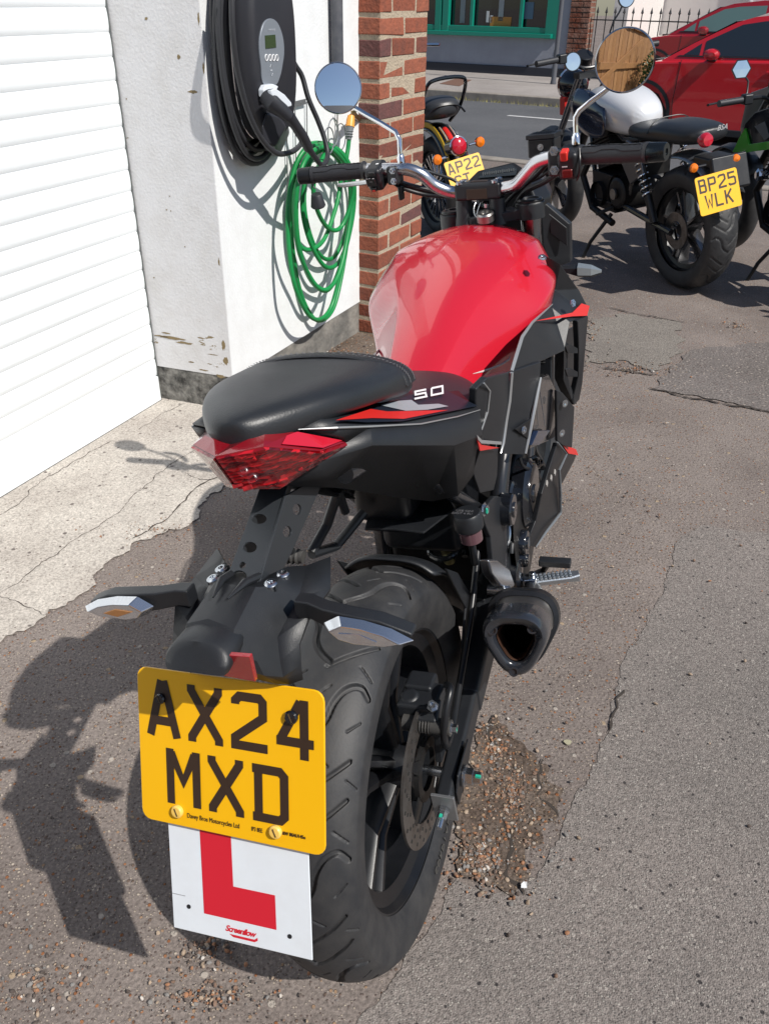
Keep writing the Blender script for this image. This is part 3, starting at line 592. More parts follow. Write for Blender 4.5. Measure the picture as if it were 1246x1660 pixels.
# ---- wheels
def tyre_mesh(name, c, R, Wd, m, parent, grooves=True, nu=1500, nv=150, rr=.212, axis=None):
    """profile across: sidewall - tread - sidewall, grooves cut as real relief"""
    a = np.linspace(-1, 1, nv); a = np.where(np.abs(a) < .8, a / .8 * .62, np.sign(a) * (.62 + (np.abs(a) - .8) / .2 * .38)) if grooves else a; hw_ = Wd / 2
    prof = []
    for t in a:
        s = abs(t)
        if s < .62: q = s / .62; x = hw_ * .97 * math.sin(q * 1.18) / math.sin(1.18); r = R - .034 * (1 - math.cos(q * 1.18)) / (1 - math.cos(1.18))
        else: q = (s - .62) / .38; x = hw_ * (.97 + .03 * math.sin(q * math.pi * .8) - .22 * q ** 2.2); r = (R - .034) + (rr - R + .034) * q
        prof.append((math.copysign(x, t), r, s))
    prof = np.array(prof); th = np.linspace(0, 2 * np.pi, nu + 1)[:-1]; TH, XI = np.meshgrid(th, np.arange(nv), indexing='ij')
    X = prof[XI, 0]; Rr = prof[XI, 1].copy(); Sg = prof[XI, 2]
    if grooves:
        per = 2 * np.pi * R / 9; s = (TH * R) % per; lat = np.where(Sg < .62, np.sign(X) * Sg / .62 * .088, 9.)
        d = np.zeros_like(s)
        def seg(pts, wv, dep, sh=0.):
            for i in range(len(pts) - 1):
                ax_, ay = pts[i]; bx_, by = pts[i + 1]
                for k in (-1, 0, 1):
                    px, py = s - (ax_ + sh + k * per), lat - ay; ux, uy = bx_ - ax_, by - ay; L2 = ux * ux + uy * uy
                    t = np.clip((px * ux + py * uy) / L2, 0, 1); dist = np.hypot(px - t * ux, py - t * uy)
                    np.maximum(d, dep * np.clip((wv - dist) / (wv * .3), 0, 1), out=d)
        big = spline([(.0, -.006), (.012, .010), (.03, .022), (.055, .028), (.075, .040), (.082, .058), (.07, .074)], 5)
        bigm = [(p[0] + per / 2, -p[1]) for p in big]
        seg([(p[0], p[1]) for p in big], .0046, .0065); seg(bigm, .0046, .0065)
        for k, (a0, l0, a1, l1) in enumerate([(.100, .006, .150, .066), (.150, .004, .200, .064)]):
            seg([(a0, l0), (a1, l1)], .0032, .0055); seg([(a0 + per / 2, -l0), (a1 + per / 2, -l1)], .0032, .0055)
        for (a0, l0, a1, l1) in [(.02, .052, .035, .070), (.11, .050, .095, .072), (.175, .062, .165, .080), (.06, .004, .075, .018), (.2, .02, .19, .034)]:
            seg([(a0, l0), (a1, l1)], .0015, .003); seg([(a0 + per / 2, -l0), (a1 + per / 2, -l1)], .0015, .003)
        Rr -= d
    # sidewall ribs
    Rr += np.where(np.abs(Sg - .66) < .006, .0008, 0)
    ax = np.array(axis if axis is not None else (1, 0, 0), float); ax /= np.linalg.norm(ax)
    up = np.array([0, 0, 1.]); fw = np.cross(up, ax); fw /= np.linalg.norm(fw); up = np.cross(ax, fw)
    V = np.array(c) + X[..., None] * ax + (Rr * np.sin(TH))[..., None] * fw + (Rr * np.cos(TH))[..., None] * up
    V = V.reshape(-1, 3); i = np.arange(nu)[:, None]; j = np.arange(nv - 1)[None]; i2 = (i + 1) % nu
    Fc = np.stack([i * nv + j, i * nv + j + 1, i2 * nv + j + 1, i2 * nv + j], -1).reshape(-1, 4)
    me = bpy.data.meshes.new(name); me.vertices.add(len(V)); me.vertices.foreach_set('co', V.ravel()); me.loops.add(Fc.size); me.loops.foreach_set('vertex_index', Fc.ravel().astype(np.int32))
    me.polygons.add(len(Fc)); me.polygons.foreach_set('loop_start', np.arange(0, Fc.size, 4, dtype=np.int32)); me.update(calc_edges=True); me.validate(); me.shade_smooth()
    return link(name, me, m, parent)
def wheel(parent, c, R, Wd, rimr=.216, spokes=10, rimw=.11, axis=(1, 0, 0), m=None, nu=1500, nv=150, grooves=True, spm=None, hub=.035):
    m = m or BLK2; ax = np.array(axis, float); ax /= np.linalg.norm(ax); c = np.array(c, float)
    wh = MB(); hw_ = rimw / 2
    prof = [(-hw_, rimr + .006), (-hw_, rimr - .004), (-hw_ + .012, rimr - .010), (-hw_ + .02, rimr - .030), (hw_ - .02, rimr - .030), (hw_ - .012, rimr - .010), (hw_, rimr - .004), (hw_, rimr + .006), (hw_ - .006, rimr + .008), (hw_ - .02, rimr - .02), (-hw_ + .02, rimr - .02), (-hw_ + .006, rimr + .008)]
    wh.lathe(prof, c, ax, 96, close=True)
    W = wh.build('wheel', m, parent, sharp=40)
    t = tyre_mesh('tyre', c, R, Wd, RUB, W, grooves, nu, nv, rimr - .001, axis)
    hb = MB(); hb.lathe([(-.06, 1e-4), (-.06, hub * .8), (-.045, hub), (.045, hub), (.06, hub * .8), (.06, 1e-4)], c, ax, 32); hb.build('hub', m, W)
    up = np.array([0, 0, 1.]); fw = np.cross(up, ax); fw /= np.linalg.norm(fw); up = np.cross(ax, fw)
    for k in range(spokes):
        pair = spokes >= 8
        a = 2 * math.pi * ((k // 2) / (spokes // 2)) + (.14 if k % 2 else -.14) + .3 if pair else 2 * math.pi * k / spokes + .3
        a0 = 2 * math.pi * ((k // 2) / (spokes // 2)) + .3 + (.2 if k % 2 else -.2) if pair else a
        d0 = fw * math.sin(a0) + up * math.cos(a0); d1 = fw * math.sin(a) + up * math.cos(a); t1 = np.cross(ax, d1)
        rows = []
        for r, wt, dp in ((hub * .8, .011, .040), (rimr * .5, .0085, .026), (rimr - .026, .011, .034)):
            f = (r - hub) / (rimr - hub); dd_ = d0 * (1 - f) + d1 * f; p = c + dd_ * r
            rows.append([p + t1 * wt + ax * dp * .7, p + t1 * wt * .5 + ax * dp, p - t1 * wt * .5 + ax * dp, p - t1 * wt + ax * dp * .7, p - t1 * wt * .6 - ax * dp, p + t1 * wt * .6 - ax * dp])
        b = MB(); b.loft(rows); b.build('spoke', spm or m, W, sharp=40)
    return W
RC_ = (0, 0, .305)
RW = wheel(bike, RC_, .3105, .146)
# raised sidewall word
for i, ch in enumerate('CORDIAL'):
    a = math.pi * .955 - i * .075; r = .232; mt = Matrix.Translation((.0735, math.sin(a) * r, .305 + math.cos(a) * r)) @ Matrix(((0, 0, 1), (math.cos(a), math.sin(a) * 1, 0), (-math.sin(a), math.cos(a), 0))).to_4x4() if 0 else None
def side_text(s, a0, r, x, size, step, m, parent, name):
    vs = MB(); out = None
    cu_m = []
    for i, ch in enumerate(s):
        a = a0 + i * step; rad = Vector((0, math.sin(a), math.cos(a))); tan = Vector((0, math.cos(a), -math.sin(a)))
        mt = Matrix((( 0, 0, 1), (tan.y * -1, rad.y, 0), (tan.z * -1, rad.z, 0))).to_4x4(); mt.translation = Vector((x, rad.y * r, .305 + rad.z * r))
        o = text_obj(name, ch, size, m, parent, mt, ext=.0006, align='CENTER'); cu_m.append(o)
    bm = bmesh.new()
    for o in cu_m: bm.from_mesh(o.data)
    me = bpy.data.meshes.new(name); bm.to_mesh(me); bm.free()
    for o in cu_m: bpy.data.objects.remove(o)
    return link(name, me, m, parent)
side_text('CORDIAL', math.pi * 1.0, .236, .0712, .018, -.062, mat('raised_rubber', (.075, .073, .068), .6), RW, 'sidewall_lettering')
# brake disc : carrier + perforated ring
DX = .078
dk = MB()
def ring_holes(mb, c, x, r0, r1, th, n=96, wave=.0, holes=24):
    prof_o = []
    V = []; m_ = n
    for s in (-1, 1):
        for rr_ in (r0, r1):
            for j in range(m_):
                t = 2 * math.pi * j / m_; r = rr_ + (wave * math.sin(t * 10) if rr_ == r1 else 0); V.append((x + s * th / 2, c[1] + r * math.sin(t), c[2] + r * math.cos(t)))
    Fs = []
    for j in range(m_):
        k = (j + 1) % m_; Fs += [(j, k, m_ + k, m_ + j), (2 * m_ + j, 3 * m_ + j, 3 * m_ + k, 2 * m_ + k), (j, 2 * m_ + j, 2 * m_ + k, k), (m_ + j, m_ + k, 3 * m_ + k, 3 * m_ + j)]
    mb.add(V, Fs)
ring_holes(dk, RC_, DX, .082, .120, .004); D = dk.build('brake_disc', DISC, RW, smooth=False)
b = MB()
for k in range(60):
    t = 2 * math.pi * k / 60 ; r = (.092, .101, .110)[k % 3]; b.disc((DX + .0021, r * math.sin(t), .305 + r * math.cos(t)), (1, 0, 0), .0026, .0004, 8)
b.build('disc_drilling', mat('hole_dark', (.01, .01, .01), .9), D, smooth=False) if 0 else None
b2 = MB(); b2.lathe([(-.004, .034), (.004, .034), (.004, .05), (-.004, .05)], (DX, 0, .305), (1, 0, 0), 40, close=True)
for k in range(5):
    t = 2 * math.pi * k / 5 + .5; d = np.array([0, math.sin(t), math.cos(t)]); q = np.array([0, math.cos(t), -math.sin(t)]); c = np.array([DX, 0, .305])
    b2.prism([c + d * .045 - q * .012, c + d * .045 + q * .012, c + d * .086 + q * .007, c + d * .086 - q * .007], (.003, 0, 0))
b2.build('disc_carrier', ENG, RW)
b = MB()
for k in range(60):
    t = 2 * math.pi * k / 60; r = (.091, .101, .111)[k % 3]; b.disc((DX + .0022, r * math.sin(t), .305 + r * math.cos(t)), (1, 0, 0), .0030, .0008, 8)
o = b.build('drilled_holes', mat('hole_dark', (.012, .011, .010), .9), RW, smooth=False)
# sprocket side barrel / cush plate seen through the wheel
b = MB(); b.lathe([(-.07, .03), (-.07, .085), (-.062, .092), (-.056, .085), (-.056, .03)], RC_, (1, 0, 0), 40); b.build('rear_sprocket', ENG, RW)
# ---- caliper, bracket
b = MB(); b.box((.074, .030, .416), (.062, .060, .030)); b.box((.092, .012, .412), (.034, .040, .026), [(1, 0, 0), (0, .9, .43), (0, -.43, .9)]); b.box((.068, .055, .425), (.045, .04, .026)); b.lathe([(-.003, .015), (.004, .014), (.004, 1e-5)], (.06, .02, .432), (0, -.2, 1), 20); ca = b.build('rear_brake_caliper', BLK, bike, bevel=.006, seg=3)
b = MB(); b.tube([(.055, -.004, .402), (.078, -.004, .402)], .013, 16); b.tube([(.098, -.004, .402), (.128, -.004, .402)], .0125, 16)
for k in range(4): b.lathe([(0, .0105), (.0022, .0135), (.0044, .0105)], (.080 + k * .0045, -.004, .402), (1, 0, 0), 16)
b.build('slide_pin_boot', RUBL, ca)
b = MB(); b.bolt((.128, -.004, .402), (1, 0, 0), .007, .009); b.bolt((.106, .012, .385), (0, -1, 0), .006, .008); b.bolt((.104, -.004, .440), (0, -.4, 1), .006, .010); b.build('caliper_bolt', BLT, ca)
b = MB(); b.box((.1365, -.006, .402), (.001, .003, .010)); b.box((.106, .0035, .385), (.004, .001, .008)); b.build('paint_mark', GRN, ca, smooth=False)
b = MB(); b.prism([(.092, .0, .402), (.092, .025, .405), (.092, .035, .36), (.092, .03, .32), (.092, .005, .315), (.092, .012, .355)], (.012, 0, 0)); b.build('caliper_bracket', BLK, bike, bevel=.003)
# brake hose
b = MB(); b.tube(spline([(.112, .045, .440), (.125, .02, .455), (.122, -.005, .430), (.118, -.012, .385), (.112, .02, .345), (.105, .10, .35), (.10, .25, .42), (.10, .33, .50)], 10), .0058, 12); b.build('brake_hose', BLK2, bike)
# ---- swingarm
def boxbeam(mb, p0, p1, h, w_, h1=None, w1=None):
    p0, p1 = np.array(p0, float), np.array(p1, float); d = p1 - p0; d /= np.linalg.norm(d); s = np.cross(d, [0, 0, 1]); s /= np.linalg.norm(s); u = np.cross(s, d); h1 = h1 or h; w1 = w1 or w_
    mb.loft([[p + s * ww / 2 + u * hh / 2 * .75, p + s * ww / 2 * .7 + u * hh / 2, p - s * ww / 2 * .7 + u * hh / 2, p - s * ww / 2 + u * hh / 2 * .75, p - s * ww / 2 - u * hh / 2, p + s * ww / 2 - u * hh / 2] for p, hh, ww in ((p0, h, w_), (p1, h1, w1))])
b = MB(); boxbeam(b, (.118, -.045, .282), (.112, .16, .312), .050, .028); boxbeam(b, (.112, .155, .311), (.095, .44, .345), .052, .034, .085, .05)
boxbeam(b, (-.118, -.045, .282), (-.112, .16, .312), .050, .028); boxbeam(b, (-.112, .155, .311), (-.095, .44, .345), .052, .034, .085, .05)
b.box((0, .38, .345), (.20, .06, .07)); SA = b.build('swingarm', BLK, bike, bevel=.004)
b = MB(); b.prism([(.133, -.03, .270), (.133, -.035, .300), (.133, -.02, .322), (.133, .05, .330), (.133, .055, .300), (.133, .03, .285)], (.003, 0, 0)); b.build('axle_plate', BLK2, SA, bevel=.0015)
b = MB(); b.disc((.139, .002, .3), (1, 0, 0), .017, .003, 32); b.lathe([(0, .0135), (.012, .0135), (.012, .0105), (.015, .010), (.024, .0095), (.024, 1e-5)], (.1405, .002, .3), (1, 0, 0), 6); b.tube([(-.15, .002, .3), (.15, .002, .3)], .008, 16); b.build('axle_nut', BLT, SA, sharp=25)
b = MB(); b.box((.1615, -.003, .3085), (.008, .004, .004)); b.build('paint_mark', GRN, SA, smooth=False)
e_ = np.array([.118, -.047, .281])
b = MB(); b.box(e_, (.036, .005, .058), [(1, 0, 0), (0, .99, .14), (0, -.14, .99)]); b.build('adjuster_plate', mat('grey_zinc_plate', (.34, .35, .36), .4, .8), SA, bevel=.001)
b = MB(); b.tube([(.118, -.045, .281), (.118, -.083, .276)], .0045, 12); b.lathe([(0, .009), (.006, .009), (.006, .0075), (.018, .0072), (.018, .0045)], (.118, -.05, .2805), (0, -.99, -.13), 6); b.build('adjuster_bolt', BLT, SA, sharp=25)
b = MB(); b.box((.118, -.068, .2865), (.004, .006, .002)); b.build('paint_mark', GRN, SA, smooth=False)
# perforated chain guard beyond the wheel
b = MB(); b.prism([(-.098, -.08, .40), (-.098, .16, .43), (-.098, .30, .42), (-.098, .30, .38), (-.098, .10, .37), (-.098, -.07, .35)], (.003, 0, 0)); b.build('chain_guard', BLK2, bike)
b = MB()
for dz in (.005, -.058):
    b.tube([(-.098, .02, .305 + .048 + dz * 0 if dz > 0 else .255), (-.098, .42, .34 + (.03 if dz > 0 else -.03))], .006, 8)
b.build('chain', ENG, bike)
# ---- hugger
rows = []
for a_, R2, w2 in ((.50, .322, .86), (.58, .330, .92), (.80, .331, 1.0), (1.05, .331, 1.0), (1.30, .331, 1.0)):
    rows.append([(x * .090 * w2, math.sin(a_) * (R2 - .030 * abs(x) ** 3) + .012 * abs(x) ** 2 * (a_ < .6), .305 + math.cos(a_) * (R2 - .030 * abs(x) ** 3)) for x in np.linspace(-1, 1, 13)])
b = MB(); b.grid(rows); HG = b.build('rear_hugger', BLK, bike, solid=.004, sub=1)
b = MB()
for sg in (1, -1): b.prism([(sg * .088, math.sin(a_) * r_h, .305 + math.cos(a_) * r_h) for a_, r_h in ((.55, .312), (.8, .312), (1.1, .312), (1.35, .31), (1.45, .25), (1.25, .22), (1.1, .28), (.8, .285))], (.005 * sg, 0, 0))
b.build('hugger_side', BLK, HG, bevel=.002)
b = MB(); b.prism([(.0, .20, .615), (.05, .20, .612), (.075, .30, .60), (.05, .34, .60), (-.05, .34, .60), (-.075, .30, .60), (-.05, .20, .612)], (0, 0, -.004)); b.build('inner_guard', BLK, HG, bevel=.001)
# ---- shock
sA, sB = np.array([.012, .34, .70]), np.array([.012, .44, .40]); b = MB(); b.tube([sA, sA + (sB - sA) * .35], .020, 20); b.tube([sA + (sB - sA) * .3, sB], .012, 16); sk = b.build('rear_shock', CAST, bike)
d = sB - sA; d /= np.linalg.norm(d); u = np.array([1., 0, 0]); v_ = np.cross(d, u)
pts = [sA + d * (.06 + .24 * t) + .033 * (math.cos(t * 6.283 * 6) * u + math.sin(t * 6.283 * 6) * v_) for t in np.linspace(0, 1, 150)]
b = MB(); b.tube(pts, .0062, 10); b.build('spring', mat('dark_spring', (.06, .065, .07), .2, .6, coat=.5), sk)
b = MB(); b.lathe([(0, .022), (0, .037), (.014, .037), (.018, .022)], sA + d * .035, d, 24); b.lathe([(0, .022), (0, .037), (.010, .037), (.012, .022)], sA + d * .060, d, 24); b.build('preload_collar', CAST, sk)
# ---- main mass : engine, frame, undertray
b = MB(); b.box((0, .60, .40), (.24, .28, .24)); b.box((0, .72, .58), (.16, .16, .20), [(1, 0, 0), (0, .94, -.34), (0, .34, .94)]); b.box((0, .58, .27), (.18, .30, .06)); EN = b.build('engine', ENG, bike, bevel=.018, seg=3)
for k in range(7):
    pass
b = MB()
for k in range(8): b.box((0, .73 + k * .004, .52 + k * .016), (.215, .20, .005), [(1, 0, 0), (0, .94, -.34), (0, .34, .94)])
b.build('cooling_fins', ENG, EN, bevel=.0015, seg=1)
cc = K(866, 800, X=.155)
b = MB(); b.lathe([(-.03, .070), (-.006, .070), (0, .062), (.004, .060), (.004, .020), (.007, .018), (.007, 1e-5)], (.150, cc[1], cc[2]), (1, 0, 0), 48); CV = b.build('clutch_cover', GLOSS, EN)
b = MB()
for k in range(5):
    t = 2 * math.pi * k / 5 + .4; b.bolt((.148, cc[1] + .058 * math.sin(t), cc[2] + .058 * math.cos(t)), (1, 0, 0), .005, .005)
b.build('cover_bolt', BLT, CV)
c2 = K(810, 760, X=.135); c3 = K(848, 1000 - 130, X=.15)
b = MB(); b.lathe([(0, .045), (.012, .045), (.016, .04), (.016, 1e-5)], (.118, .50, .50), (1, 0, 0), 32); b.lathe([(0, .03), (.02, .03), (.024, .024), (.024, 1e-5)], (.12, .47, .36), (1, 0, 0), 28); b.build('side_cover', GLOSS, EN)
FM = mat('frame_paint', (.016, .017, .020), .25, coat=.4)
b = MB(); RT = [(.06, 1.0, .86), (.10, .88, .80), (.125, .70, .74), (.128, .58, .67), (.120, .50, .62), (.116, .44, .53), (.112, .42, .40), (.11, .44, .34)]
b.tube(spline(RT, 8), .0165, 16); b.tube(spline([(-x, y, z) for x, y, z in RT], 8), .0165, 16)
b.tube(spline([(.10, .52, .66), (.095, .35, .74), (.075, .10, .82), (.06, -.08, .86)], 6), .0125, 12); b.tube(spline([(-.10, .52, .66), (-.095, .35, .74), (-.075, .10, .82), (-.06, -.08, .86)], 6), .0125, 12)
b.tube([(.112, .43, .50), (.07, .08, .80)], .012, 12); b.tube([(-.112, .43, .50), (-.07, .08, .80)], .012, 12)
b.tube([(.06, 1.0, .80), (.09, .95, .50), (.09, .85, .36)], .014, 12); b.tube([(-.06, 1.0, .80), (-.09, .95, .50), (-.09, .85, .36)], .014, 12); b.build('frame', FM, bike)
b = MB(); b.loft([[(x * s, y, z) for x, z in ((.02, z1), (.06, z1 - .005), (.085, (z1 + z0) / 2), (.07, z0 + .01), (.03, z0), (-.03, z0), (-.07, z0 + .01), (-.085, (z1 + z0) / 2), (-.06, z1 - .005), (-.02, z1))] for y, s, z0, z1 in ((-.12, .25, .875, .92), (-.06, .42, .85, .92), (.05, .72, .76, .91), (.18, 1.15, .70, .88), (.30, 1.2, .68, .80), (.42, 1.1, .64, .76))]); b.build('undertray', BLK2, bike, sub=1)
b = MB(); b.box((0, .40, .58), (.15, .16, .18)); b.box((.02, .50, .70), (.18, .26, .12)); b.box((-.03, .30, .66), (.10, .14, .12)); b.build('airbox', BLK2, bike, bevel=.02, seg=3)
# pillion subframe hanger seen left of the tail
b = MB(); b.tube([K(548, 795, X=-.06), K(530, 850, X=-.085), K(505, 895, X=-.10)], .008, 10); b.tube([K(590, 830, X=-.05), K(545, 885, X=-.085), K(505, 898, X=-.10)], .008, 10); b.tube([K(548, 795, X=-.06), K(560, 830, X=-.06)], .007, 8); b.build('left_hanger' if 0 else 'pillion_hanger', BLK, bike)
b = MB(); p = K(492, 903, X=-.10); b.tube([p, (p[0] - .05, p[1], p[2] + .004)], .010, 12)
for k in range(5): b.lathe([(0, .010), (.003, .0125), (.006, .010)], (p[0] - .006 - k * .008, p[1], p[2]), (-1, 0, 0), 12)
b.build('passenger_peg', RUBL, bike)
# ---- right side plates, pegs
fpx = .128
hp = [(802, 804), (816, 806), (828, 838), (832, 850), (829, 905), (834, 935), (826, 965), (808, 960), (800, 930), (795, 870), (788, 855), (780, 830)]
panel('footrest_hanger', [K(x, y, X=fpx) for x, y in hp], .010, BLK, bike, .0025)
b = MB(); c_ = K(784, 826, X=fpx + .004); b.bolt(c_, (1, -.2, .1), .008, .006); b.build('hanger_bolt', BLT, bike)
b = MB(); b.box((c_[0] + .006, c_[1] - .004, c_[2]), (.002, .005, .008)); b.build('paint_mark', GRN, bike, smooth=False)
# chain adjuster-like heel guard : folded passenger peg in polished alloy
hpts = [K(x, y, X=.150) for x, y in ((793, 908), (806, 907), (826, 922), (834, 945), (833, 952), (812, 950), (797, 930))]
fo = panel('folded_peg', hpts, .018, ALU, bike, .004)
b = MB(); q = K(818, 955, X=.150); b.tube([(q[0] - .03, q[1], q[2] - .004), (q[0] + .010, q[1], q[2] - .004)], .010, 16); b.build('peg_pivot', BLT, bike)
# exhaust strap post
q0, q1 = K(828, 960, X=.165), K(833, 985, X=.175); b = MB(); b.box((np.array(q0) + q1) / 2, (.006, .018, abs(q0[2] - q1[2]) + .02)); b.build('exhaust_bracket', STEEL, bike, bevel=.001)
# rider peg and brake pedal
p0 = np.array(K(866, 943, X=.160)); p1 = np.array(K(938, 934, X=.245)); b = MB(); dr_ = p1 - p0; L = np.linalg.norm(dr_); dr_ /= L
upv = np.array([0, 0, 1.]); sv = np.cross(dr_, upv); sv /= np.linalg.norm(sv); uv = np.cross(sv, dr_)
b.loft([[p0 + dr_ * t * L + sv * ww * i + uv * hh * j for i, j in ((1, .6), (.8, 1), (-.8, 1), (-1, .6), (-.5, -1), (.5, -1))] for t, ww, hh in ((0, .013, .008), (.8, .013, .008), (1, .010, .010))])
for k in range(9):
    for s in (-1, 0, 1): b.box(p0 + dr_ * L * (.06 + k * .092) + uv * .0095 + sv * s * .0085, (.0055, .0055, .006), [dr_, sv, uv])
b.build('rider_footpeg', mat('cast_alloy', (.48, .52, .56), .35, .9, bump=(300, .2)), bike, bevel=.0012, seg=1)
b = MB(); b.box(p0 - dr_ * .010, (.030, .026, .030), [dr_, sv, uv]); b.tube([p0 - dr_ * .004 - uv * .026, p0 - dr_ * .004 + uv * .024], .007, 16); b.build('peg_clevis', BLT, bike, bevel=.003)
a1, a2, a3, a4 = K(853, 938, X=.145), K(880, 925, X=.165), K(888, 912, X=.185), K(911, 911, X=.235)
b = MB(); b.tube([a1, a2, a3], [.009, .007, .007], 10); b.box((np.array(a3) + a4) / 2, (abs(a4[0] - a3[0]) + .01, .020, .013)); 
b.build('brake_pedal', BLK, bike, bevel=.002)
# reservoir
r_ = np.array(K(763, 868, X=.118)); b = MB(); b.lathe([(-.016, 1e-5), (-.016, .008), (-.008, .018), (.018, .019)], r_, (-.08, -.05, 1), 28); RS = b.build('brake_fluid_reservoir', mat('smoky_reservoir', (.11, .055, .065), .15, coat=.6), bike)
b = MB(); b.lathe([(0, .021), (.003, .0235), (.026, .0235), (.030, .021), (.030, 1e-5)], r_ + np.array([-.08, -.05, 1]) * .014, (-.08, -.05, 1), 36); CP = b.build('reservoir_cap', BLK, RS)
text_obj('cap_lettering', 'USE ONLY\nDOT 4 FLUID', .0075, mat('cap_text', (.12, .12, .13), .5), CP, Matrix.Translation(Vector(r_ + np.array([-.08, -.05, 1]) * .0445)) @ Matrix.Rotation(.05, 4, 'X'), ext=.0002, align='CENTER')
b = MB(); b.tube([r_ - np.array([0, 0, .015]), r_ - np.array([0, -.01, .06])], .006, 10); b.build('reservoir_hose', BLK2, RS)
b = MB(); b.tube(spline([(.105, .50, .50), (.125, .47, .49), (.13, .45, .455), (.115, .44, .42), (.10, .43, .40)], 8), .005, 10); b.tube([(.115, .44, .43), (.115, .45, .36)], .011, 12); b.build('brake_switch', BLT, bike)
# ---- exhaust
eR = np.array(K(833, 1042, X=.205)); eF = np.array([.180, .40, .345]); d = eF - eR; L = np.linalg.norm(d); d /= L
sx = np.cross(d, [0, 0, 1]); sx /= np.linalg.norm(sx); uz = np.cross(sx, d)
def tri(r, n=48, rad=.42):
    out = []
    for k in range(n):
        t = 2 * math.pi * k / n; f = 1 + .105 * math.cos(3 * (t + math.pi / 2))
        out.append((r * f * math.cos(t) * .92, r * f * math.sin(t) * 1.06))
    return out
def sec(o, r, n=48, tilt=0): return [o + sx * (-x) * 1 + uz * z + d * tilt * z for x, z in tri(r, n)]
b = MB(); b.grid([sec(eR + d * t, r) for t, r in ((.050, .0512), (.10, .0520), (.16, .0525), (.22, .049), (.26, .040), (.30, .022))], True); EX = b.build('exhaust', STEEL, bike, sharp=50)
b = MB(); ol = [sec(eR + d * t, r, tilt=tt) for t, r, tt in ((.062, .0530, -.12), (.058, .0530, -.16), (.02, .0520, -.40), (-.0, .049, -.50), (-.005, .045, -.52), (-.003, .035, -.50), (.006, .030, -.42), (.02, .030, -.2), (.07, .027, 0))]; b.grid(ol, True); b.build('exhaust_end_cap', CARB, EX, sharp=60)
b = MB(); b.grid([sec(eR + d * t, r, tilt=tt) for t, r, tt in ((.012, .0285, -.36), (.018, .0270, -.25), (.06, .026, 0))], True); b.build('exhaust_lip', mat('rusty_lip', (.07, .035, .022), .45, .6, bump=(200, .4), var=(60, .8, (.12, .06, .04))), EX)
b = MB(); b.loft([sec(eR + d * .10, .030), sec(eR + d * .102, .029)]); b.build('baffle', mat('soot', (.003, .0028, .0025), .95, spec=.05), EX, smooth=False); b = MB(); b.grid([sec(eR + d * t, .0295) for t in (.025, .10)], True); b.build('exhaust_bore', mat('soot_bore', (.004, .003, .003), .9, spec=.1), EX)
b = MB(); b.grid([sec(eR + d * t, r) for t, r in ((.120, .0530), (.122, .061), (.142, .063), (.144, .0530))], True); b.build('exhaust_strap', BLK2, EX, sharp=40)
b = MB()
for x, z in ((.028, .025), (-.002, -.047), (-.031, .020)): b.lathe([(-.003, .0075), (.0005, .0075), (.0005, .005), (-.002, .0045), (-.002, 1e-5)], eR + sx * -x * -1 + uz * z - d * (.006 + .30 * z * 1), -d, 16)
b.build('cap_screw', BLT if 0 else CARB, EX)
b = MB(); b.tube(spline([eF - d * .02, (.16, .50, .30), (.10, .62, .24), (.06, .80, .26), (.05, .92, .40), (.04, .90, .55)], 8), .019, 16); b.build('exhaust_pipe', STEEL, EX)
# ---- seats
def seat(name, secs, m, parent, n=20, pw=2.6):
    rows = []
    for (y, hw_, zt, zb) in secs:
        zc = zb + (zt - zb) * .45; r = []
        for k in range(n):
            t = 2 * math.pi * k / n; cx, cz = math.cos(t), math.sin(t); e = 2 / pw
            x = hw_ * math.copysign(abs(cx) ** e, cx); z = zc + (zt - zc if cz > 0 else zc - zb) * math.copysign(abs(cz) ** e, cz); z += .006 * (1 - (x / hw_) ** 2) * (1 if cz > 0 else 0)
            r.append((x, y, z))
        rows.append(r)
    b = MB(); b.loft(rows); return b.build(name, m, parent, sub=2)
seat('rider_seat', [(.04, .07, .875, .80), (.06, .095, .885, .80), (.14, .112, .862, .78), (.25, .128, .834, .745), (.33, .132, .818, .725), (.39, .116, .806, .72), (.43, .09, .790, .72), (.45, .06, .77, .73)], LEATH, bike)
PS = seat('pillion_seat', [(-.208, .012, .972, .950), (-.202, .026, .978, .946), (-.17, .052, .982, .944), (-.12, .082, .980, .942), (-.06, .103, .972, .930), (-.01, .111, .962, .918), (.03, .113, .958, .904), (.055, .112, .952, .896), (.070, .106, .941, .892)], LEATH, bike, pw=3.3)
b = MB(); rows = []
for y, e_w in ((.024, -.001), (.027, .0022), (.042, .0018), (.057, .0025), (.060, -.001)):
    f = (y - .05) / .085; hw_ = .1130 + e_w; zt = .9590 - .24 * (y - .03) + e_w; zb = .898; r = []
    for k in range(15):
        t = math.pi * k / 14; cx, cz = math.cos(t), math.sin(t); e = 2 / 2.6; zc = zb + (zt - zb) * .45
        x = hw_ * math.copysign(abs(cx) ** e, cx); z = zc + (zt - zc) * abs(cz) ** e + .006 * (1 - (x / hw_) ** 2); r.append((x, y, z))
    rows.append(r)
b.grid(rows); b.build('seat_trim', mat('grain_vinyl', (.016, .017, .02), .45, bump=(700, .8, 2, .001)), PS, sub=2)
b = MB()
for yy in (.034, .050):
    for k in range(46):
        t = math.pi * (k + .5) / 46; cx, cz = math.cos(t), math.sin(t); e = 2 / 2.6; hw_ = .1148; zt = .9608 - .24 * (yy - .03); zc = .898 + (zt - .898) * .45
        x = hw_ * math.copysign(abs(cx) ** e, cx); z = zc + (zt - zc) * abs(cz) ** e + .006 * (1 - (x / hw_) ** 2) + .0010
        if k % 1 == 0: b.box((x, yy, z), (.0028 if abs(cx) < .8 else .0008, .0007, .0006 if abs(cx) < .8 else .0028))
b.build('stitching', mat('grey_thread', (.20, .20, .21), .7), PS, smooth=False)
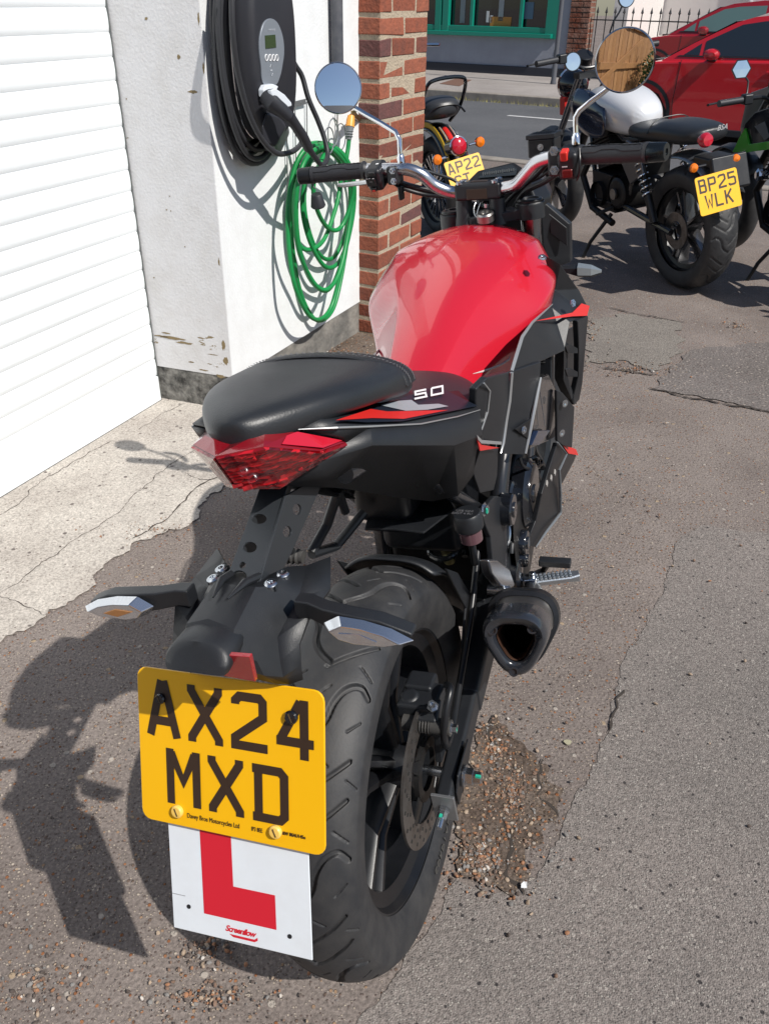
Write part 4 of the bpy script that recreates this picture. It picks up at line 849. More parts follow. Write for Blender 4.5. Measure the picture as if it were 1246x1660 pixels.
# ---- tail cowl (right half, mirrored)
cr = [K(477, 697, X=.050), K(545, 694, X=.086), K(600, 692, X=.104), K(680, 688, X=.128), K(740, 676, X=.143), K(776, 665, X=.152)]
inn = [(max(.02, p[0] - dx), p[1] + dy, p[2] + dz) for p, dx, dy, dz in zip(cr, (.012, .03, .04, .05, .055, .045), (0, 0, .0, .01, .03, .06), (.010, .018, .024, .024, .020, .006))]
b = MB(); b.grid([inn, cr]); TOPC = b.build('tail_cowl_top', BLK, bike, solid=.003, mirror=True, sharp=20)
c0 = [K(562, 717, X=.088), K(512, 751, X=.062), K(458, 788, X=.032)]
c1 = [cr[2], K(604, 722, X=.107), K(553, 791, X=.038)]; c1b = [cr[3], K(678, 722, X=.130), K(640, 806, X=.052)]
c2 = [cr[4], K(736, 722, X=.145), K(700, 813, X=.064)]; c3 = [cr[5], K(782, 705, X=.152), K(742, 804, X=.108)]; c4 = [K(777, 668, X=.150), K(785, 725, X=.142), K(778, 755, X=.130)]
b = MB(); b.grid([c0, c1, c1b, c2, c3, c4]); b.add([cr[1], cr[2], c0[0], cr[0]], [(0, 1, 2, 3)]); TC = b.build('tail_side_cowl', BLK, bike, solid=.003, mirror=True, sharp=12)
panel('cowl_recess', [K(x, y, X=xx + .002) for x, y, xx in ((664, 712, .121), (735, 710, .138), (722, 738, .131), (702, 752, .122), (676, 745, .116))], .002, BLK2, TC, .001) if 0 else None
# highlight along the cowl crease, put in as a thin silver line
b = MB(); b.tube([np.array(p) + (.0015, -.001, .001) for p in (cr[0], cr[1], cr[2], cr[3], cr[4], cr[5])], [.0004, .0013, .0013, .0011, .0009, .0007], 6); b.build('crease_highlight' if 0 else 'crease_glint', SILV, TC)
# decals on the cowl top
PA, PB_, PC = cr[2], cr[5], inn[3]
def dec(name, pts, m, off=.0012, pl_=(None,)):
    b = MB(); P = [pl3(x, y, PA, PB_, PC, off) for x, y in pts]; b.add(P, [tuple(range(len(P)))]); return b.build(name, m, TOPC, smooth=False, tri=True)
dec('navy_decal', [(592, 690), (560, 688), (545, 688), (650, 650), (690, 634), (715, 634), (772, 662), (650, 688)], NAVY, .0042)
dec('red_decal', [(541, 688), (598, 669), (625, 673), (724, 670), (652, 685), (600, 684)], REDP, .0050)
dec('silver_decal', [(614, 663), (640, 656), (664, 654), (675, 662), (708, 660), (724, 664), (690, 670), (655, 672)], GREYD, .0052)
# "50": block figures laid along the cowl
def px_figs():
    org = (668, 655); ux = (23.5, -5.0); uy = (-3.2, -13.0); b = MB()
    G5 = [[(.95, .93), (.2, .93), (.16, .55), (.85, .55), (.85, .08), (.02, .08)]]; G0 = [[(.2, .93), (.95, .93), (.85, .08), (.08, .08), (.2, .93)]]
    for i, gl_ in enumerate((G5, G0)):
        for pl_ in gl_:
            L_, R2 = ribbon([(p[0] * 10, p[1] * 5.6) for p in pl_], 1.25); n = len(L_)
            V = [pl3(org[0] + ux[0] * (p[0] / 10 + i * 1.12) + uy[0] * p[1] / 5.6, org[1] + ux[1] * (p[0] / 10 + i * 1.12) + uy[1] * p[1] / 5.6, PA, PB_, PC, .0066 + .0002 * i) for p in L_ + R2]
            b.add(V, [(j, j + 1, n + j + 1, n + j) for j in range(n - 1)])
    b.build('model_number' if 0 else 'number_decal', WHT, TOPC, smooth=False)
px_figs()
# ---- tail lamp
R0, R1 = K(350, 740, X=0), K(385, 788, X=0); m1, m2, m3 = K(428, 724, X=.040), K(521, 731, X=.074), K(560, 717, X=.087); m4 = K(452, 788, X=.030)
tip = (0, K(368, 704, X=0)[1] + .01, .950)
def mir(p): return (-p[0], p[1], p[2])
b = MB()
for s in (1, -1):
    P = [tuple((q[0] * s, q[1], q[2])) for q in (R0, m1, m2, m3, m4, R1)]; b.add(P, [(0, 1, 5), (1, 4, 5), (1, 2, 4), (2, 3, 4)])
TL = b.build('tail_lamp', LENSR, bike, smooth=False, solid=.004)
b = MB(); u0 = K(478, 701, X=.052)
for s in (1, -1):
    P = [tuple((q[0] * s, q[1], q[2])) for q in (R0, m1, m2, m3, u0, (0, tip[1] + .02, tip[2] + .004), (.03, tip[1] + .015, tip[2] + .012))]
    P = [(p[0], p[1] - .001, p[2] + .0008) for p in P]
    b.add(P, [(0, 1, 6, 5), (1, 4, 6), (1, 2, 3, 4)])
    b.add([P[0], P[1], (P[1][0], P[1][1], P[1][2] - .003), (P[0][0], P[0][1], P[0][2] - .003)], [(0, 1, 2, 3)])
b.build('lamp_shroud', REDGL, TL, smooth=False, solid=.003)
b = MB(); P = [pl3(x, y, m1, m3, u0, .0025) for x, y in ((463, 708), (480, 702), (553, 716), (522, 728), (455, 722))]; b.add(P, [tuple(range(5))]); b.build('reflector_patch', LENSR2, TL, smooth=False)
# internal optics visible in the lens: facets and bulbs
b = MB(); rs = np.random.RandomState(2)
for k in range(70):
    t, s_ = rs.rand(), rs.rand(); P0 = np.array(R1) * (1 - t) + np.array(m4) * t; P1 = np.array(R0) * (1 - t) + np.array(m2) * t; p = P0 * (1 - s_) + P1 * s_
    b.box(p + (rs.randn(3) * .0012) + np.array([.001, -.0015, 0]), (.004 + rs.rand() * .008, .003, .002 + rs.rand() * .005), [(.85, .5, .1), (-.5, .85, 0), (-.1, 0, 1)])
b.build('lamp_optics', mat('lamp_facets', (.60, .02, .03), .15, .4, coat=.8, var=(200, .9, (.06, .0, .003))), TL, bevel=.001, seg=1)
b = MB(); q = K(448, 783, X=.026); b.prism([K(388, 778, X=.003), K(455, 772, X=.036), K(452, 782, X=.031), K(392, 785, X=.003)], (0, -.003, 0)); b.build('lamp_lower_strip', LENSR2, TL, bevel=.001)
# silver corner of the far cowl
b = MB(); P = [K(x, y, X=-.085) for x, y in ((314, 691), (331, 679), (342, 690), (334, 712), (326, 708))]; panel('far_cowl_corner' if 0 else 'cowl_corner', P, .004, SILV, bike, .001, inward=(0, 1, 0))
# ---- steel plate hanger with holes
def holed(name, outer, holes, m, parent, thick, a, b_, c_):
    """outline and holes given in photo pixels on the plane a,b_,c_"""
    bm = bmesh.new(); es = []
    for loop in [outer] + holes:
        vs = [bm.verts.new(pl3(x, y, a, b_, c_)) for x, y in loop]
        for i in range(len(vs)): es.append(bm.edges.new((vs[i], vs[(i + 1) % len(vs)])))
    bmesh.ops.triangle_fill(bm, use_beauty=True, use_dissolve=False, edges=es); bmesh.ops.recalc_face_normals(bm, faces=bm.faces)
    me = bpy.data.meshes.new(name); bm.to_mesh(me); bm.free(); o = link(name, me, m, parent); q = o.modifiers.new('s', 'SOLIDIFY'); q.thickness = thick; q.offset = 0
    q = o.modifiers.new('bevel', 'BEVEL'); q.width = .0006; q.segments = 2; q.limit_method = 'ANGLE'; q.angle_limit = R_(40); return o
def oval(cx, cy, rx, ry, ang=0, n=16):
    return [(cx + rx * math.cos(t) * math.cos(ang) - ry * math.sin(t) * math.sin(ang), cy + rx * math.cos(t) * math.sin(ang) + ry * math.sin(t) * math.cos(ang)) for t in np.linspace(0, 2 * math.pi, n + 1)[:-1]]
A1, A2, A3 = (-.015, -.142, .867), (.015, -.142, .867), (.018, -.249, .815)
BRM = mat('bracket_steel_paint', (.035, .040, .046), .42, .3, bump=(800, .25, 2, .0006))
hb_ = holed('plate_bracket', [(426, 780), (470, 780), (461, 806), (417, 950), (366, 945)], [oval(421, 842, 12, 8), oval(406, 888, 11, 8.5), oval(394, 917, 5, 5), oval(388, 936, 13, 10)], BRM, bike, .003, A1, A2, A3)
F1, F2, F3 = (.0165, -.144, .867), (.0195, -.249, .816), K(518, 786, X=.018)
holed('bracket_flange', [(461, 804), (520, 770), (519, 788), (470, 898), (448, 940), (418, 948)], [oval(480, 826, 7, 9), oval(464, 862, 7, 9)], BRM, hb_, .003, F1, F2, F3)
b = MB(); P = [mir(q) for q in (F1, F2, K(461, 905, X=.020), F3)]; b.prism(P, (.003, 0, 0)); b.build('bracket_flange', BRM, hb_, bevel=.0006)
# ---- plastic tail piece
fr_ = [[(0, -.226, .812), (.022, -.223, .812), (.038, -.214, .817), (.052, -.196, .808), (.071, -.174, .807)],
       [(0, -.262, .823), (.024, -.260, .821), (.037, -.248, .814), (.055, -.232, .792), (.083, -.212, .792)],
       [(0, -.318, .821), (.027, -.318, .812), (.037, -.300, .798), (.050, -.283, .777), (.079, -.262, .792)],
       [(0, -.336, .800), (.026, -.333, .792), (.043, -.318, .774), (.055, -.296, .757), (.074, -.284, .772)],
       [(0, -.330, .775), (.030, -.326, .768), (.047, -.318, .756), (.058, -.302, .742), (.076, -.292, .753)],
       [(0, -.318, .750), (.034, -.314, .746), (.050, -.306, .735), (.060, -.297, .728), (.070, -.285, .726)]]
b = MB(); b.grid(fr_); FT = b.build('tail_fender', BLK, bike, solid=.004, mirror=True, offset=-1, sharp=13)
# ribs and mounting screws
b = MB()
for pts in (((395, 950), (352, 1000), ), ((425, 948), (388, 985))):
    pass
for xx in (-.014, .014): b.tube([(xx * 1.2, -.236, .818), (xx, -.262, .827), (xx * .6, -.290, .826)], [.0045, .0045, .001], 8)
o = b.build('fender_rib', BLK, FT)
b = MB()
for q in ((.037, -.224, .8135), (.034, -.247, .8165), (-.037, -.224, .8135), (-.034, -.247, .8165)): b.lathe([(-.006, .0072), (.0016, .0070), (.0030, .0050), (.0032, .003), (.0012, .0025), (.0012, 1e-5)], q, (.12 * (1 if q[0] > 0 else -1), -.12, .97), 20)
b.build('fender_screw', BLT, FT)
# rounded hood at the bottom of the fender
h0, h1 = np.array((0, -.308, .811)), np.array((0, -.353, .808)); d = h1 - h0; L = np.linalg.norm(d); d /= L; su = np.array([1., 0, 0]); uu = np.cross(su, d); uu = uu if uu[2] > 0 else -uu
rows = []
for t, r in ((-.12, .028), (.0, .030), (.5, .032), (.95, .0330), (1.08, .031), (1.14, .022)):
    rows.append([h0 + d * L * t + su * r * math.cos(a) * 1.08 + uu * (r * .60 * math.sin(a) - .013) + d * (-.012 * math.sin(a) if t > .9 else 0) for a in np.linspace(-.35, math.pi + .35, 17)])
b = MB(); b.loft(rows); b.build('plate_lamp_hood', BLK, FT, sharp=50)
b = MB(); P = [K(x, y, Y=yy) for x, y, yy in ((352, 1061, -.346), (405, 1065, -.346), (414, 1106, -.340), (350, 1094, -.340))]; b.prism(P, (0, .006, 0)); b.build('red_reflector', mat('red_reflector', (.34, .012, .02), .2, coat=.8, bump=(900, .6, 1, .001)), bike, bevel=.001)
# ---- rear indicators
def indicator(s, xo):
    b = MB(); z = .796; y = -.268
    P = lambda x, yy, zz: (xo + s * x, yy, zz)
    rows = [[P(x, y + dy + sy * .009, zz + sz * h * .78) for sy, sz in ((1, 1), (-1, 1), (-1, -1), (1, -1))] for x, dy, zz, h in ((.070, .012, z + .004, .014), (.085, .012, z + .004, .013), (.105, .004, z + .003, .014), (.128, .0, z + .001, .016), (.165, .0, z - .002, .014), (.196, .004, z - .008, .003))]
    b.loft(rows); A = b.build('rear_indicator', BLK, bike, bevel=.003)
    b = MB(); ol = [(.106, .001), (.124, .012), (.150, .010), (.178, .003), (.200, -.009), (.178, -.016), (.138, -.017), (.118, -.012)]
    c = (.150, -.002)
    out = [P(x, y - .010, z + zz) for x, zz in ol]; mid = [P(c[0] + (x - c[0]) * .78, y - .021, z + c[1] + (zz - c[1]) * .72) for x, zz in ol]; k = len(ol)
    V = out + mid; b.add(V, [(i, (i + 1) % k, k + (i + 1) % k, k + i) for i in range(k)] + [tuple(k + i for i in range(k))]); b.build('indicator_lens', LENSC, A, bevel=.0015, seg=3)
    b = MB(); q_ = [(.126, .000), (.148, .001), (.166, -.006), (.148, -.009)]; b.prism([P(x, y - .0210, z + zz) for x, zz in q_], (0, -.0012, 0)); b.build('bulb_window', mat('amber_bulb', (.42, .19, .06), .12, .3, coat=.6) if s < 0 else LENSC, A, bevel=.0005)
indicator(1, -.004); indicator(-1, .012)
# ---- number plate and learner plate
def Rx(a): c, s = math.cos(a), math.sin(a); return np.array([[1, 0, 0], [0, c, -s], [0, s, c]])
PR = rotz_lean(.0273, -.0173) @ Rx(-.3986); pc = np.array([-.0139, -.332, .644]); pax, pup, pno = PR[:, 0], PR[:, 2], -PR[:, 1]
NP, frp = number_plate(bike, pc, pax, pup, pno, [('AX24', -.103, .0125), ('MXD', -.079, -.0640)])
Mp = Matrix((pax, pup, pno)).transposed().to_4x4()
def ptxt(s, u, v, size, name, m=PBLK, base=.0005, par=None, **k): mm = Mp.copy(); mm.translation = Vector(pc + pax * u + pup * v + pno * base); return text_obj(name, s, size, m, par or NP, mm, ext=.00015, **k)
ptxt('Davey Bros Motorcycles Ltd', -.054, -.0770, .0078, 'small_print', sx=.74); ptxt('IP3 8EE', .0275, -.0765, .0068, 'small_print', sx=.66); ptxt('&W BSAU145e', .0650, -.0735, .0052, 'small_print', offset=.00012, sx=.82)
SCY = mat('yellow_screw_cap', (.85, .55, .12), .35)
for u, v, m, r in ((-.0655, -.0715, SCY, .0072), (.0575, -.0715, SCY, .0072), (-.083, .0560, GLOSS, .0060), (.078, .0575, GLOSS, .0075)):
    b = MB(); b.lathe([(0, r), (.003, r), (.0045, r * .8), (.0047, 1e-5)], pc + pax * u + pup * v + pno * .0004, pno, 24); o = b.build('plate_screw', m, NP)
    b = MB(); b.box(pc + pax * u + pup * v + pno * .0052, (.0012, r * 1.3, .0008), [pax * .9 + pup * .4, pup * .9 - pax * .4, pno]); b.build('screw_slot', mat('slot_dark', (.08, .05, .02), .6), o, smooth=False)
lw = .176; cu_, cv_ = .005, -.128
lc = pc + pax * cu_ + pup * cv_ - pno * .0065; tl_ = R_(-1.5); lax = pax * math.cos(tl_) - pup * math.sin(tl_) * -1 * -1; lup = np.cross(pno, lax)
b = MB(); b.box(lc, (lw, lw, .0018), [lax, lup, pno]); LP = b.build('learner_plate', WPL, bike, bevel=.0004)
fl = lambda u, v, h=.0012: lc + lax * u + lup * v + pno * h
b = MB(); b.add([fl(-.046, .070), fl(-.006, .070), fl(-.006, -.022), fl(.046, -.022), fl(.046, -.062), fl(-.046, -.062)], [tuple(range(6))]); b.build('learner_letter', LRED, LP, smooth=False, tri=True)
ml = Matrix((lax, lup, pno)).transposed().to_4x4(); ml.translation = Vector(fl(-.019, -.0765, .0012))
text_obj('maker_script', 'Screenflow', .0098, LRED, LP, ml, ext=.0001, shear=.35, offset=.0003, space=.86)
b = MB(); P = [fl(-.014, -.0795), fl(.018, -.0795), fl(.022, -.0765), fl(.022, -.080), fl(.018, -.0825), fl(-.009, -.0825)]; b.add(P, [tuple(range(6))]); b.build('script_underline', LRED, LP, smooth=False, tri=True)
b = MB()
for u, v in ((-.066, -.058), (.062, -.066)): b.disc(fl(u, v, .0009), pno, .0026, .0012, 16)
b.build('screw_hole', mat('hole_black', (.01, .01, .012), .8), LP, smooth=False)
b = MB(); b.box(fl(-.079, -.046, .0011), (.018, .0006, .0003), [lax, lup, pno]); b.build('scratch', mat('scratch_grey', (.25, .25, .27), .7), LP, smooth=False)
# ---- tank
TSC = [(.385, .806, (.044, .800), (.060, .785), (.084, .755), (.09, .71)), (.42, .824, (.051, .816), (.068, .797), (.090, .762), (.098, .715)), (.47, .846, (.058, .835), (.078, .810), (.100, .770), (.108, .715)),
 (.52, .866, (.066, .852), (.091, .824), (.114, .780), (.120, .72)), (.57, .885, (.077, .868), (.106, .838), (.130, .795), (.133, .73)), (.62, .902, (.094, .882), (.130, .853), (.154, .815), (.148, .745)),
 (.67, .917, (.112, .897), (.152, .870), (.178, .838), (.162, .76)), (.72, .930, (.128, .911), (.164, .882), (.187, .850), (.170, .775)), (.77, .940, (.140, .919), (.166, .888), (.184, .852), (.168, .78)),
 (.82, .947, (.143, .917), (.160, .888), (.173, .858), (.160, .79)), (.865, .949, (.136, .909), (.149, .882), (.158, .856), (.15, .80)), (.895, .942, (.124, .900), (.136, .876), (.143, .852), (.138, .80)), (.912, .922, (.110, .885), (.120, .865), (.127, .845), (.122, .80))]
TS = [(y, [(0, z0), (c[0] * .45, z0 - (z0 - c[1]) * .10), (c[0] * .84, z0 - (z0 - c[1]) * .62), c, s1, o_, b_]) for y, z0, c, s1, o_, b_ in TSC]
b = MB(); b.grid([[(x, y, z) for x, z in r] for y, r in TS])
me_rows = len(TS); b.add([(x, TS[-1][0] + (.0 if i else 0), z) for i, (x, z) in enumerate(TS[-1][1])] + [(0, .915, .80)], [(0, 1, 2, 7), (2, 3, 4, 7), (4, 5, 6, 7)])
TK = b.build('fuel_tank', PAINT, bike, mirror=True, sub=3)
q = TK.modifiers[0]; q.use_clip = True; q.use_mirror_merge = True
# creases on the knee line
bm = bmesh.new(); bm.from_mesh(TK.data); bmesh.ops.remove_doubles(bm, verts=bm.verts, dist=1e-5); cl_ = bm.edges.layers.float.get('crease_edge') or bm.edges.layers.float.new('crease_edge')
for e in bm.edges:
    a, c = e.verts
    for k, cv in ((3, .93), (5, .5)):
        s = set((round(r[k][0], 4), round(r[k][1], 4)) for _, r in TS)
        if (round(a.co.x, 4), round(a.co.z, 4)) in s and (round(c.co.x, 4), round(c.co.z, 4)) in s and abs(a.co.y - c.co.y) > .001: e[cl_] = cv
bm.to_mesh(TK.data); bm.free()
# faint moulded caution box on the tank top, flange line
def tank_pt(px, py, off=.0015):
    q = None; o, dv = K.loc(CAMP), K.M.T @ ray(px, py); best = None
    for z in np.linspace(.99, .80, 96):
        t = (z - o[2]) / dv[2]; p = o + dv * t
        if .39 < p[1] < .91:
            for i in range(len(TS) - 1):
                if TS[i][0] <= p[1] <= TS[i + 1][0]:
                    f = (p[1] - TS[i][0]) / (TS[i + 1][0] - TS[i][0]); ra = [np.array(u) * (1 - f) + np.array(v) * f for u, v in zip(TS[i][1], TS[i + 1][1])]
                    zz = np.interp(abs(p[0]), [r[0] for r in ra[:6]], [r[1] for r in ra[:6]])
                    if p[2] <= zz + off and best is None: best = (p[0], p[1], zz + off)
        if best: return best
    return tuple(p)
def cast(o, px, py, off=.0008):
    dg = bpy.context.evaluated_depsgraph_get(); ev = o.evaluated_get(dg); a = Vector(K.loc(CAMP)); d = Vector(K.M.T @ ray(px, py)).normalized()
    ok, p, n, _i = ev.ray_cast(a, d)
    if not ok: return None
    return np.array(p) - np.array(d) * off
cor = [cast(TK, x, y) for x, y in ((693, 385), (718, 383), (743, 382), (741, 388), (738, 395), (715, 398), (690, 399), (691, 392), (693, 385))]
b = MB(); b.tube([q for q in cor if q is not None], .0005, 6)
for k in range(3):
    L_ = [cast(TK, 697 + t * 40 - k, 387.5 + k * 3.4 - t * 2) for t in np.linspace(0, 1, 5)]; b.tube([q for q in L_ if q is not None], .0003, 4)
b.build('caution_outline', mat('clear_decal_edge', (.62, .10, .10), .3, coat=.5), TK)
b = MB(); L_ = [q for q in (cast(TK, x, y) for x, y in ((766, 606), (782, 602), (800, 596), (814, 590), (824, 583), (826, 577))) if q is not None]
if len(L_) > 2: b.tube(L_, [.0004] + [.0018] * (len(L_) - 2) + [.0004], 8); b.build('tank_accent', mat('pale_stripe', (.62, .50, .50), .35), TK)
# ---- shrouds and side covers (right half, mirrored)
def mp(name, pts, th, m, parent, bevel=.002, crown=0):
    o = panel(name, pts, th, m, parent, bevel, crown=crown); q = o.modifiers.new('mirror', 'MIRROR'); q.use_axis[0] = True
    o.modifiers.move(len(o.modifiers) - 1, 0); return o
def KP(l): return [K(x, y, X=xx) for x, y, xx in l]
SP = mp('shroud', KP([(893, 497, .178), (862, 524, .172), (846, 547, .170), (836, 578, .168), (828, 603, .166), (876, 586, .190), (915, 568, .208), (924, 522, .214), (952, 512, .232), (953, 500, .232), (937, 468, .215), (908, 428, .190), (886, 415, .170), (893, 440, .172), (899, 470, .176)]), .006, BLK, bike, .002)
b = MB(); b.tube(KP([(895, 493, .1795), (862, 523, .174), (846, 546, .172), (836, 578, .170), (829, 602, .168)]), [.0010, .0024, .0028, .0030, .0026], 8); o = b.build('silver_edge', SILV, SP); q = o.modifiers.new('mirror', 'MIRROR')
A_, B_, C_ = KP([(862, 524, .172), (924, 522, .214), (953, 500, .232)])
b = MB(); P = [pl3(x, y, A_, B_, C_, .003) for x, y in ((863, 522), (925, 508), (940, 493), (953, 497), (949, 513), (925, 514))]; b.add(P, [tuple(range(6))]); b.build('red_flash', REDP, SP, smooth=False, tri=True)
b = MB(); b.bolt(np.array(K(879, 421, X=.172)) + (.0, -.002, .004), (.2, -.3, .9), .006, .004); b.bolt(np.array(K(925, 493, X=.214)) + (.004, -.004, .003), (.8, -.5, .3), .005, .003); b.build('shroud_bolt', BLT, SP)
# outer vertical bar of the shroud with two fins
OB = mp('shroud_scoop', KP([(936, 520, .225), (953, 512, .234), (949, 560, .232), (944, 620, .222), (939, 648, .212), (930, 657, .205), (921, 640, .195), (914, 622, .192), (916, 612, .193), (930, 640, .206), (937, 610, .216), (938, 560, .224)]), .012, BLK, bike, .002)
mp('shroud_inner_bar', KP([(914, 560, .204), (921, 556, .206), (920, 610, .200), (930, 640, .204), (926, 648, .202), (913, 618, .192)]), .02, BLK, OB, .0015)
for y0 in (561, 599): mp('scoop_fin', KP([(916, y0, .206), (925, y0 - 2, .212), (936, y0 + 4, .222), (936, y0 + 12, .222), (920, y0 + 12, .206)]), .004, BLK, OB, .001)
mp('scoop_back', KP([(912, 540, .170), (938, 525, .190), (934, 655, .17), (912, 620, .160)]), .004, BLK2, OB, .001)
# middle cover with the recessed screw
MC = mp('side_cover', KP([(829, 603, .170), (877, 586, .196), (875, 618, .196), (860, 668, .186), (850, 737, .176), (811, 736, .150), (815, 718, .152), (820, 662, .158)]), .010, BLK, bike, .003)
b = MB(); b.tube(KP([(829, 604, .171), (825, 650, .164), (820, 680, .159), (815, 718, .153), (811, 735, .151)]), [.0028, .0032, .0032, .0030, .0018], 8); o = b.build('silver_edge', SILV, MC); o.modifiers.new('mirror', 'MIRROR')
b = MB(); b.tube(KP([(876, 612, .197), (868, 650, .192), (860, 690, .185), (851, 735, .177)]), [.0018, .0034, .0036, .0026], 8); o = b.build('silver_front_edge', SILV, MC); o.modifiers.new('mirror', 'MIRROR')
A_, B_, C_ = KP([(829, 603, .170), (860, 668, .186), (815, 718, .152)])
b = MB(); P = [pl3(x, y, A_, B_, C_, .006) for x, y in ((830, 694), (855, 677), (851, 710))]; b.prism(P, np.array(P[0]) * 0 + (-.003, 0, 0)); b.build('screw_recess', BLK2, MC, bevel=.001)
b = MB(); q = np.array(pl3(842, 695, A_, B_, C_, .0075)); b.bolt(q, (.9, -.4, .1), .005, .003); b.build('cover_bolt', BLT, MC)
RCV = mp('rear_side_cover', KP([(772, 630, .150), (790, 612, .160), (825, 603, .168), (828, 640, .166), (819, 685, .158), (813, 722, .152), (781, 714, .146), (770, 700, .140)]), .012, BLK, bike, .003)
b = MB(); b.tube(KP([(784, 621, .160), (794, 634, .160), (790, 668, .154), (780, 697, .148)]), .0013, 6); o = b.build('silver_edge', SILV, RCV); o.modifiers.new('mirror', 'MIRROR')
b = MB(); P = KP([(773, 705, .152), (781, 713, .151), (813, 716, .157), (813, 721, .157), (780, 719, .151), (775, 713, .152)]); b.prism(P, (-.002, 0, 0)); o = b.build('silver_flash', SILV, RCV, bevel=.0005); o.modifiers.new('mirror', 'MIRROR')
b = MB(); P = KP([(774, 714, .1525), (780, 721, .1515), (810, 726, .156), (778, 731, .150)]); b.prism(P, (-.002, 0, 0)); o = b.build('red_flash', REDP, RCV, bevel=.0004); o.modifiers.new('mirror', 'MIRROR')
mp('lower_side_cover', KP([(778, 730, .146), (808, 727, .148), (806, 770, .136), (800, 795, .128), (778, 800, .12), (766, 765, .125)]), .008, BLK, bike, .002)
# radiator side guard and belly pan
RG = mp('radiator_guard', KP([(902, 632, .196), (911, 636, .204), (931, 660, .214), (927, 726, .208), (912, 722, .196), (903, 715, .190)]), .006, BLK, bike, .002)
b = MB()
for x, y, xx in ((915, 654, .208), (910, 702, .2045)): q = np.array(K(x, y, X=xx)); b.lathe([(0, .0075), (.001, .0075), (.0012, .005), (-.001, 1e-5)], q, (.8, -.6, 0), 16)
b.build('guard_bolt', BLT, RG)
BP = mp('belly_pan', KP([(903, 718, .188), (909, 718, .192), (934, 738, .204), (929, 750, .200), (908, 790, .190), (909, 830, .186), (900, 846, .180), (869, 887, .160), (852, 886, .150), (858, 868, .152), (868, 845, .160), (878, 800, .172), (890, 760, .180)]), .010, BLK2, bike, .002)
b = MB(); b.tube(KP([(903, 717, .190), (918, 736, .200), (906, 762, .196), (908, 800, .192), (908, 832, .188), (885, 862, .174), (868, 887, .162)]), [.0018, .0022, .0026, .0034, .0034, .0028, .0014], 8); o = b.build('silver_edge', mat('grey_edge', (.20, .215, .23), .35, .3), BP); o.modifiers.new('mirror', 'MIRROR')
b = MB(); A_, B_, C_ = KP([(903, 718, .188), (934, 738, .204), (908, 790, .190)]); P = [pl3(x, y, A_, B_, C_, .004) for x, y in ((907, 719), (930, 728), (934, 738), (918, 735))]; b.prism(P, (-.001, 0, 0)); b.build('red_flash', REDP, BP, smooth=False)
b = MB()
for x, y in ((886, 784), (893, 775), (899, 766)):
    q = np.array(K(x, y, X=.192)); b.box(q, (.002, .010, .010), [(1, 0, 0), (0, .8, .6), (0, -.6, .8)])
b.build('white_dashes', mat('pale_print', (.40, .38, .36), .5), BP, smooth=False)
# radiator + reserve behind the covers
b = MB(); b.box((0, .98, .66), (.28, .03, .22), [(1, 0, 0), (0, .96, -.26), (0, .26, .96)]); RD = b.build('radiator', BLK2, bike, bevel=.004)
b = MB(); 
for k in range(26): b.box((0, .962 - k * .0016, .575 + k * .0068), (.25, .006, .0014))
b.build('radiator_core', mat('core_alloy', (.20, .20, .20), .4, .8), RD, smooth=False)
b = MB(); P = KP([(877, 612, .186), (889, 606, .190), (902, 632, .192), (900, 690, .182), (888, 715, .176), (858, 728, .168), (864, 680, .174)]); b.prism(P, (-.03, 0, 0)); b.build('air_duct', GLOSS, bike, bevel=.003)
b = MB(); P = KP([(861, 722, .180), (872, 698, .186), (893, 697, .190), (874, 722, .184)]); b.prism(P, (-.010, 0, 0)); b.build('duct_lip', mat('blue_black_gloss', (.012, .02, .045), .12, coat=.6), bike, bevel=.002)
b = MB(); 
for t in (.3, .6): b.tube(KP([(868, 640, .191), (872, 690, .187)]) if t < .5 else KP([(873, 624, .193), (883, 690, .190)]), .0009, 6)
b.build('duct_wire', BLT, bike)
# engine right side detail : crank cover, clutch cable, starter
b = MB(); b.tube(KP([(855, 748, .12), (866, 742, .13), (876, 748, .14), (874, 756, .14)]), .006, 12); b.tube(spline(KP([(842, 742, .14), (848, 756, .145), (862, 760, .15), (880, 752, .15)]), 6), .003, 8); b.build('clutch_cable', BLK2, bike)
b = MB(); b.lathe([(0, .012), (.006, .012), (.006, .008)], K(869, 751, X=.142), (1, 0, .2), 16); b.build('cable_clamp', BLT, bike)
for (x, y, xx, r) in ((830, 826, .145, .030), (852, 880, .150, .026), (852, 905, .150, .018)):
    b = MB(); q = K(x, y, X=xx); b.lathe([(-.02, r), (0, r), (.003, r * .92), (.003, r * .5), (.006, r * .45), (.006, 1e-5)], q, (1, 0, 0), 32); b.build('pivot_cap', GLOSS, bike)
b = MB(); b.loft([[K(x, y, X=.10) for x, y in ((845, 790), (880, 850), (866, 880), (855, 950), (836, 960), (825, 880), (822, 820))], [K(x, y, X=.140) for x, y in ((850, 800), (872, 850), (862, 880), (853, 945), (840, 950), (832, 880), (830, 825))]]); b.build('crankcase_cover', ENG, bike, bevel=.008, seg=3)
b = MB(); q = K(833, 892, X=.135); b.tube([(q[0], q[1] + .03 * math.sin(t), q[2] + .03 * math.cos(t)) for t in np.linspace(-1.2, 2.4, 14)], .005, 10); b.build('ribbed_hose', BLK, bike)
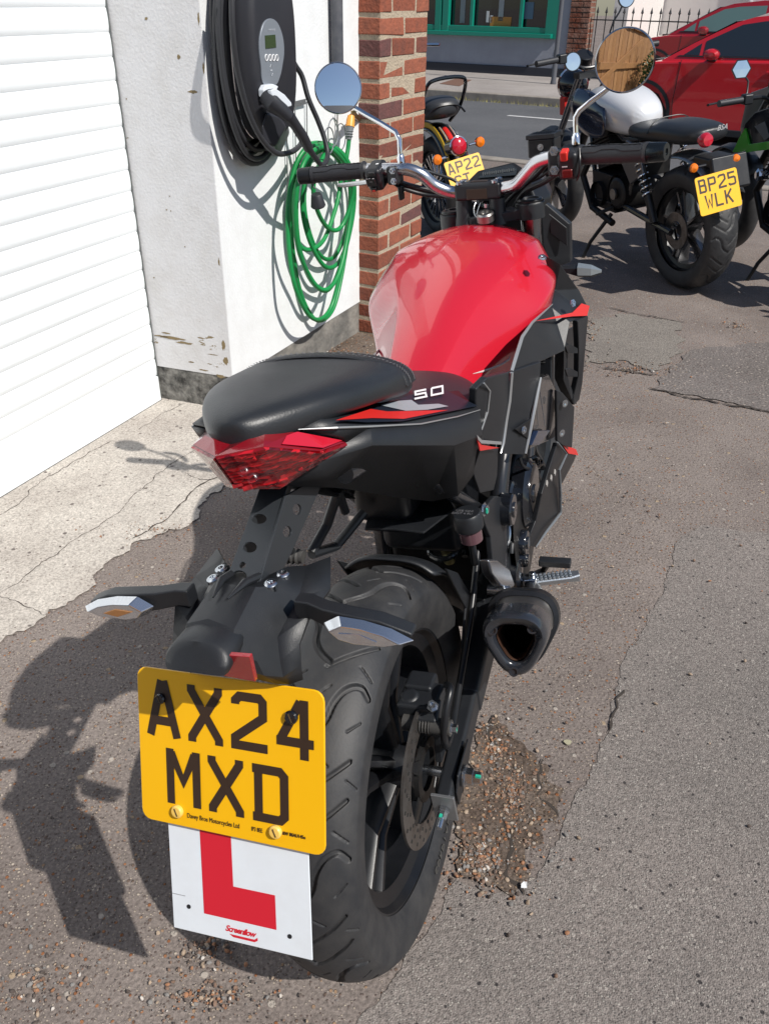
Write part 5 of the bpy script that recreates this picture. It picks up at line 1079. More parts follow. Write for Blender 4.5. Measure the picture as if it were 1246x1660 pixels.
# ---- steering assembly
ST = .1366
b = MB(); b.tube([(-.03, .945, .93), (.0, .87, .70)], .03, 12); b.build('steering_head', FM, bike)
def YS(c, x): return c - math.tan(ST) * x      # steered assembly: y of a cross line
def SK(px, py, c):                              # sight line onto the steered vertical plane y = c - tan(ST) x
    n = np.array([math.sin(ST), math.cos(ST), 0]); p0 = np.array([0, c, 0]); q = K.loc(hit(px, py, K.O + K.M @ p0, K.M @ n)); return tuple(float(v) for v in q)
AXB = np.array([math.cos(ST), -math.sin(ST), 0.]); FWB = np.array([math.sin(ST), math.cos(ST), 0.])
bars = [SK(592, 275, .855), SK(640, 274, .858), SK(662, 275, .862), SK(684, 284, .870), SK(706, 302, .885), SK(735, 312, .90), SK(775, 312, .905), SK(815, 305, .90), SK(836, 299, .890), SK(852, 282, .875), SK(868, 264, .862), SK(886, 256, .856), SK(905, 253, .852), SK(940, 252, .85)]
b = MB(); b.tube(spline(bars, 6), .0125, 20); HB = b.build('handlebar', ALU, bike)
def gripset(side):
    a, e = (np.array(SK(592, 276, .855)), np.array(SK(484, 286, .815))) if side < 0 else (np.array(SK(940, 252, .85)), np.array(SK(1080, 246, .815)))
    d = e - a; L = np.linalg.norm(d); d /= L
    b = MB(); b.lathe([(-.01, .010), (0, .0185), (.004, .0185), (.006, .0165)] + [(.01 + k * (L * .72) / 24, .0162 + (.0006 if k % 2 else 0)) for k in range(25)] + [(L * .76, .0165), (L * .765, .0178), (L * .80, .0178), (L * .805, .015)], a, d, 32)
    g_ = b.build('grip', GRIPM, HB, sharp=60)
    b = MB(); b.lathe([(L * .805, .0145), (L * .81, .0170), (L * .985, .0158 if side > 0 else .0165), (L, .0145), (L, .006), (L * .985, .0055), (L * .985, 1e-5)], a, d, 32); b.build('bar_end', mat('anodised_dark', (.05, .06, .065), .25, .9) if side > 0 else BLK2, HB)
    b = MB(); u = np.cross(d, [0, 0, 1.]); u /= np.linalg.norm(u); v = np.cross(u, d); v = v if v[2] > 0 else -v
    vb = -FWB
    for ang in (.4, 1.2):
        pp = [a + d * L * t + (vb * math.cos(ang + o_) + v * math.sin(ang + o_)) * .0172 for t, o_ in ((.04, 0), (.2, 0), (.28, .25), (.45, .25), (.52, 0), (.72, 0))]; b.tube(pp, .0009, 5)
    b.build('grip_groove', BLK2, g_)
    return a, d, L, u, v
gl_, gr_ = gripset(-1), gripset(1)
# left switch block, right switch block
def blockat(px, py, c, size, name, m, bev=.006, rx=0., parent=HB):
    ax = np.array([AXB, FWB, [0, 0, 1.]]); cth, sth = math.cos(rx), math.sin(rx); A = [ax[0], ax[1] * cth + ax[2] * sth, -ax[1] * sth + ax[2] * cth]
    b = MB(); b.box(SK(px, py, c), size, A); return b.build(name, m, parent, bevel=bev, seg=3), A
LS, AL = blockat(612, 284, .855, (.036, .050, .048), 'switch_block', BLK, .009, .35)
cL = np.array(SK(612, 284, .855)); 
def on(c, A, x, y, z): return c + A[0] * x + A[1] * y + A[2] * z
b = MB(); b.box(on(cL, AL, -.004, -.026, .0), (.022, .006, .018), AL); b.box(on(cL, AL, .002, -.024, .017), (.016, .010, .008), AL); b.box(on(cL, AL, -.002, -.025, -.016), (.012, .010, .008), AL); b.build('switch', BLK2, LS, bevel=.0015)
b = MB(); b.box(on(cL, AL, -.002, -.0295, -.018), (.007, .002, .004), AL); b.build('horn_button', SWR, LS, bevel=.0005)
b = MB()
for x, z in ((-.010, .006), (-.004, .0062), (.004, .0055)): b.box(on(cL, AL, x, -.0292, z + .003), (.0035, .0005, .0014), AL)
b.box(on(cL, AL, .006, .0, .0245), (.006, .004, .0006), AL); b.box(on(cL, AL, -.003, -.0285, .001), (.006, .001, .003), AL); b.build('switch_print', WHT, LS, smooth=False)
CLp, _ = blockat(640, 283, .857, (.024, .034, .036), 'lever_clamp', BLK, .005)
b = MB(); q = SK(640, 275, .845); b.bolt(np.array(q) - FWB * .012, -FWB, .0048, .006); q = SK(642, 292, .845); b.bolt(np.array(q) - FWB * .012, -FWB, .0048, .006); b.build('clamp_bolt', BLT, CLp)
RSB, AR = blockat(924, 262, .85, (.040, .050, .052), 'switch_block', BLK, .010, .3)
cR = np.array(SK(924, 262, .85))
b = MB(); b.box(on(cR, AR, -.004, -.018, .022), (.014, .020, .018), AR); b.build('kill_switch', SWR, RSB, bevel=.003)
b = MB(); b.box(on(cR, AR, .0, -.0258, -.010), (.020, .006, .016), AR); b.build('starter_button', mat('dull_red', (.16, .012, .010), .35), RSB, bevel=.003)
b = MB(); b.box(on(cR, AR, -.004, -.0262, .003), (.010, .0005, .002), AR); b.build('switch_print', WHT, RSB, smooth=False)
b = MB(); b.tube(spline([on(cR, AR, .02, -.005, .026), on(cR, AR, .024, -.022, .01), on(cR, AR, .022, -.026, -.012), on(cR, AR, .014, -.018, -.028)], 6), .0022, 8); b.build('throttle_cable', BLK2, RSB)
CRp, _ = blockat(902, 263, .85, (.026, .036, .046), 'lever_clamp', BLK, .005)
b = MB(); b.bolt(np.array(SK(900, 243, .84)) - FWB * .012, -FWB, .0062, .006); b.bolt(np.array(SK(901, 274, .84)) - FWB * .012, -FWB, .0062, .006); b.build('clamp_bolt', BLT, CRp)
# master cylinder reservoir
b = MB(); q = np.array(SK(882, 237, .895)); b.box(q, (.052, .050, .034), [AXB, FWB, (0, 0, 1)]); b.box(q + (0, 0, -.022), (.030, .03, .022)); MR = b.build('front_brake_reservoir', BLK2, HB, bevel=.004)
b = MB(); b.box(q + (0, 0, .020), (.056, .054, .008), [AXB, FWB, (0, 0, 1)]); 
for k in range(9): b.box(q + AXB * (-.018 + k * .0045) + (0, 0, .0245), (.0015, .040, .002), [AXB, FWB, (0, 0, 1)])
b.build('reservoir_lid', BLK, MR, bevel=.001)
b = MB(); b.lathe([(0, .006), (.0015, .006), (.0015, .003), (.0018, 1e-5)], q - FWB * .0255 + (.0, 0, .002), -FWB, 20); b.build('sight_glass', BLT, MR)
# levers
b = MB(); pts = [np.array(SK(632, 288, .895)), np.array(SK(612, 292, .915)), np.array(SK(590, 296, .925)), np.array(SK(558, 300, .920)), np.array(SK(548, 300, .915))]
rows = [[p + AXB * 0 + FWB * .008 * sc * i + np.array([0, 0, 1]) * .005 * sc * j for i, j in ((1, .5), (.6, 1), (-.6, 1), (-1, .5), (-1, -.5), (-.6, -1), (.6, -1), (1, -.5))] for p, sc in zip(pts, (1, 1, .9, .9, .6))]
b.loft(rows); b.build('clutch_lever', mat('pale_lever_alloy', (.60, .61, .62), .3, .85), HB)
b = MB(); pts = [on(cR, AR, -.02, .04, -.004), on(cR, AR, .03, .060, -.008), on(cR, AR, .09, .062, -.010), on(cR, AR, .13, .055, -.008)]
rows = [[p + FWB * .007 * i + np.array([0, 0, 1]) * .005 * j for i, j in ((1, .5), (.6, 1), (-.6, 1), (-1, .5), (-1, -.5), (-.6, -1), (.6, -1), (1, -.5))] for p in pts]; b.loft(rows); b.build('brake_lever', BLK2, HB)
# clamp, risers, yoke
cc_ = np.array(SK(777, 312, .90)); 
b = MB(); b.box(cc_ + (0, 0, .004), (.100, .036, .034), [AXB, FWB, (0, 0, 1)]); CB = b.build('bar_clamp', BLK, HB, bevel=.007, seg=2)
b = MB(); b.box(cc_ + (0, 0, .0215) + FWB * .004, (.036, .014, .002), [AXB, FWB, (0, 0, 1)]); b.box(cc_ - FWB * .0182 + (0, 0, .0), (.044, .002, .020), [AXB, FWB, (0, 0, 1)]); b.build('clamp_recess', mat('recess_brown', (.035, .02, .012), .4), CB, bevel=.0008)
b = MB()
for sx in (-.038, .038):
    for sy in (-.012, .013): b.lathe([(0, .0068), (.004, .0068), (.0045, .006), (.0045, .0035), (.002, .003), (.002, 1e-5)], cc_ + AXB * sx + FWB * sy + (0, 0, .020), (0, -.15, 1), 20)
b.build('clamp_bolt', BLT, CB)
b = MB()
for sx in (-.036, .036): b.lathe([(-.062, .021), (-.045, .018), (-.012, .016)], cc_ + AXB * sx, (0, 0, 1), 20)
b.build('riser', BLK, CB)
zt = .957; fL, fR = np.array(SK(735, 340, .93)), np.array(SK(858, 321, .93)); 
fL[2] -= .002; fR[2] -= .002
tf = (fR - fL); tf /= np.linalg.norm(tf); ff = np.cross([0, 0, 1.], tf); mid = (fL + fR) / 2
b = MB(); pl = [(-.115, .022), (-.075, .03), (-.03, .02), (.03, .02), (.075, .03), (.115, .022), (.128, 0), (.115, -.022), (.07, -.030), (.035, -.048), (-.035, -.048), (-.07, -.030), (-.115, -.022), (-.128, 0)]
ww_ = np.linalg.norm(fR - fL) / 2 / .103
b.prism([mid + tf * x * ww_ + ff * y + (0, 0, -.034) for x, y in pl], (0, 0, .022)); b.lathe([(-.036, .030), (-.006, .030), (-.004, .028)], fL, (0, 0, 1), 32); b.lathe([(-.036, .030), (-.006, .030), (-.004, .028)], fR, (0, 0, 1), 32); YK = b.build('top_yoke', BLK, bike, bevel=.004)
b = MB()
for f_ in (fL, fR): b.lathe([(-.006, .026), (-.001, .0265), (.002, .024), (.002, .019), (-.001, .018), (-.001, 1e-5)], f_, (0, 0, 1), 36)
b.build('fork_cap', BLK2, YK)
b = MB(); q = mid - ff * .030 + (0, 0, -.012); b.lathe([(0, .018), (.014, .018), (.017, .015), (.017, .009), (.012, .008), (.012, 1e-5)], np.array(SK(787, 357, .868)), (0, -.25, 1), 32); b.build('ignition_lock', STEEL, YK)
b = MB(); b.lathe([(0, .013), (.008, .013), (.010, .010), (.010, 1e-5)], np.array(SK(792, 333, .905)), (0, -.2, 1), 20); b.build('stem_nut', BLT, YK)
b = MB(); b.tube(spline([SK(775, 322, .89), SK(768, 335, .875), SK(770, 350, .86), SK(782, 358, .86)], 6), .0009, 6); b.tube(spline([SK(781, 322, .89), SK(776, 335, .875), SK(772, 348, .86)], 6), .0009, 6); b.build('key_wire', BLT, YK)
# forks
ra = math.atan2(.345, .66); fd = np.array([-.055, math.sin(ra), -math.cos(ra)])
b = MB()
for f_ in (fL, fR): b.tube([f_ + fd * .02, f_ + fd * .40], .0235, 24)
FK = b.build('fork_tube', mat('fork_chrome', (.30, .31, .33), .16, 1.), bike)
b = MB()
for f_ in (fL, fR): b.tube([f_ + fd * .36, f_ + fd * .77], .029, 20)
b.build('fork_slider', BLK2, FK)
ax_ = (fL + fR) / 2 + fd * .745
FWc = np.array([ax_[0], ax_[1] + .02, .297]); 
wheel(bike, tuple(FWc), .297, .11, rimr=.216, rimw=.085, axis=tuple(tf), nu=160, nv=40, grooves=False)
rows = []
for a in np.linspace(-1.1, .9, 12):
    c_ = FWc + ff * math.sin(a) * .325 + np.array([0, 0, 1]) * math.cos(a) * .325; rows.append([c_ + tf * x * .062 - (c_ - FWc) / .325 * .03 * abs(x) ** 2 for x in np.linspace(-1, 1, 9)])
b = MB(); b.grid(rows); b.build('front_mudguard', BLK, bike, solid=.003)
# headlight cowl, dash
hc = mid + ff * .085; 
b = MB(); b.loft([[hc + ff * dy + tf * x * s + np.array([0, 0, z]) for x, z in ((-.09, -.02), (-.07, .02), (.07, .02), (.09, -.02), (.075, -.14), (0, -.18), (-.075, -.14))] for dy, s in ((.0, .8), (.05, 1.0), (.12, .8), (.15, .45))]); HL = b.build('headlight_cowl', BLK2, bike, bevel=.006)
A_ = SK(895, 340, .955)
pr_ = [SK(866, 345, .965), SK(884, 330, .99), SK(923, 363, 1.01), SK(924, 425, 1.03), SK(905, 432, 1.02), SK(885, 420, 1.0), SK(874, 375, .98)]
b = MB(); b.prism(pr_, FWB * .02); HP = b.build('headlight_panel', BLK, bike, bevel=.003)
b = MB(); pr2 = [SK(890, 345, .992), SK(919, 368, 1.005), SK(920, 398, 1.01), SK(893, 378, .995)]; b.prism([np.array(p) - FWB * .006 for p in pr2], FWB * .004); b.build('raised_pad', BLK2, HP, bevel=.0015)
pr_ = [np.array(p) for p in (SK(758, 292, .965), SK(774, 276, .985), SK(832, 262, .995), SK(848, 272, .985), SK(862, 288, .965), SK(845, 300, .95), SK(770, 300, .95))]
b = MB(); b.prism(pr_, (0, .0, -.02)); DB = b.build('dashboard', BLK2, HB, bevel=.003)
b = MB(); pr3 = [np.array(p) + (0, -.002, .0022) for p in (SK(775, 290, .967), SK(784, 278, .982), SK(830, 268, .988), SK(838, 275, .98), SK(836, 285, .967))]; b.prism(pr3, (0, 0, -.001)); b.build('dash_screen', mat('dash_glass', (.03, .035, .038), .15, coat=.8), DB, smooth=False)
b = MB()
e0, e1 = np.array(SK(783, 284, .972)) + (0, -.002, .0028), np.array(SK(832, 277, .974)) + (0, -.002, .0028)
for k in range(15): b.box(e0 + (e1 - e0) * k / 14, (.0022, .0012, .0045 if k % 3 else .006), [AXB, FWB, (0, 0, 1)])
b.build('dash_marks', mat('grey_print', (.16, .17, .17), .6), DB, smooth=False)
# cables looping under the bars
b = MB(); b.tube(spline([SK(640, 292, .86), SK(660, 300, .90), SK(700, 310, .93), SK(740, 318, .955), SK(775, 340, .96), SK(790, 370, .95)], 8), .006, 10)
b.tube(spline([SK(632, 290, .865), SK(650, 304, .89), SK(690, 316, .92), SK(745, 322, .94), SK(800, 345, .95)], 8), .0042, 10); b.build('control_cables', BLK2, HB)
b = MB(); b.tube(spline([SK(890, 262, .87), SK(868, 285, .91), SK(845, 305, .94), SK(820, 330, .95), SK(815, 360, .95)], 8), .0045, 10); b.tube(spline([SK(905, 280, .865), SK(880, 296, .90), SK(850, 312, .93), SK(830, 340, .95)], 8), .0055, 10)
b.tube(spline([SK(658, 268, .865), SK(700, 280, .91), SK(735, 292, .95), SK(748, 305, .95)], 8), .0032, 8); b.tube(spline([SK(893, 275, .87), SK(870, 290, .91), SK(840, 300, .95)], 8), .003, 8); b.build('control_cables', BLK, HB)
b = MB(); b.box(SK(650, 312, .88), (.010, .02, .03)); b.build('cable_guide', BLK2, HB, bevel=.004)
# front indicator (right side visible), mirrored on the left
for s in (1, -1):
    q = np.array(K(921, 437, Y=.97)); q2 = np.array(K(975, 441, Y=.975)); q[0] *= s; q2[0] *= s
    b = MB(); d = q2 - q; L = np.linalg.norm(d); d /= L
    rows = [[q + d * L * t + np.array([0, sy * w_, sz * h]) for sy, sz in ((1, .6), (0, 1), (-1, .6), (-1, -.6), (0, -1), (1, -.6))] for t, w_, h in ((-.5, .012, .006), (0, .014, .008), (.3, .018, .014), (.7, .015, .012), (1, .003, .003))]
    b.loft(rows); A = b.build('front_indicator', BLK, bike, sharp=20)
    b = MB(); rows = [[p + np.array([0, -.004, .003]) for p in r[1:4]] for r in rows[2:]]; b.grid(rows); b.build('indicator_lens', mat('grey_lens', (.30, .34, .36), .1, .5, coat=.8), A, smooth=False)
# ---- mirrors
def mirror(px, py, c, dia, target, stalk, name_tex=None):
    c_ = np.array(SK(px, py, c)); cw = K.O + K.M @ c_; din = cw - CAMP; din /= np.linalg.norm(din); t = np.array(target, float) - cw; t /= np.linalg.norm(t)
    n = t - din; n /= np.linalg.norm(n); nb = K.M.T @ n
    r = dia / 2; b = MB(); b.lathe([(-.018, 1e-5), (-.017, r * .55), (-.010, r * .92), (-.002, r * 1.0), (.003, r * .99), (.0035, r * .955), (.0015, r * .94)], c_, nb, 64)
    MI = b.build('mirror', mat('mirror_shell_chrome', (.45, .46, .48), .08, 1.), HB, sharp=60)
    b = MB(); Rs = .75; b.lathe([(.0016 - q * q / (2 * Rs) + .94 * .94 * r * r / (2 * Rs), max(q, 1e-5)) for q in np.linspace(0, r * .945, 14)], c_, nb, 64); b.build('mirror_glass', MIRR, MI)
    b = MB(); st = [np.array(SK(x, y, cc)) for x, y, cc in stalk]; b.tube(spline(st, 6) if 0 else st, .0048, 16); q0_ = st[0]; b.lathe([(-.004, .008), (.010, .008), (.012, .006), (.016, .006)], q0_, (0, 0, 1), 6); b.build('mirror_stalk', CHR, MI, sharp=60)
    b = MB(); b.tube([c_ - nb * .006, st[-1]], .006, 12); b.build('mirror_joint', BLK2, MI)
    return cw, n
def az_el(az, el, dist=6.): return np.array([math.sin(R_(az)) * math.cos(R_(el)), math.cos(R_(az)) * math.cos(R_(el)), math.sin(R_(el))]) * dist
mL = K.O + K.M @ np.array(SK(548, 143, .86)); mR_ = K.O + K.M @ np.array(SK(1012, 98, .86))
mirror(548, 143, .86, .096, mL + az_el(172, 19), [(650, 262, .862), (648, 246, .862), (647, 226, .864), (641, 214, .868), (618, 200, .872), (592, 185, .875), (574, 174, .874)])
mirror(1012, 98, .86, .103, mR_ + az_el(206, 0), [(933, 230, .85), (932, 205, .85), (932, 190, .85), (938, 180, .853), (955, 166, .858), (974, 152, .864), (985, 143, .866)])
# side stand, left
b = MB(); b.tube([(-.11, .50, .24), (-.22, .46, .10), (-.25, .44, -.045 + .0)], [.012, .011, .010], 12); b.box((-.255, .45, -.030), (.06, .05, .008)); b.build('side_stand', BLK, bike)
# ================================================================== behind the camera : what the mirrors and paint reflect
FNC = [mat('pine_fence_%s' % s, c, .6, bump=(8, .3, 5, .004), var=(7, .6, d)) for s, c, d in (('a', (.36, .17, .055), (.20, .09, .03)), ('b', (.30, .14, .05), (.42, .22, .09)), ('c', (.40, .20, .075), (.26, .12, .04)))]
fm = Matrix.Translation((-1.15, -.55, 0)) @ Matrix.Rotation(R_(-90), 4, 'Z')
fence = empty('wooden_gate', 'orange pine boarded gate seen only in the right handlebar mirror', 'gate', fm)
b = MB(); rs = np.random.RandomState(6)
for k in range(44):
    b.cm = k % 3; b.box((.06 + k * .122, rs.randn() * .002, 1.3), (.118, .02, 2.6))
b.build('boards', FNC, fence, bevel=.004)
b = MB(); b.cm = 0
for z in (.35, 1.15, 1.9): b.box((2.7, .03, z), (5.4, .035, .11))
b.box((.8, .035, 1.25), (2.2, .03, .10), [(.9, 0, .43), (0, 1, 0), (-.43, 0, .9)]); b.box((2.3, .035, 1.25), (2.2, .03, .10), [(.9, 0, .43), (0, 1, 0), (-.43, 0, .9)]); b.build('brace', FNC, fence, bevel=.004)
# building behind, low enough to leave the sun free
bh = empty('brick_house', 'brick house behind the photographer, seen only as a mirror reflection', 'house', Matrix.Translation((-3.0, -16, 0)) @ Matrix.Rotation(R_(8), 4, 'Z'))
b = MB(); b.box((0, 0, 1.8), (16, 5, 3.6)); b.build('wall', mat('house_brick', (.22, .09, .06), .9, bump=(9, .5)), bh, smooth=False)
b = MB(); b.prism([(-8.3, -2.8, 3.6), (-8.3, 2.8, 3.6), (-8.3, 0, 5.2)], (16.6, 0, 0)); b.build('roof', mat('slate_roof', (.05, .05, .058), .7, bump=(12, .5)), bh, smooth=False)
# shrub behind
LEAF = [mat('leaf_%s' % s, c, .5) for s, c in (('a', (.035, .10, .018)), ('b', (.06, .15, .03)), ('c', (.02, .06, .012)))]
def shrub(name, c, R, n, label, group=None):
    e = empty(name, label, 'shrub', Matrix.Translation(Vector(c)), group); b = MB(); rs = np.random.RandomState(12)
    for _ in range(n):
        d = rs.randn(3); d /= np.linalg.norm(d); r = R * (.45 + .6 * rs.rand()); p = d * r * np.array([1, 1, 1.9]) * (1 + .18 * math.sin(d[0] * 9) * math.cos(d[1] * 7)); p[2] += R * 1.85
        A = rs.randn(3); A /= np.linalg.norm(A); B = np.cross(A, rs.randn(3)); B /= np.linalg.norm(B); s = .03 + .03 * rs.rand(); b.cm = rs.randint(3)
        b.add([p - A * s, p + B * s * .4, p + A * s, p - B * s * .4], [(0, 1, 2, 3)])
    b.build('foliage', LEAF, e, smooth=False); b = MB()
    for k in range(7): b.tube([(0, 0, 0), (rs.randn() * R * .3, rs.randn() * R * .3, R * 1.2), (rs.randn() * R * .6, rs.randn() * R * .6, R * 1.9)], [.02, .014, .004], 6)
    b.build('stem', mat('bark', (.10, .07, .045), .9), e)
shrub('shrub', (-.62, -2.45, 0), .45, 2600, 'leafy green shrub seen only in the right handlebar mirror')
# ================================================================== CHARGER, HOSE
CHB = mat('charger_black', (.020, .021, .027), .42, bump=(500, .1), var=(10, .4, (.03, .03, .036)))
CBL = mat('cable_rubber', (.026, .027, .031), .5, bump=(200, .1))
CHS = mat('charger_silver', (.26, .29, .33), .38, .35)
ch = empty('ev_charger', 'black wall mounted electric car charger with grey control panel and coiled cable', 'ev charger', WW.mat())
uc, zc0, wa, hb2 = .198, 1.19, .138, .262
def sup(a, b_, n, p=2.6): return [(a * math.copysign(abs(math.cos(t)) ** (2 / p), math.cos(t)), b_ * math.copysign(abs(math.sin(t)) ** (2 / p), math.sin(t))) for t in np.linspace(0, 2 * math.pi, n + 1)[:-1]]
rows = []
for w_, s in ((.0, .93), (.02, .98), (.05, 1.0), (.085, .99), (.112, .94), (.128, .86), (.132, .78)):
    rows.append([(uc + x * s, w_ - (0.0 if z > 0 else .0), zc0 + z * (s * .5 + .5)) for x, z in sup(wa, hb2, 56)])
b = MB(); b.loft(rows); CHBd = b.build('charger_body', CHB, ch, sharp=50)
b = MB(); b.tube([(uc + x * 1.012, .058, zc0 + z * 1.008) for x, z in sup(wa, hb2, 56)] + [(uc + wa * 1.012, .058, zc0)], .0022, 6); b.build('chrome_trim', CHR, CHBd)
wf_ = .137
fp = [(440, 30), (451, 38), (459, 60), (461, 85), (458, 108), (455, 122), (448, 138), (434, 142), (426, 132), (424, 110), (421, 82), (422, 58), (429, 36)]
pts = spline([WW(x, y, Y=wf_) for x, y in fp], 5, True)
b = MB(); b.prism(pts, (0, -.006, 0)); FP = b.build('control_panel', CHS, ch, bevel=.002)
def wquad(pxs, Y, th, name, m, par, bev=.0006):
    b = MB(); b.prism([WW(x, y, Y=Y) for x, y in pxs], (0, -th, 0)); return b.build(name, m, par, bevel=bev)
wquad([(430, 57.5), (446.5, 56), (448, 77), (431, 79)], wf_ + .002, .002, 'display', mat('lcd_green', (.022, .05, .012), .12, coat=.6), FP)
b = MB()
for px in (432, 438, 443.5, 449):
    q = WW(px, 93.5, Y=wf_ + .001); P = [(q[0] + .0068 * math.cos(t), q[1], q[2] + .0085 * math.sin(t)) for t in np.linspace(0, 6.283, 17)]; b.tube(P, .0016, 6)
b.build('button_ring', WHT, FP)
b = MB()
for px in (432, 438, 443.5, 449): q = WW(px, 93.5, Y=wf_ + .0008); b.disc(q, (0, 1, 0), .0042, .0016, 16)
b.build('button', mat('button_grey', (.18, .20, .23), .4), FP)
q = WW(435, 50, Y=wf_ + .0008); mt = Matrix(((-1, 0, 0), (0, 0, 1), (0, 1, 0))).to_4x4()
mt = Matrix(((1, 0, 0), (0, 0, 1), (0, 1, 0))).to_4x4(); mt.translation = Vector(q)
mt = Matrix.Translation(Vector(q)) @ Matrix.Rotation(R_(90), 4, 'X'); mt = Matrix.Translation(Vector(q)) @ Matrix(((1, 0, 0, 0), (0, 0, -1, 0), (0, 1, 0, 0), (0, 0, 0, 1)))
text_obj('charger_brand', 'myenergi', .0105, mat('pale_logo', (.45, .48, .52), .4), FP, Matrix.Translation(Vector(q)) @ Matrix(((1, 0, 0, 0), (0, 0, 1, 0), (0, 1, 0, 0), (0, 0, 0, 1))), ext=.0002)
b = MB(); q = WW(440, 114, Y=wf_ + .001)
b.box((q[0], q[1], q[2]), (.010, .0004, .004)); b.tube([(q[0] - .006, q[1], q[2] + .009), (q[0], q[1], q[2] + .017), (q[0] + .006, q[1], q[2] + .009)], .0006, 4); b.tube([(q[0] - .006, q[1], q[2] - .008), (q[0], q[1], q[2] - .016), (q[0] + .006, q[1], q[2] - .008)], .0006, 4); b.build('charge_symbol', mat('pale_logo', (.5, .5, .5)), FP, smooth=False)
# lower nose with the socket, plug with white head and black handle
b = MB(); b.loft([[WW(x, y, Y=w_) for x, y in ((430, 176), (462, 186), (470, 215), (452, 256), (428, 250), (420, 215))] for w_ in (.02,)] + [[WW(x, y, Y=.150) for x, y in ((432, 182), (452, 188), (464, 205), (446, 238), (428, 232), (424, 205))]]); b.build('charger_nose', CHB, ch, bevel=.008)
PLG_ = mat('plug_white', (.62, .66, .71), .35)
def SW(l, r=None): return [np.array(WW(x, y, Y=w_)) for x, y, w_ in l]
b = MB(); b.prism(SW([(427, 146, .150), (431, 138, .152), (443, 136, .158), (452, 140, .165), (449, 146, .165), (436, 153, .158), (428, 158, .150)]), (0, -.02, 0)); sk_ = b.build('socket_flap', PLG_, ch, bevel=.003)
b = MB(); ph_ = SW([(438, 146, .185), (447, 143, .20), (462, 153, .215), (473, 166, .225), (474, 172, .225), (468, 174, .22), (455, 168, .21), (443, 158, .195)]); b.prism(ph_, (0, -.014, 0)); PG = b.build('plug', PLG_, ch, bevel=.004)
b = MB(); b.tube(SW([(433, 156, .160), (442, 168, .185), (458, 180, .205), (468, 190, .215)]), [.026, .027, .022, .019], 20)
b.tube(SW([(468, 188, .215), (480, 205, .220), (491, 222, .220), (500, 240, .218)]), [.019, .0165, .0175, .0165], 20); b.tube(SW([(500, 240, .218), (508, 252, .215), (520, 268, .205)]), [.0125, .0095, .0085], 14); b.build('plug_handle', CHB, PG)
# cable : loops hung round the body, then down to the plug
b = MB(); rs = np.random.RandomState(3)
for k in range(6):
    a_, h_ = .150 + .010 * (k % 3) + rs.rand() * .005, .285 + .018 * (k % 4); w_ = .016 + .022 * (k // 2) + rs.rand() * .004; du = -.014 - .003 * k; dz = -.018 - .010 * (k % 3)
    L_ = [(uc + du + x, w_ + .006 * math.sin(3 * i / 9. + k), zc0 + .02 + dz + z + (.0 if z > 0 else 0)) for i, (x, z) in enumerate(sup(a_, h_, 44, 2.2))]; b.tube(L_ + [L_[0]], .0088, 10, caps=False)
b.tube(spline(SW([(378, -60, .15), (376, 0, .155), (378, 60, .155), (386, 120, .15), (402, 180, .15), (424, 225, .155), (448, 248, .16), (470, 247, .15), (484, 238, .12), (492, 225, .09)]), 8), .0088, 12)
b.tube(spline(SW([(452, 60, .06), (466, 85, .08), (480, 108, .09), (490, 125, .10), (500, 160, .12), (515, 195, .14), (526, 225, .16), (531, 250, .18), (527, 264, .20), (520, 268, .205)]), 8), [.0088] * 72 + [.0088] if 0 else .0088, 12); b.build('charging_cable', CBL, ch)
b = MB(); b.lathe([(0, .024), (.004, .027), (.045, .019), (.047, .017), (.047, 1e-5)], WW(516, 335, Y=.15), np.array(WW(511, 305, Y=.15)) - np.array(WW(516, 335, Y=.15)), 28); b.lathe([(0, .022), (.002, 1e-5)], WW(516, 334, Y=.151), np.array(WW(511, 305, Y=.15)) - np.array(WW(516, 335, Y=.15)), 28); b.tube(spline(SW([(510, 306, .15), (506, 295, .14), (512, 280, .17), (520, 268, .20)]), 6), .003, 8); b.build('plug_cap', CHB, ch)
# wire hose hanger
hg = empty('hose_hanger', 'thin grey wire hose hanger screwed to the white wall', 'hanger', WW.mat()); WM = mat('galvanised_wire', (.36, .37, .38), .4, .8)
b = MB()
for rr_, cx0, cy0, w_ in ((.043, 540, 215, .11), (.043, 552, 222, .05), (.040, 533, 228, .14)):
    c_ = np.array(WW(cx0, cy0, Y=w_)); b.tube([c_ + (rr_ * math.cos(t) * .9, 0, rr_ * 1.1 * math.sin(t)) for t in np.linspace(0, 6.3, 33)], .0022, 8)
b.tube(SW([(540, 190, .11), (552, 222, .02)]), .0022, 8); b.tube(SW([(524, 225, .14), (538, 245, .02)]), .0022, 8); b.build('wire_ring', WM, hg)
b = MB(); b.tube(SW([(478, 120, .012), (478, 170, .012), (479, 240, .012), (482, 330, .012)]), .0022, 8); b.tube(SW([(497, 165, .012), (498, 240, .012)]), .0022, 8); b.tube(SW([(465, 210, .012), (466, 300, .012), (464, 360, .012)]), .0022, 8); b.tube(SW([(547, 180, .012), (546, 230, .012)]), .003, 8); b.build('wire_strut', WM, hg)
b = MB(); b.prism(SW([(479, 164, .012), (496, 160, .012), (496, 169, .012), (479, 173, .012)]), (0, -.003, 0)); b.bolt(SW([(488, 166, .013)])[0], (0, 1, 0), .002, .001); b.build('bracket_tab', WM, hg, bevel=.0005)
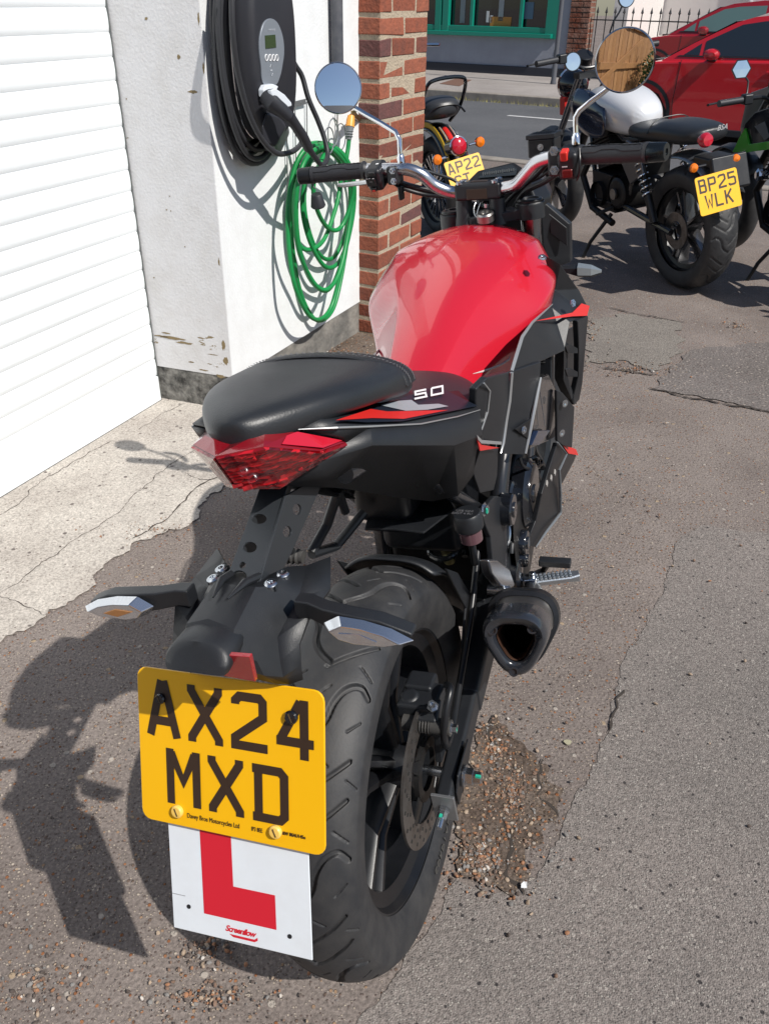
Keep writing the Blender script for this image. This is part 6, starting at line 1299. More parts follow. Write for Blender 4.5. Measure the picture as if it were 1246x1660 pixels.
# hose
hs = empty('garden_hose', 'coiled bright green garden hose hanging on the white wall', 'hose', WW.mat())
loops = [
 [(520, 232), (500, 236), (483, 262), (472, 320), (474, 400), (486, 470), (505, 512), (522, 519), (540, 500), (553, 450), (564, 380), (569, 310), (560, 262), (542, 240)],
 [(512, 236), (490, 248), (474, 285), (466, 350), (470, 420), (480, 470), (500, 510), (520, 517), (538, 494), (554, 430), (566, 350), (566, 290), (550, 250), (530, 238)],
 [(528, 234), (505, 244), (486, 280), (480, 340), (485, 400), (500, 448), (520, 470), (536, 466), (552, 430), (568, 370), (573, 310), (566, 268), (550, 244)],
 [(525, 238), (500, 252), (484, 290), (478, 350), (484, 405), (500, 444), (516, 466), (532, 468), (548, 446), (560, 400), (570, 330), (566, 280), (545, 248)],
 [(530, 236), (510, 248), (496, 285), (490, 335), (500, 385), (520, 425), (536, 434), (552, 420), (566, 380), (574, 330), (572, 285), (556, 250)],
 [(522, 240), (505, 256), (494, 300), (495, 350), (510, 400), (528, 420), (545, 412), (560, 375), (568, 320), (560, 270), (540, 246)],
 [(535, 240), (520, 262), (508, 300), (514, 340), (530, 368), (548, 372), (562, 350), (572, 310), (566, 270), (552, 248)],
 [(520, 244), (498, 262), (478, 310), (478, 360), (486, 398), (505, 404), (525, 388), (540, 350), (550, 310), (552, 270), (540, 250)]]
b = MB()
for i, lp_ in enumerate(loops):
    w0 = .030 + .0125 * (i * 5 % 8); P = [np.array(WW(x, y, Y=w0 + .014 * math.sin(j * 1.1 + i * 2))) for j, (x, y) in enumerate(lp_)]
    b.tube(spline(P, 6, True), .0085, 12, caps=False)
HO = b.build('hose_coil', HOSEG, hs)
b = MB(); b.tube(spline(SW([(560, 300, .06), (561, 262, .07), (564, 240, .07), (566, 220, .07)]), 6), .0085, 12); b.build('hose_end', HOSEG, hs)
b = MB(); d_ = SW([(565, 226, .07), (567, 205, .07)]); b.tube([d_[0], d_[0] * .5 + d_[1] * .5, d_[1]], [.011, .013, .016], 16)
for t in (.2, .4, .6): b.lathe([(0, .0135), (.002, .0165), (.004, .0135)], d_[0] * (1 - t) + d_[1] * t, d_[1] - d_[0], 16)
b.build('hose_connector', mat('grey_connector', (.20, .21, .22), .5), hs)
b = MB(); d2 = SW([(567, 206, .07), (569, 188, .066)]); b.tube([d2[0], d2[0] * .4 + d2[1] * .6, d2[1]], [.0175, .0165, .0135], 16); b.build('tap_connector', mat('orange_connector', (.80, .34, .05), .4), hs)
tp = empty('garden_tap', 'small brass outdoor tap beside the brick pillar feeding the green hose', 'tap', WW.mat())
b = MB(); d3 = SW([(569, 189, .066), (574, 186, .05), (581, 193, .0)]); b.tube(d3, [.010, .012, .010], 12); b.build('tap_body', mat('dull_brass', (.30, .22, .10), .35, .9), tp)
b = MB(); b.box(SW([(573, 181, .055)])[0], (.035, .008, .010)); b.build('tap_handle', mat('dull_brass', (.3, .2, .1)), tp, bevel=.002)
# ================================================================== OTHER MOTORCYCLES
def mk_frame(px, py, yaw, lean):
    g0 = G(px, py); return Frame(np.array([g0[0], g0[1], 0.]), rotz_lean(yaw, lean))
TWIN = mat('black_bike_paint', (.008, .009, .013), .12, coat=.8)
def chain_rows(rows): return rows
def bgbike(fr, label, sp):
    e = empty('motorcycle', label, 'motorcycle', fr.mat(), 'other motorcycles parked in the yard')
    wb = sp.get('wb', 1.40); Rr_, Rf = sp.get('rr', .31), sp.get('rf', .31)
    wheel(e, (0, 0, Rr_), Rr_, sp.get('rw', .14), rimr=Rr_ - sp.get('rt', .085), rimw=.10, spokes=sp.get('spokes', 10), nu=360, nv=60, grooves=sp.get('gr', True), spm=sp.get('spm'), m=sp.get('rimm'))
    wheel(e, (0, wb, Rf), Rf, .11, rimr=Rf - .08, rimw=.08, spokes=sp.get('spokes', 10), nu=120, nv=30, grooves=False, spm=sp.get('spm'), m=sp.get('rimm'))
    b = MB(); b.lathe([(-.004, .06), (.004, .06), (.004, .11), (-.004, .11)], (-.07, wb, Rf), (1, 0, 0), 40, close=True); b.lathe([(-.003, .05), (.003, .05), (.003, .095), (-.003, .095)], (-.08, 0, Rr_), (1, 0, 0), 40, close=True); b.build('brake_disc', DISC, e)
    b = MB(); b.box((0, .66, .40), (.24, .26, .20)); b.lathe([(-.13, .10), (.13, .10)], (0, .50, .42), (1, 0, 0), 32); b.lathe([(-.145, .07), (.145, .07)], (0, .70, .38), (1, 0, 0), 32); b.box((0, .72, .62), (.20, .16, .2), [(1, 0, 0), (0, .94, -.34), (0, .34, .94)]); b.lathe([(-.03, .085), (0, .085), (.01, .07), (.01, 1e-5)], (-.13, .50, .42), (-1, 0, 0), 32); b.box((0, .42, .60), (.16, .20, .14)); b.tube([(-.10, .80, .62), (-.12, .90, .45), (-.11, .80, .28), (-.12, .55, .24)], .02, 12); eg = b.build('engine', ENG, e, bevel=.02, seg=3)
    b = MB()
    for k in range(7): b.box((0, .72 + k * .004, .56 + k * .018), (.25, .22, .006), [(1, 0, 0), (0, .94, -.34), (0, .34, .94)])
    b.build('cooling_fins', ENG, eg, smooth=False)
    b = MB(); b.disc((-.155, .50, .42), (1, 0, 0), .03, .012, 24); b.build('engine_badge', STEEL, eg)
    b = MB()
    for s in (1, -1):
        b.tube([(s * .05, wb - .48, .90), (s * .11, .75, .34), (s * .12, .42, .36)], .014, 10); b.tube([(s * .05, wb - .50, .84), (s * .10, .50, .70), (s * .10, -.05, .78)], .013, 10); b.tube([(s * .12, .42, .36), (s * .11, .0, .31)], .018, 10); b.tube([(s * .11, .42, .38), (s * .10, .35, .72)], .012, 8)
    b.build('frame', FM, e)
    fd0, fd1 = np.array([0, wb - .46, .98]), np.array([0, wb - .0, Rf])
    b = MB()
    for s in (1, -1): b.tube([fd0 + (s * .095, 0, 0), fd0 * .5 + fd1 * .5 + (s * .095, 0, 0)], .021, 14)
    b.build('fork_tube', FK.data.materials[0], e)
    b = MB()
    for s in (1, -1): b.tube([fd0 * .5 + fd1 * .5 + (s * .095, 0, 0), fd1 + (s * .095, 0, 0)], .028, 14)
    b.box(fd0 + (0, -.01, 0), (.25, .07, .03)); b.build('fork_slider', BLK2, e)
    b = MB(); rows = [[(x * .06, wb + math.sin(a) * (Rf + .02), Rf + math.cos(a) * (Rf + .02) - .02 * abs(x)) for x in np.linspace(-1, 1, 7)] for a in np.linspace(-.9, .8, 10)]; b.grid(rows); b.build('front_mudguard', sp.get('fm', BLK), e, solid=.003)
    # bars
    hy, hz, hw2 = sp.get('hy', wb - .50), sp.get('hz', 1.08), sp.get('hw', .38)
    hb3 = [(s * x, hy - dy, hz + dz) for s in (-1,) for x, dy, dz in ((hw2, .07, 0), (hw2 - .13, .05, .0), (.14, .0, -.01), (.06, -.01, -.07))] + [(x, hy - dy, hz + dz) for x, dy, dz in ((.06, -.01, -.07), (.14, .0, -.01), (hw2 - .13, .05, 0), (hw2, .07, 0))]
    b = MB(); b.tube(spline(hb3, 4), .011, 10); H = b.build('handlebar', BLK2, e)
    for s in (-1, 1):
        g0_, g1_ = np.array((s * (hw2 - .13), hy - .05, hz)), np.array((s * (hw2 + .01), hy - .072, hz)); b = MB(); b.tube([g0_, g1_], .017, 14); b.build('grip', GRIPM, H)
        b = MB(); b.box((s * (hw2 - .165), hy - .04, hz), (.05, .05, .05)); b.build('switch_block', BLK, H, bevel=.008)
        b = MB(); b.tube([(s * (hw2 - .16), hy, hz - .005), (s * (hw2 - .08), hy + .035, hz - .01), (s * (hw2 + .02), hy + .01, hz - .012), (s * (hw2 + .03), hy + .0, hz - .012)], [.007, .0055, .005, .007], 8); b.build('lever', sp.get('lev', BLK2), H)
    for (px, py, Y, dia, stalk, hexy) in sp.get('mirrors', []):
        c_ = np.array(fr(px, py, Y=Y)); cw = fr.O + fr.M @ c_; din = cw - CAMP; din /= np.linalg.norm(din); tt = az_el(150, 24, 1.); n = tt - din; n /= np.linalg.norm(n); nb = fr.M.T @ n; nb = nb * .6 + np.array([sp.get('mx', .0), -.55, 0]); nb /= np.linalg.norm(nb)
        b = MB(); ns = 6 if hexy else 40; r = dia / 2; b.lathe([(-.03, 1e-5), (-.024, r * .7), (-.008, r), (.002, r), (.002, r * .9), (.001, r * .9)], c_, nb, ns); M_ = b.build('mirror', BLK2, H)
        b = MB(); b.lathe([(.0015, r * .9), (.0022, 1e-5)], c_, nb, ns); b.build('mirror_glass', MIRR, M_, smooth=not hexy)
        b = MB(); b.tube([c_ - nb * .01] + [np.array(fr(x, y, Y=yy)) for x, y, yy in stalk], .005, 8); b.build('mirror_stalk', sp.get('stm', BLK2), M_)
    # headlight
    if sp.get('head', True):
        b = MB(); hcn = (0, hy + .20, .90); b.lathe([(-.10, 1e-5), (-.09, .04), (-.04, .078), (.03, .085)], hcn, (0, 1, 0), 32); HH = b.build('headlight', TWIN, e)
        b = MB(); b.lathe([(.028, .086), (.034, .093), (.044, .090), (.046, .082)], hcn, (0, 1, 0), 32); b.build('headlight_rim', CHR, HH); b = MB(); b.lathe([(.04, .083), (.055, .05), (.06, 1e-5)], hcn, (0, 1, 0), 32); b.build('headlight_glass', LENSC, HH)
        b = MB(); b.lathe([(-.02, 1e-5), (-.02, .045), (.03, .05), (.035, .045), (.036, 1e-5)], (0, hy + .09, 1.04), (0, -.5, .85), 28); b.build('speedometer', BLK2, H)
    # stand
    b = MB(); b.tube([(-.10, .60, .28), (-.20, .66, .12), (-.27, .68, -.035)], [.012, .011, .010], 8); b.build('side_stand', BLK2, e)
    for s in (1, -1):
        b = MB(); b.tube([(s * .12, .55, .33), (s * .24, .53, .32)], .011, 8); b.build('footpeg', RUBL, e)
    return e, H
def shock2(e, x, y0, z0, y1, z1, m):
    a, c = np.array((x, y0, z0)), np.array((x, y1, z1)); d = c - a; L = np.linalg.norm(d); d /= L; u = np.array([1., 0, 0]); v = np.cross(d, u)
    b = MB(); b.tube([a, c], .012, 12); b.tube([a + d * L * .62, c], .021, 14); S = b.build('rear_shock', BLK2, e)
    b = MB(); b.tube([a + d * (L * (.08 + .58 * t)) + .028 * (math.cos(t * 44) * u + math.sin(t * 44) * v) for t in np.linspace(0, 1, 120)], .0052, 8); b.build('spring', m, S)
def small_ind(e, c, d, m=LENSO, r=.022):
    c = np.array(c, float); d = np.array(d, float)
    b = MB(); b.tube([c - d * .07, c], .007, 8); b.lathe([(-.014, .012), (-.006, r), (.006, r)], c, (0, -1, 0), 20); I = b.build('indicator', CHR if sp_chr else BLK2, e); b = MB(); b.lathe([(.005, r), (.016, r * .85), (.024, 1e-5)], c, (0, -1, 0), 20); b.build('indicator_lens', m, I)
# --- black roadster with the silver tank
FB = mk_frame(1108, 463, -.33, -.13)
SILT = mat('silver_tank_paint', (.72, .73, .75), .32, .15, coat=.8); NAVT = mat('midnight_paint', (.008, .014, .035), .15, coat=1)
mB = [(928, 100, 1.0, .10, [(945, 112, 1.0), (955, 130, 1.02)], False), (1015, -4, 1.0, .10, [(1003, 20, 1.0), (994, 34, 1.0), (988, 52, 1.0), (990, 75, 1.02)], False)]
eB, HBk = bgbike(FB, 'black motorcycle with silver tank side and yellow plate parked beyond the red one', dict(wb=1.46, rr=.315, rw=.17, rt=.10, hz=1.08, hy=1.04, mirrors=mB, lev=BLK2, spm=mat('machined_spoke', (.22, .22, .23), .25, .9)))
def bt(name, secs, m, par, n=20, pw=2.6, sub=2, x0=0): 
    rows = []
    for (y, hw_, zt, zb) in secs:
        zc = (zt + zb) / 2; r = []
        for k in range(n): t = 2 * math.pi * k / n; r.append((x0 + hw_ * math.copysign(abs(math.cos(t)) ** (2 / pw), math.cos(t)), y, zc + (zt - zb) / 2 * math.copysign(abs(math.sin(t)) ** (2 / pw), math.sin(t))))
        rows.append(r)
    b = MB(); b.loft(rows); return b.build(name, m, par, sub=sub)
bt('seat', [(-.125, .06, .815, .77), (-.10, .115, .828, .745), (.03, .14, .838, .725), (.20, .14, .832, .715), (.26, .135, .808, .71), (.38, .125, .795, .70), (.52, .10, .80, .70)], LEATH, eB)
b = MB(); b.tube([(x, .228 + .012 * (1 - (x / .14) ** 2), .832 - .06 * (abs(x) / .14) ** 4) for x in np.linspace(-.142, .142, 15)], .003, 6); b.build('seat_piping', BLK2, eB)
TB = bt('fuel_tank', [(.40, .07, .85, .71), (.48, .125, .90, .70), (.60, .155, .94, .70), (.74, .165, .955, .71), (.88, .14, .93, .73), (1.00, .08, .88, .78)], mat('silver_tank_paint', (.58, .60, .64), .30, .4, coat=.8), eB)
for s in (1, -1):
    b = MB(); ol = [(.43, .80), (.47, .88), (.55, .95), (.66, .985), (.74, .975), (.74, .88), (.70, .80), (.58, .775)]
    V = []
    b.grid([[(s * (x0_ + dx), y, z) for y, z in row] for x0_, dx, row in ((.168, .0, [(.40, .71), (.50, .685), (.64, .70), (.74, .76)]), (.176, .0, [(.37, .77), (.48, .775), (.64, .79), (.77, .83)]), (.166, .0, [(.40, .83), (.50, .855), (.64, .875), (.77, .885)]), (.130, .0, [(.46, .875), (.54, .905), (.66, .925), (.77, .925)]))])
    b.v = [(x, y + .20, z) for x, y, z in b.v]; b.build('tank_side_panel', NAVT, TB, solid=.004, sub=2, offset=0)
b = MB(); rows = [[(x * .095, math.sin(a) * .345, .315 + math.cos(a) * .345 + .045 - .03 * abs(x) ** 2) for x in np.linspace(-1, 1, 9)] for a in np.linspace(-.95, .35, 10)]
b.grid(rows); b.build('rear_mudguard', mat('dark_silver_guard', (.16, .17, .19), .25, .7, coat=.5), eB, solid=.004)
b = MB(); b.box((0, -.16, .68), (.15, .16, .04)); b.box((0, -.27, .64), (.20, .03, .16), [(1, 0, 0), (0, .92, -.38), (0, .38, .92)]); b.build('plate_holder', BLK2, eB, bevel=.01)
q = FB(1141, 227, Y=-.20); b = MB(); b.lathe([(-.03, .02), (.0, .034), (.015, .034), (.03, .026), (.034, 1e-5)], q, (0, -1, .1), 28); b.build('tail_lamp', LENSR2, eB)
b = MB(); b.box(FB(1145, 288, Y=-.29), (.09, .01, .025)); b.build('red_reflector', LENSR, eB, bevel=.002)
sp_chr = False
small_ind(eB, FB(1122, 272, Y=-.25), (-1, 0, 0)); small_ind(eB, FB(1190, 257, Y=-.25), (1, 0, 0))
tl, tr, bl_ = [np.array(FB(x, y, Y=yy)) for x, y, yy in ((1127, 292, -.30), (1191, 274, -.30), (1138, 349, -.36))]
cP = np.array(FB(1164, 311, Y=-.335)); axp = tr - tl; axp /= np.linalg.norm(axp); upp = tl - bl_; upp -= axp * upp.dot(axp); upp /= np.linalg.norm(upp); np_ = np.cross(axp, upp); s_ = 1.0
number_plate(eB, cP, axp, upp, np_, [('BP25', -.103, .0125), ('WLK', -.079, -.0640)])
for s in (-1, 1): shock2(eB, s * .135, .32, .68, .12, .34, CHR)
b = MB(); b.tube([(.14, .70, .36), (.17, .50, .28), (.18, .25, .30), (.19, -.05, .40)], [.03, .03, .045, .05], 16); b.build('exhaust', STEEL, eB)
b = MB(); b.prism([(-.135, .40, .72), (-.135, .28, .70), (-.135, .22, .58), (-.135, .34, .50), (-.135, .44, .60)], (-.02, 0, 0)); sc = b.build('side_panel', mat('satin_dark_silver', (.18, .18, .19), .3, .8), eB, bevel=.006)
mt = Matrix(((0, 0, -1, -.158), (-1, 0, 0, .40), (0, 1, 0, .63), (0, 0, 0, 1))); text_obj('panel_script', 'BSA', .05, mat('pale_script', (.5, .5, .5), .4), sc, mt, shear=.4)
q_ = FB(1138, 222, Y=-.21); mt = Matrix(((1, 0, 0, -.05), (0, 0, 1, -.2085), (0, 1, 0, .825), (0, 0, 0, 1))); text_obj('seat_logo', 'BSA', .034, mat('pale_script', (.5, .5, .5)), eB, mt, shear=.3)
b = MB(); b.box(FB(914, 172, Y=1.22), (.03, .06, .10)); b.build('fork_reflector', REDP, eB, bevel=.003)
# --- green and black bike at the right edge
g0 = G(1195, 402); h_ = np.array([-.20, .98]); oG = np.array([g0[0] - .10, g0[1]]) - h_ * 1.36
FG = Frame(np.array([oG[0], oG[1], 0.]), rotz_lean(-.2, -.10)); GP = mat('bright_green_paint', (.05, .42, .02), .25, coat=.8)
mG = [(1201, 112, .93, .10, [(1212, 132, .92), (1210, 150, .90), (1203, 165, .88)], True)]
eG, HG2 = bgbike(FG, 'black motorcycle with bright green panel, cut off by the right edge', dict(wb=1.36, rr=.30, rw=.13, rf=.30, hz=.93, hw=.43, hy=.92, mirrors=mG, head=False, spokes=5, lev=BLK2, mx=-.2))
bt('fuel_tank', [(.38, .07, .86, .74), (.48, .13, .93, .74), (.62, .155, .965, .74), (.74, .15, .96, .75), (.86, .10, .92, .78)], TWIN, eG)
bt('seat', [(-.28, .06, .88, .83), (-.18, .11, .885, .81), (.0, .13, .86, .78), (.12, .13, .80, .74), (.30, .12, .78, .72), (.42, .09, .80, .72)], LEATH, eG)
GPX = lambda l, X: [FG(x, y, X=X) for x, y in l]
for sg in (1, -1):
    fl_ = lambda P: [(p[0] * sg, p[1], p[2]) for p in P]
    b = MB(); b.prism(fl_(GPX([(1186, 247), (1196, 225), (1206, 208), (1213, 234), (1262, 226), (1262, 240), (1210, 247)], -.185)), (.012 * sg, 0, 0)); b.build('side_panel', GP, eG, bevel=.002)
    b = MB(); b.prism(fl_(GPX([(1200, 225), (1206, 200), (1222, 182), (1262, 168), (1300, 160), (1310, 232), (1215, 236)], -.172)), (.02 * sg, 0, 0)); b.build('fairing', TWIN, eG, bevel=.006)
    b = MB(); b.prism(fl_(GPX([(1222, 205), (1238, 197), (1246, 222), (1238, 228)], -.176)), (.004 * sg, 0, 0)); b.build('fairing_insert', mat('grey_insert', (.12, .13, .14), .4), eG, bevel=.001)
b = MB(); b.loft([[(x * s_, y, z + dz) for x, z in ((-.12, .74), (-.09, .90), (.09, .90), (.12, .74), (.06, .64), (-.06, .64))] for y, s_, dz in ((1.02, .9, 0), (1.14, .9, 0), (1.24, .5, -.02))]); b.build('headlight_cowl', BLK2, eG, bevel=.01)
b = MB(); b.prism(GPX([(1205, 172), (1216, 150), (1250, 138), (1250, 172), (1225, 178)], -.06), (.12, 0, 0)); b.build('small_screen', mat('smoked_screen', (.10, .11, .12), .08, coat=.8), eG, bevel=.004)
b = MB(); b.box((0, -.15, .80), (.14, .28, .10)); b.box((0, -.34, .62), (.04, .03, .24)); b.build('tail_unit', TWIN, eG, bevel=.01)
b = MB(); b.lathe([(-.045, .004), (-.03, .03), (.02, .035), (.03, .02), (.03, 1e-5)], FG(1233, 283, X=-.16), (-1, .3, 0), 8); b.build('side_lamp', LENSC, eG, smooth=False)
b = MB(); b.box((0, -.37, .60), (.20, .004, .15)); b.build('number_plate', YEL, eG, bevel=.001)
# --- custom bike behind the brick pillar
FA = mk_frame(716, 378, -.36, -.10)
sp_chr = True
e3 = empty('motorcycle', 'black cruiser with red tipped mudguard and round tail lamp behind the brick pillar', 'motorcycle', FA.mat(), 'other motorcycles parked in the yard')
wheel(e3, (0, 0, .30), .30, .13, rimr=.22, rimw=.09, spokes=24, nu=160, nv=40, grooves=False, spm=CHR)
wheel(e3, (0, 1.4, .30), .30, .11, rimr=.22, rimw=.08, spokes=24, nu=100, nv=30, grooves=False, spm=CHR)
def fender(e, name, a0, a1, w_, R2, m, c=(0, 0, .30), n=18, off=0):
    b = MB(); b.grid([[(c[0] + x * w_ + off, c[1] - math.sin(a) * (R2 - .035 * abs(x) ** 2.5), c[2] + math.cos(a) * (R2 - .035 * abs(x) ** 2.5)) for x in np.linspace(-1, 1, 11)] for a in np.linspace(a0, a1, n)]); return b.build(name, m, e, solid=.004)
fdr = fender(e3, 'rear_mudguard', -.55, 1.28, .085, .375, TWIN)
fender(e3, 'red_stripe', .30, .78, .030, .382, REDP); fender(e3, 'yellow_line', -.4, 1.2, .002, .386, mat('yellow_pinstripe', (.70, .45, .02), .4), off=-.066)
fender(e3, 'white_line', .28, .80, .0025, .384, mat('pale_pinstripe', (.7, .6, .5), .4), off=.032); fender(e3, 'white_line', .28, .80, .0025, .384, mat('pale_pinstripe', (.7, .6, .5), .4), off=-.032)
fender(e3, 'front_mudguard', -1.1, .6, .07, .35, TWIN, (0, 1.4, .30))
q = np.array(FA(742, 237, Y=-.40)); b = MB(); b.lathe([(-.12, .03), (-.10, .046), (.0, .052)], q, (0, -.97, .2), 32); T3 = b.build('tail_lamp', TWIN, e3); b = MB(); b.lathe([(.0, .054), (.008, .056), (.010, .050)], q, (0, -.97, .2), 32); b.build('lamp_rim', CHR, T3); b = MB(); b.lathe([(.006, .050), (.022, .044), (.034, .022), (.036, 1e-5)], q, (0, -.97, .2), 32); b.build('lamp_lens', LENSR2, T3)
small_ind(e3, FA(708, 259, Y=-.36), (-1, 0, -.1), r=.030); small_ind(e3, FA(777, 230, Y=-.36), (1, 0, .1), r=.030)
tl, tr, bl_ = [np.array(FA(x, y, Y=yy)) for x, y, yy in ((720, 261, -.46), (774, 244, -.46), (729, 300, -.52))]
cP = np.array(FA(755, 280, Y=-.49)); axp = tr - tl; axp /= np.linalg.norm(axp); upp = np.array(tl - bl_); upp -= axp * upp.dot(axp); upp /= np.linalg.norm(upp); np_ = np.cross(axp, upp)
number_plate(e3, cP, axp, upp, np_, [('AP22', -.103, .0125), ('GT', -.079, -.0640)])
bt('seat', [(-.16, .04, .80, .74), (-.12, .11, .825, .71), (.0, .135, .835, .69), (.14, .14, .80, .68), (.26, .12, .74, .66), (.50, .12, .72, .66)], mat('dark_grey_seat', (.035, .037, .042), .4, bump=(300, .2)), e3)
b = MB(); b.tube([(x * 1.0, -.135 - .02 * (1 - (x / .125) ** 2), .79 - .05 * (abs(x) / .125) ** 3) for x in np.linspace(-.128, .128, 11)], .006, 6); b.build('seat_piping', BLK2, e3)
b = MB(); b.tube(spline([(-.13, .10, .66), (-.135, -.05, .76), (-.125, -.16, .90), (-.07, -.18, .935), (.07, -.18, .935), (.125, -.16, .90), (.135, -.05, .76), (.13, .10, .66)], 5), .011, 10); b.build('backrest_rail', GLOSS, e3)
bt('fuel_tank', [(.55, .06, .78, .68), (.66, .12, .86, .68), (.82, .14, .89, .69), (.96, .08, .87, .74)], TWIN, e3)
b = MB(); b.box((0, .62, .40), (.22, .32, .28)); b.box((0, .58, .62), (.18, .18, .16)); b.build('engine', ENG, e3, bevel=.02)
b = MB()
for s in (1, -1): b.tube([(s * .10, 1.05, .92), (s * .10, 1.40, .30)], .022, 10); b.tube([(s * .11, .45, .35), (s * .11, 0, .30)], .016, 8); b.tube([(s * .06, 1.0, .80), (s * .09, .5, .62), (s * .11, .05, .60)], .013, 8)
b.build('frame', FM, e3)
for s in (-1, 1): shock2(e3, s * .12, .10, .62, -.0, .32, CHR)
b = MB(); b.tube(spline([(-.40, .85, 1.02), (-.25, .95, 1.02), (-.08, 1.0, .95), (.08, 1.0, .95), (.25, .95, 1.02), (.40, .85, 1.02)], 4), .011, 8); b.build('handlebar', CHR, e3)
b = MB(); b.tube([(.14, .6, .3), (.15, .2, .26), (.15, -.25, .28)], [.03, .04, .045], 12); b.build('exhaust', CHR, e3)
# ================================================================== CARS
def car(fr, label, S, paint, glass, dz=0., win=True):
    """side plane y=0 towards us, nose towards -x, x/z in metres"""
    e = empty('parked_car', label, 'car', fr.mat(), 'red cars parked beyond the motorcycles'); Wd = 1.55 * S; P = lambda s, z: (s * S, z * S)
    lower = [(-1.42, .16), (-1.47, .30), (-1.46, .44), (-1.38, .55), (-1.25, .63), (-1.02, .745), (-.82, .775), (-.40, .80), (.4, .825), (1.5, .85), (2.0, .86), (2.18, .80), (2.24, .55), (2.20, .25), (2.10, .15), (1.90, .15), (1.86, .30), (1.74, .47), (1.55, .54), (1.36, .47), (1.24, .30), (1.20, .13), (-.60, .13), (-.64, .30), (-.76, .47), (-.95, .54), (-1.14, .47), (-1.26, .30), (-1.30, .16)]
    # body as width sections: outline scaled slightly inwards at shoulder height so that the side is curved
    b = MB(); rows = []
    for y, f, zs in ((.10, .0, .0), (.03, .0, .0), (.0, .0, .0), (.0, .0, 0), (Wd, 0, 0)): pass
    cxm = .27
    for y, kx, kz in ((.085, .93, .93), (.02, .99, .985), (0, 1., .97), (.012, 1., 1.), (.09, 1., 1.015), (.30, 1.008, 1.03), (Wd / S / 2, 1.012, 1.04), (Wd / S - .30, 1.008, 1.03), (Wd / S - .09, 1., 1.015), (Wd / S - .0, .99, .97)):
        rows.append([((cxm + (s - cxm) * kx) * S, y * S, (z if z < .2 else .2 + (z - .2) * kz) * S) for s, z in lower])
    rows = rows[2:]
    b.grid(rows, True); n = len(lower); k0 = 0; b.f += [tuple(range(n)), tuple((len(rows) - 1) * n + j for j in range(n))]; b.mi += [0, 0]
    body = b.build('body', paint, e, bevel=.035 * S, seg=4, tri=True)
    y0, y1 = .05, .20
    gh = [(-.82, .77), (-.50, .955), (-.12, 1.15), (.05, 1.20), (.45, 1.245), (1.0, 1.26), (1.5, 1.24), (1.78, 1.14), (2.02, .86)]
    def ghy(z): return y0 + (y1 - y0) * (z - .77) / (1.25 - .77)
    b = MB(); b.grid([[(s * S, ghy(z) * S, z * S) for s, z in gh], [(s * S, (.5 * Wd / S) * S, (z + .03) * S) for s, z in gh], [(s * S, Wd - ghy(z) * S, z * S) for s, z in gh]])
    nn = len(gh); b.add([(s * S, ghy(z) * S, z * S) for s, z in gh], [tuple(range(nn))]); b.add([(s * S, Wd - ghy(z) * S, z * S) for s, z in gh], [tuple(range(nn))]); b.build('roof', paint, e, sharp=30, tri=True)
    def side(name, pts, m, off=.006, th=.004, par=e):
        for yy in (0, 1):
            b = MB(); V = [(s * S, (ghy(z) - off) * S if not yy else Wd - (ghy(z) - off) * S, z * S) for s, z in pts]; b.prism(V, (0, th if not yy else -th, 0)); o = b.build(name, m, par, smooth=False, tri=True)
        return o
    side('side_window', [(-.58, .845), (-.42, .845), (-.42, .955)] , glass); side('side_window', [(-.38, .845), (.52, .855), (.52, 1.185), (.15, 1.165), (-.06, 1.13), (-.38, .975)], glass)
    side('side_window', [(.60, .855), (1.42, .87), (1.36, 1.15), (1.1, 1.185), (.60, 1.19)], glass); side('window_trim', [(-.66, .825), (1.5, .855), (1.5, .868), (-.62, .840)], BLK, .010)
    b = MB(); sx_ = [(-.80, .785), (-.14, 1.145)]; b.add([(sx_[0][0] * S, (ghy(.78) + .05) * S, sx_[0][1] * S + .012), (sx_[1][0] * S, (ghy(1.14) + .05) * S, sx_[1][1] * S + .012), (sx_[1][0] * S, Wd - (ghy(1.14) + .05) * S, sx_[1][1] * S + .03), (sx_[0][0] * S, Wd - (ghy(.78) + .05) * S, sx_[0][1] * S + .03)], [(0, 1, 2, 3)]); b.build('windscreen', glass, e, smooth=False, solid=.004)
    b = MB(); b.box((-.86 * S, Wd / 2, .775 * S), (.10 * S, Wd * .8, .03)); b.tube([(-.84 * S, Wd * .25, .80 * S), (-.60 * S, Wd * .5, .93 * S)], .010, 6); b.build('wiper_tray', BLK2, e, smooth=False)
    for cx_w in (-.95, 1.55):
        wheel(e, (cx_w * S, .11 * S, .28 * S), .28 * S, .17 * S, rimr=.19 * S, rimw=.13 * S, spokes=10, axis=(0, -1, 0), nu=90, nv=24, grooves=False, m=mat('car_rim', (.30, .30, .31), .3, .8))
        b = MB(); b.lathe([(.0, .31 * S), (.0, .345 * S), (.006, .345 * S), (.006, .31 * S)], (cx_w * S, -.004, .26 * S), (0, -1, 0), 40, a0=0, close=True)
        bm_ = b.build('wheel_arch', BLK, e)
        b = MB(); b.lathe([(-.02, 1e-5), (-.02, .30 * S), (-.28 * S, .30 * S)], (cx_w * S, .02, .27 * S), (0, -1, 0), 32); b.build('arch_liner', BLK2, e)
    b = MB(); b.box((.30 * S, -.004, .135 * S), (1.62 * S, .03, .07 * S)); b.build('sill', BLK, e, bevel=.01)
    b = MB()
    for pts in ([(-.56, .14), (-.60, .40), (-.58, .80)], [(.55, .14), (.57, .84)], [(1.28, .50), (1.45, .86)]): b.tube([(s * S, -.0005, z * S) for s, z in pts], .0035, 5)
    b.tube([(-.56 * S, -.0005, .16 * S), (1.2 * S, -.0005, .16 * S)], .003, 5); b.build('door_seam', BLK2, e, smooth=False)
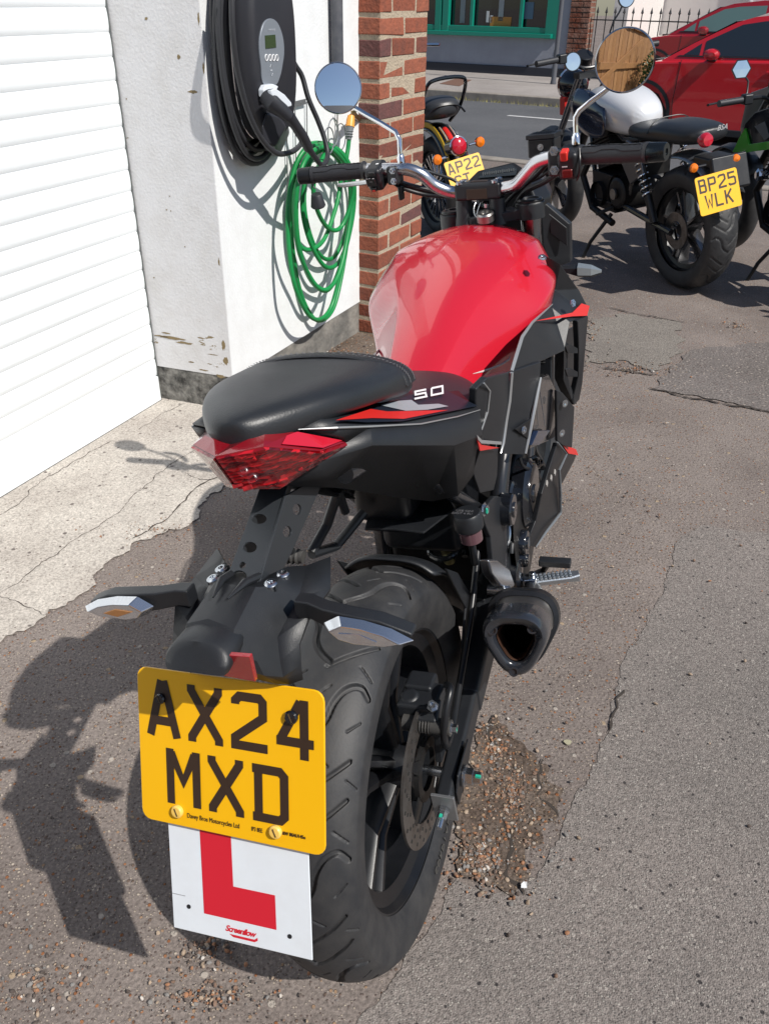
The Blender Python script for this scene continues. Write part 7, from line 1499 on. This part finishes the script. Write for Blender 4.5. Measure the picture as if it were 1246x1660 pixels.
    for x in (.36, 1.05): b = MB(); b.box((x * S, -.012, .72 * S), (.15 * S, .018, .022 * S)); b.build('door_handle', paint, e, bevel=.006)
    b = MB(); mx_, mz_ = -.26 * S, .865 * S; b.loft([[(mx_ + dx + .085 * S * sc * math.cos(t), y, mz_ + .055 * S * sc * math.sin(t)) for t in np.linspace(0, 6.283, 17)[:-1]] for y, sc, dx in ((-.015, .5, 0), (-.04, .85, 0), (-.10, 1.0, 0), (-.15, .85, .01), (-.175, .4, .015))]); MM = b.build('wing_mirror', paint, e); b = MB(); b.box((mx_ - .01, .01, mz_ - .05 * S), (.09 * S, .09, .03)); b.build('mirror_foot', BLK, MM, bevel=.006)
    b = MB(); b.loft([[(-1.42 * S, y, .50 * S), (-1.28 * S, y - .0, .58 * S), (-1.20 * S, y, .56 * S), (-1.38 * S, y, .45 * S)] for y in (-.004, .06)]); b.build('headlight', LENSC, e, bevel=.006)
    return e
REDC = mat('red_car_paint', (.52, .010, .018), .22, coat=1.0, spec=.5)
GLD = mat('car_glass', (.015, .02, .026), .03, spec=.7, coat=.8)
GLG = mat('car_glass_pale', (.10, .17, .16), .05, spec=.7, coat=.8)
cdv = np.array([math.sin(R_(121)), math.cos(R_(121)), 0]); cnv = np.array([-cdv[1], cdv[0], 0])
FC = Frame(G(1168, 238), np.stack([cdv, cnv, np.array([0, 0, 1.])], 1)); car(FC, 'glossy red hatchback parked side on right behind the motorcycles', 1.0, REDC, GLD)
FC2 = Frame(G(1150, 156), np.stack([cdv, cnv, np.array([0, 0, 1.])], 1)); car(FC2, 'red car farther back behind the spiked railings', 1.08, mat('deep_red_car_paint', (.30, .006, .012), .25, coat=1.0), GLG)


# ================================================================== every separate fitting becomes an object of its own
NARROW = {'shroud', 'silver_edge', 'side_cover', 'silver_front_edge', 'rear_side_cover', 'silver_flash', 'red_flash', 'lower_side_cover', 'shroud_scoop', 'shroud_inner_bar', 'scoop_fin', 'scoop_back', 'radiator_guard', 'belly_pan'}
def own_mirror():
    for o in list(bpy.data.objects):
        if o.type != 'MESH': continue
        mm = [q for q in o.modifiers if q.type == 'MIRROR']
        if not mm or min(abs(v.co.x) for v in o.data.vertices) < .012: continue
        for q in mm: o.modifiers.remove(q)
        c = o.copy(); c.data = o.data.copy(); COL.objects.link(c); c.data.transform(Matrix.Diagonal((-(.64 if o.name.split('.')[0] in NARROW else 1), 1, 1, 1)))
        if o.name.split('.')[0] in NARROW: c.data.transform(Matrix.Translation((0, .03, -.045))); c.data.flip_normals()
def islands(me):
    n = len(me.vertices); par = list(range(n))
    def fd(a):
        while par[a] != a: par[a] = par[par[a]]; a = par[a]
        return a
    for e in me.edges:
        a, b_ = fd(e.vertices[0]), fd(e.vertices[1])
        if a != b_: par[a] = b_
    g_ = {}
    for i in range(n): g_.setdefault(fd(i), []).append(i)
    return list(g_.values())
SPLIT = {'clamp_bolt', 'cover_bolt', 'shroud_bolt', 'guard_bolt', 'caliper_bolt', 'fender_screw', 'cap_screw', 'fork_cap', 'fork_tube', 'fork_slider', 'riser', 'screw_hole', 'hugger_side', 'preload_collar', 'slide_pin_boot', 'paint_mark', 'window_frame_x', 'bare_patch', 'control_cables', 'fender_rib', 'button', 'button_ring', 'pillion_hanger', 'grip_groove', 'reflector_patch', 'wire_ring', 'wire_strut', 'white_dashes', 'rail', 'side_cover', 'lower_side_cover', 'brake_disc', 'stitch_x', 'window_sill_x', 'red_flash', 'silver_edge', 'brake_switch', 'clutch_cable', 'brake_pedal'}
def split_all():
    for o in [q for q in bpy.data.objects if q.type == 'MESH' and q.name.split('.')[0] in SPLIT]:
        isl = islands(o.data)
        if len(isl) < 2 or len(isl) > 60: continue
        src = o.data
        for k, vs in enumerate(isl):
            bm = bmesh.new(); bm.from_mesh(src); keep = set(vs); bm.verts.ensure_lookup_table()
            bmesh.ops.delete(bm, geom=[v for v in bm.verts if v.index not in keep], context='VERTS')
            me = src.copy() ; bm.to_mesh(me); bm.free()
            if k == 0: first = me
            else:
                c = o.copy(); c.data = me; COL.objects.link(c)
        o.data = first
own_mirror(); split_all()
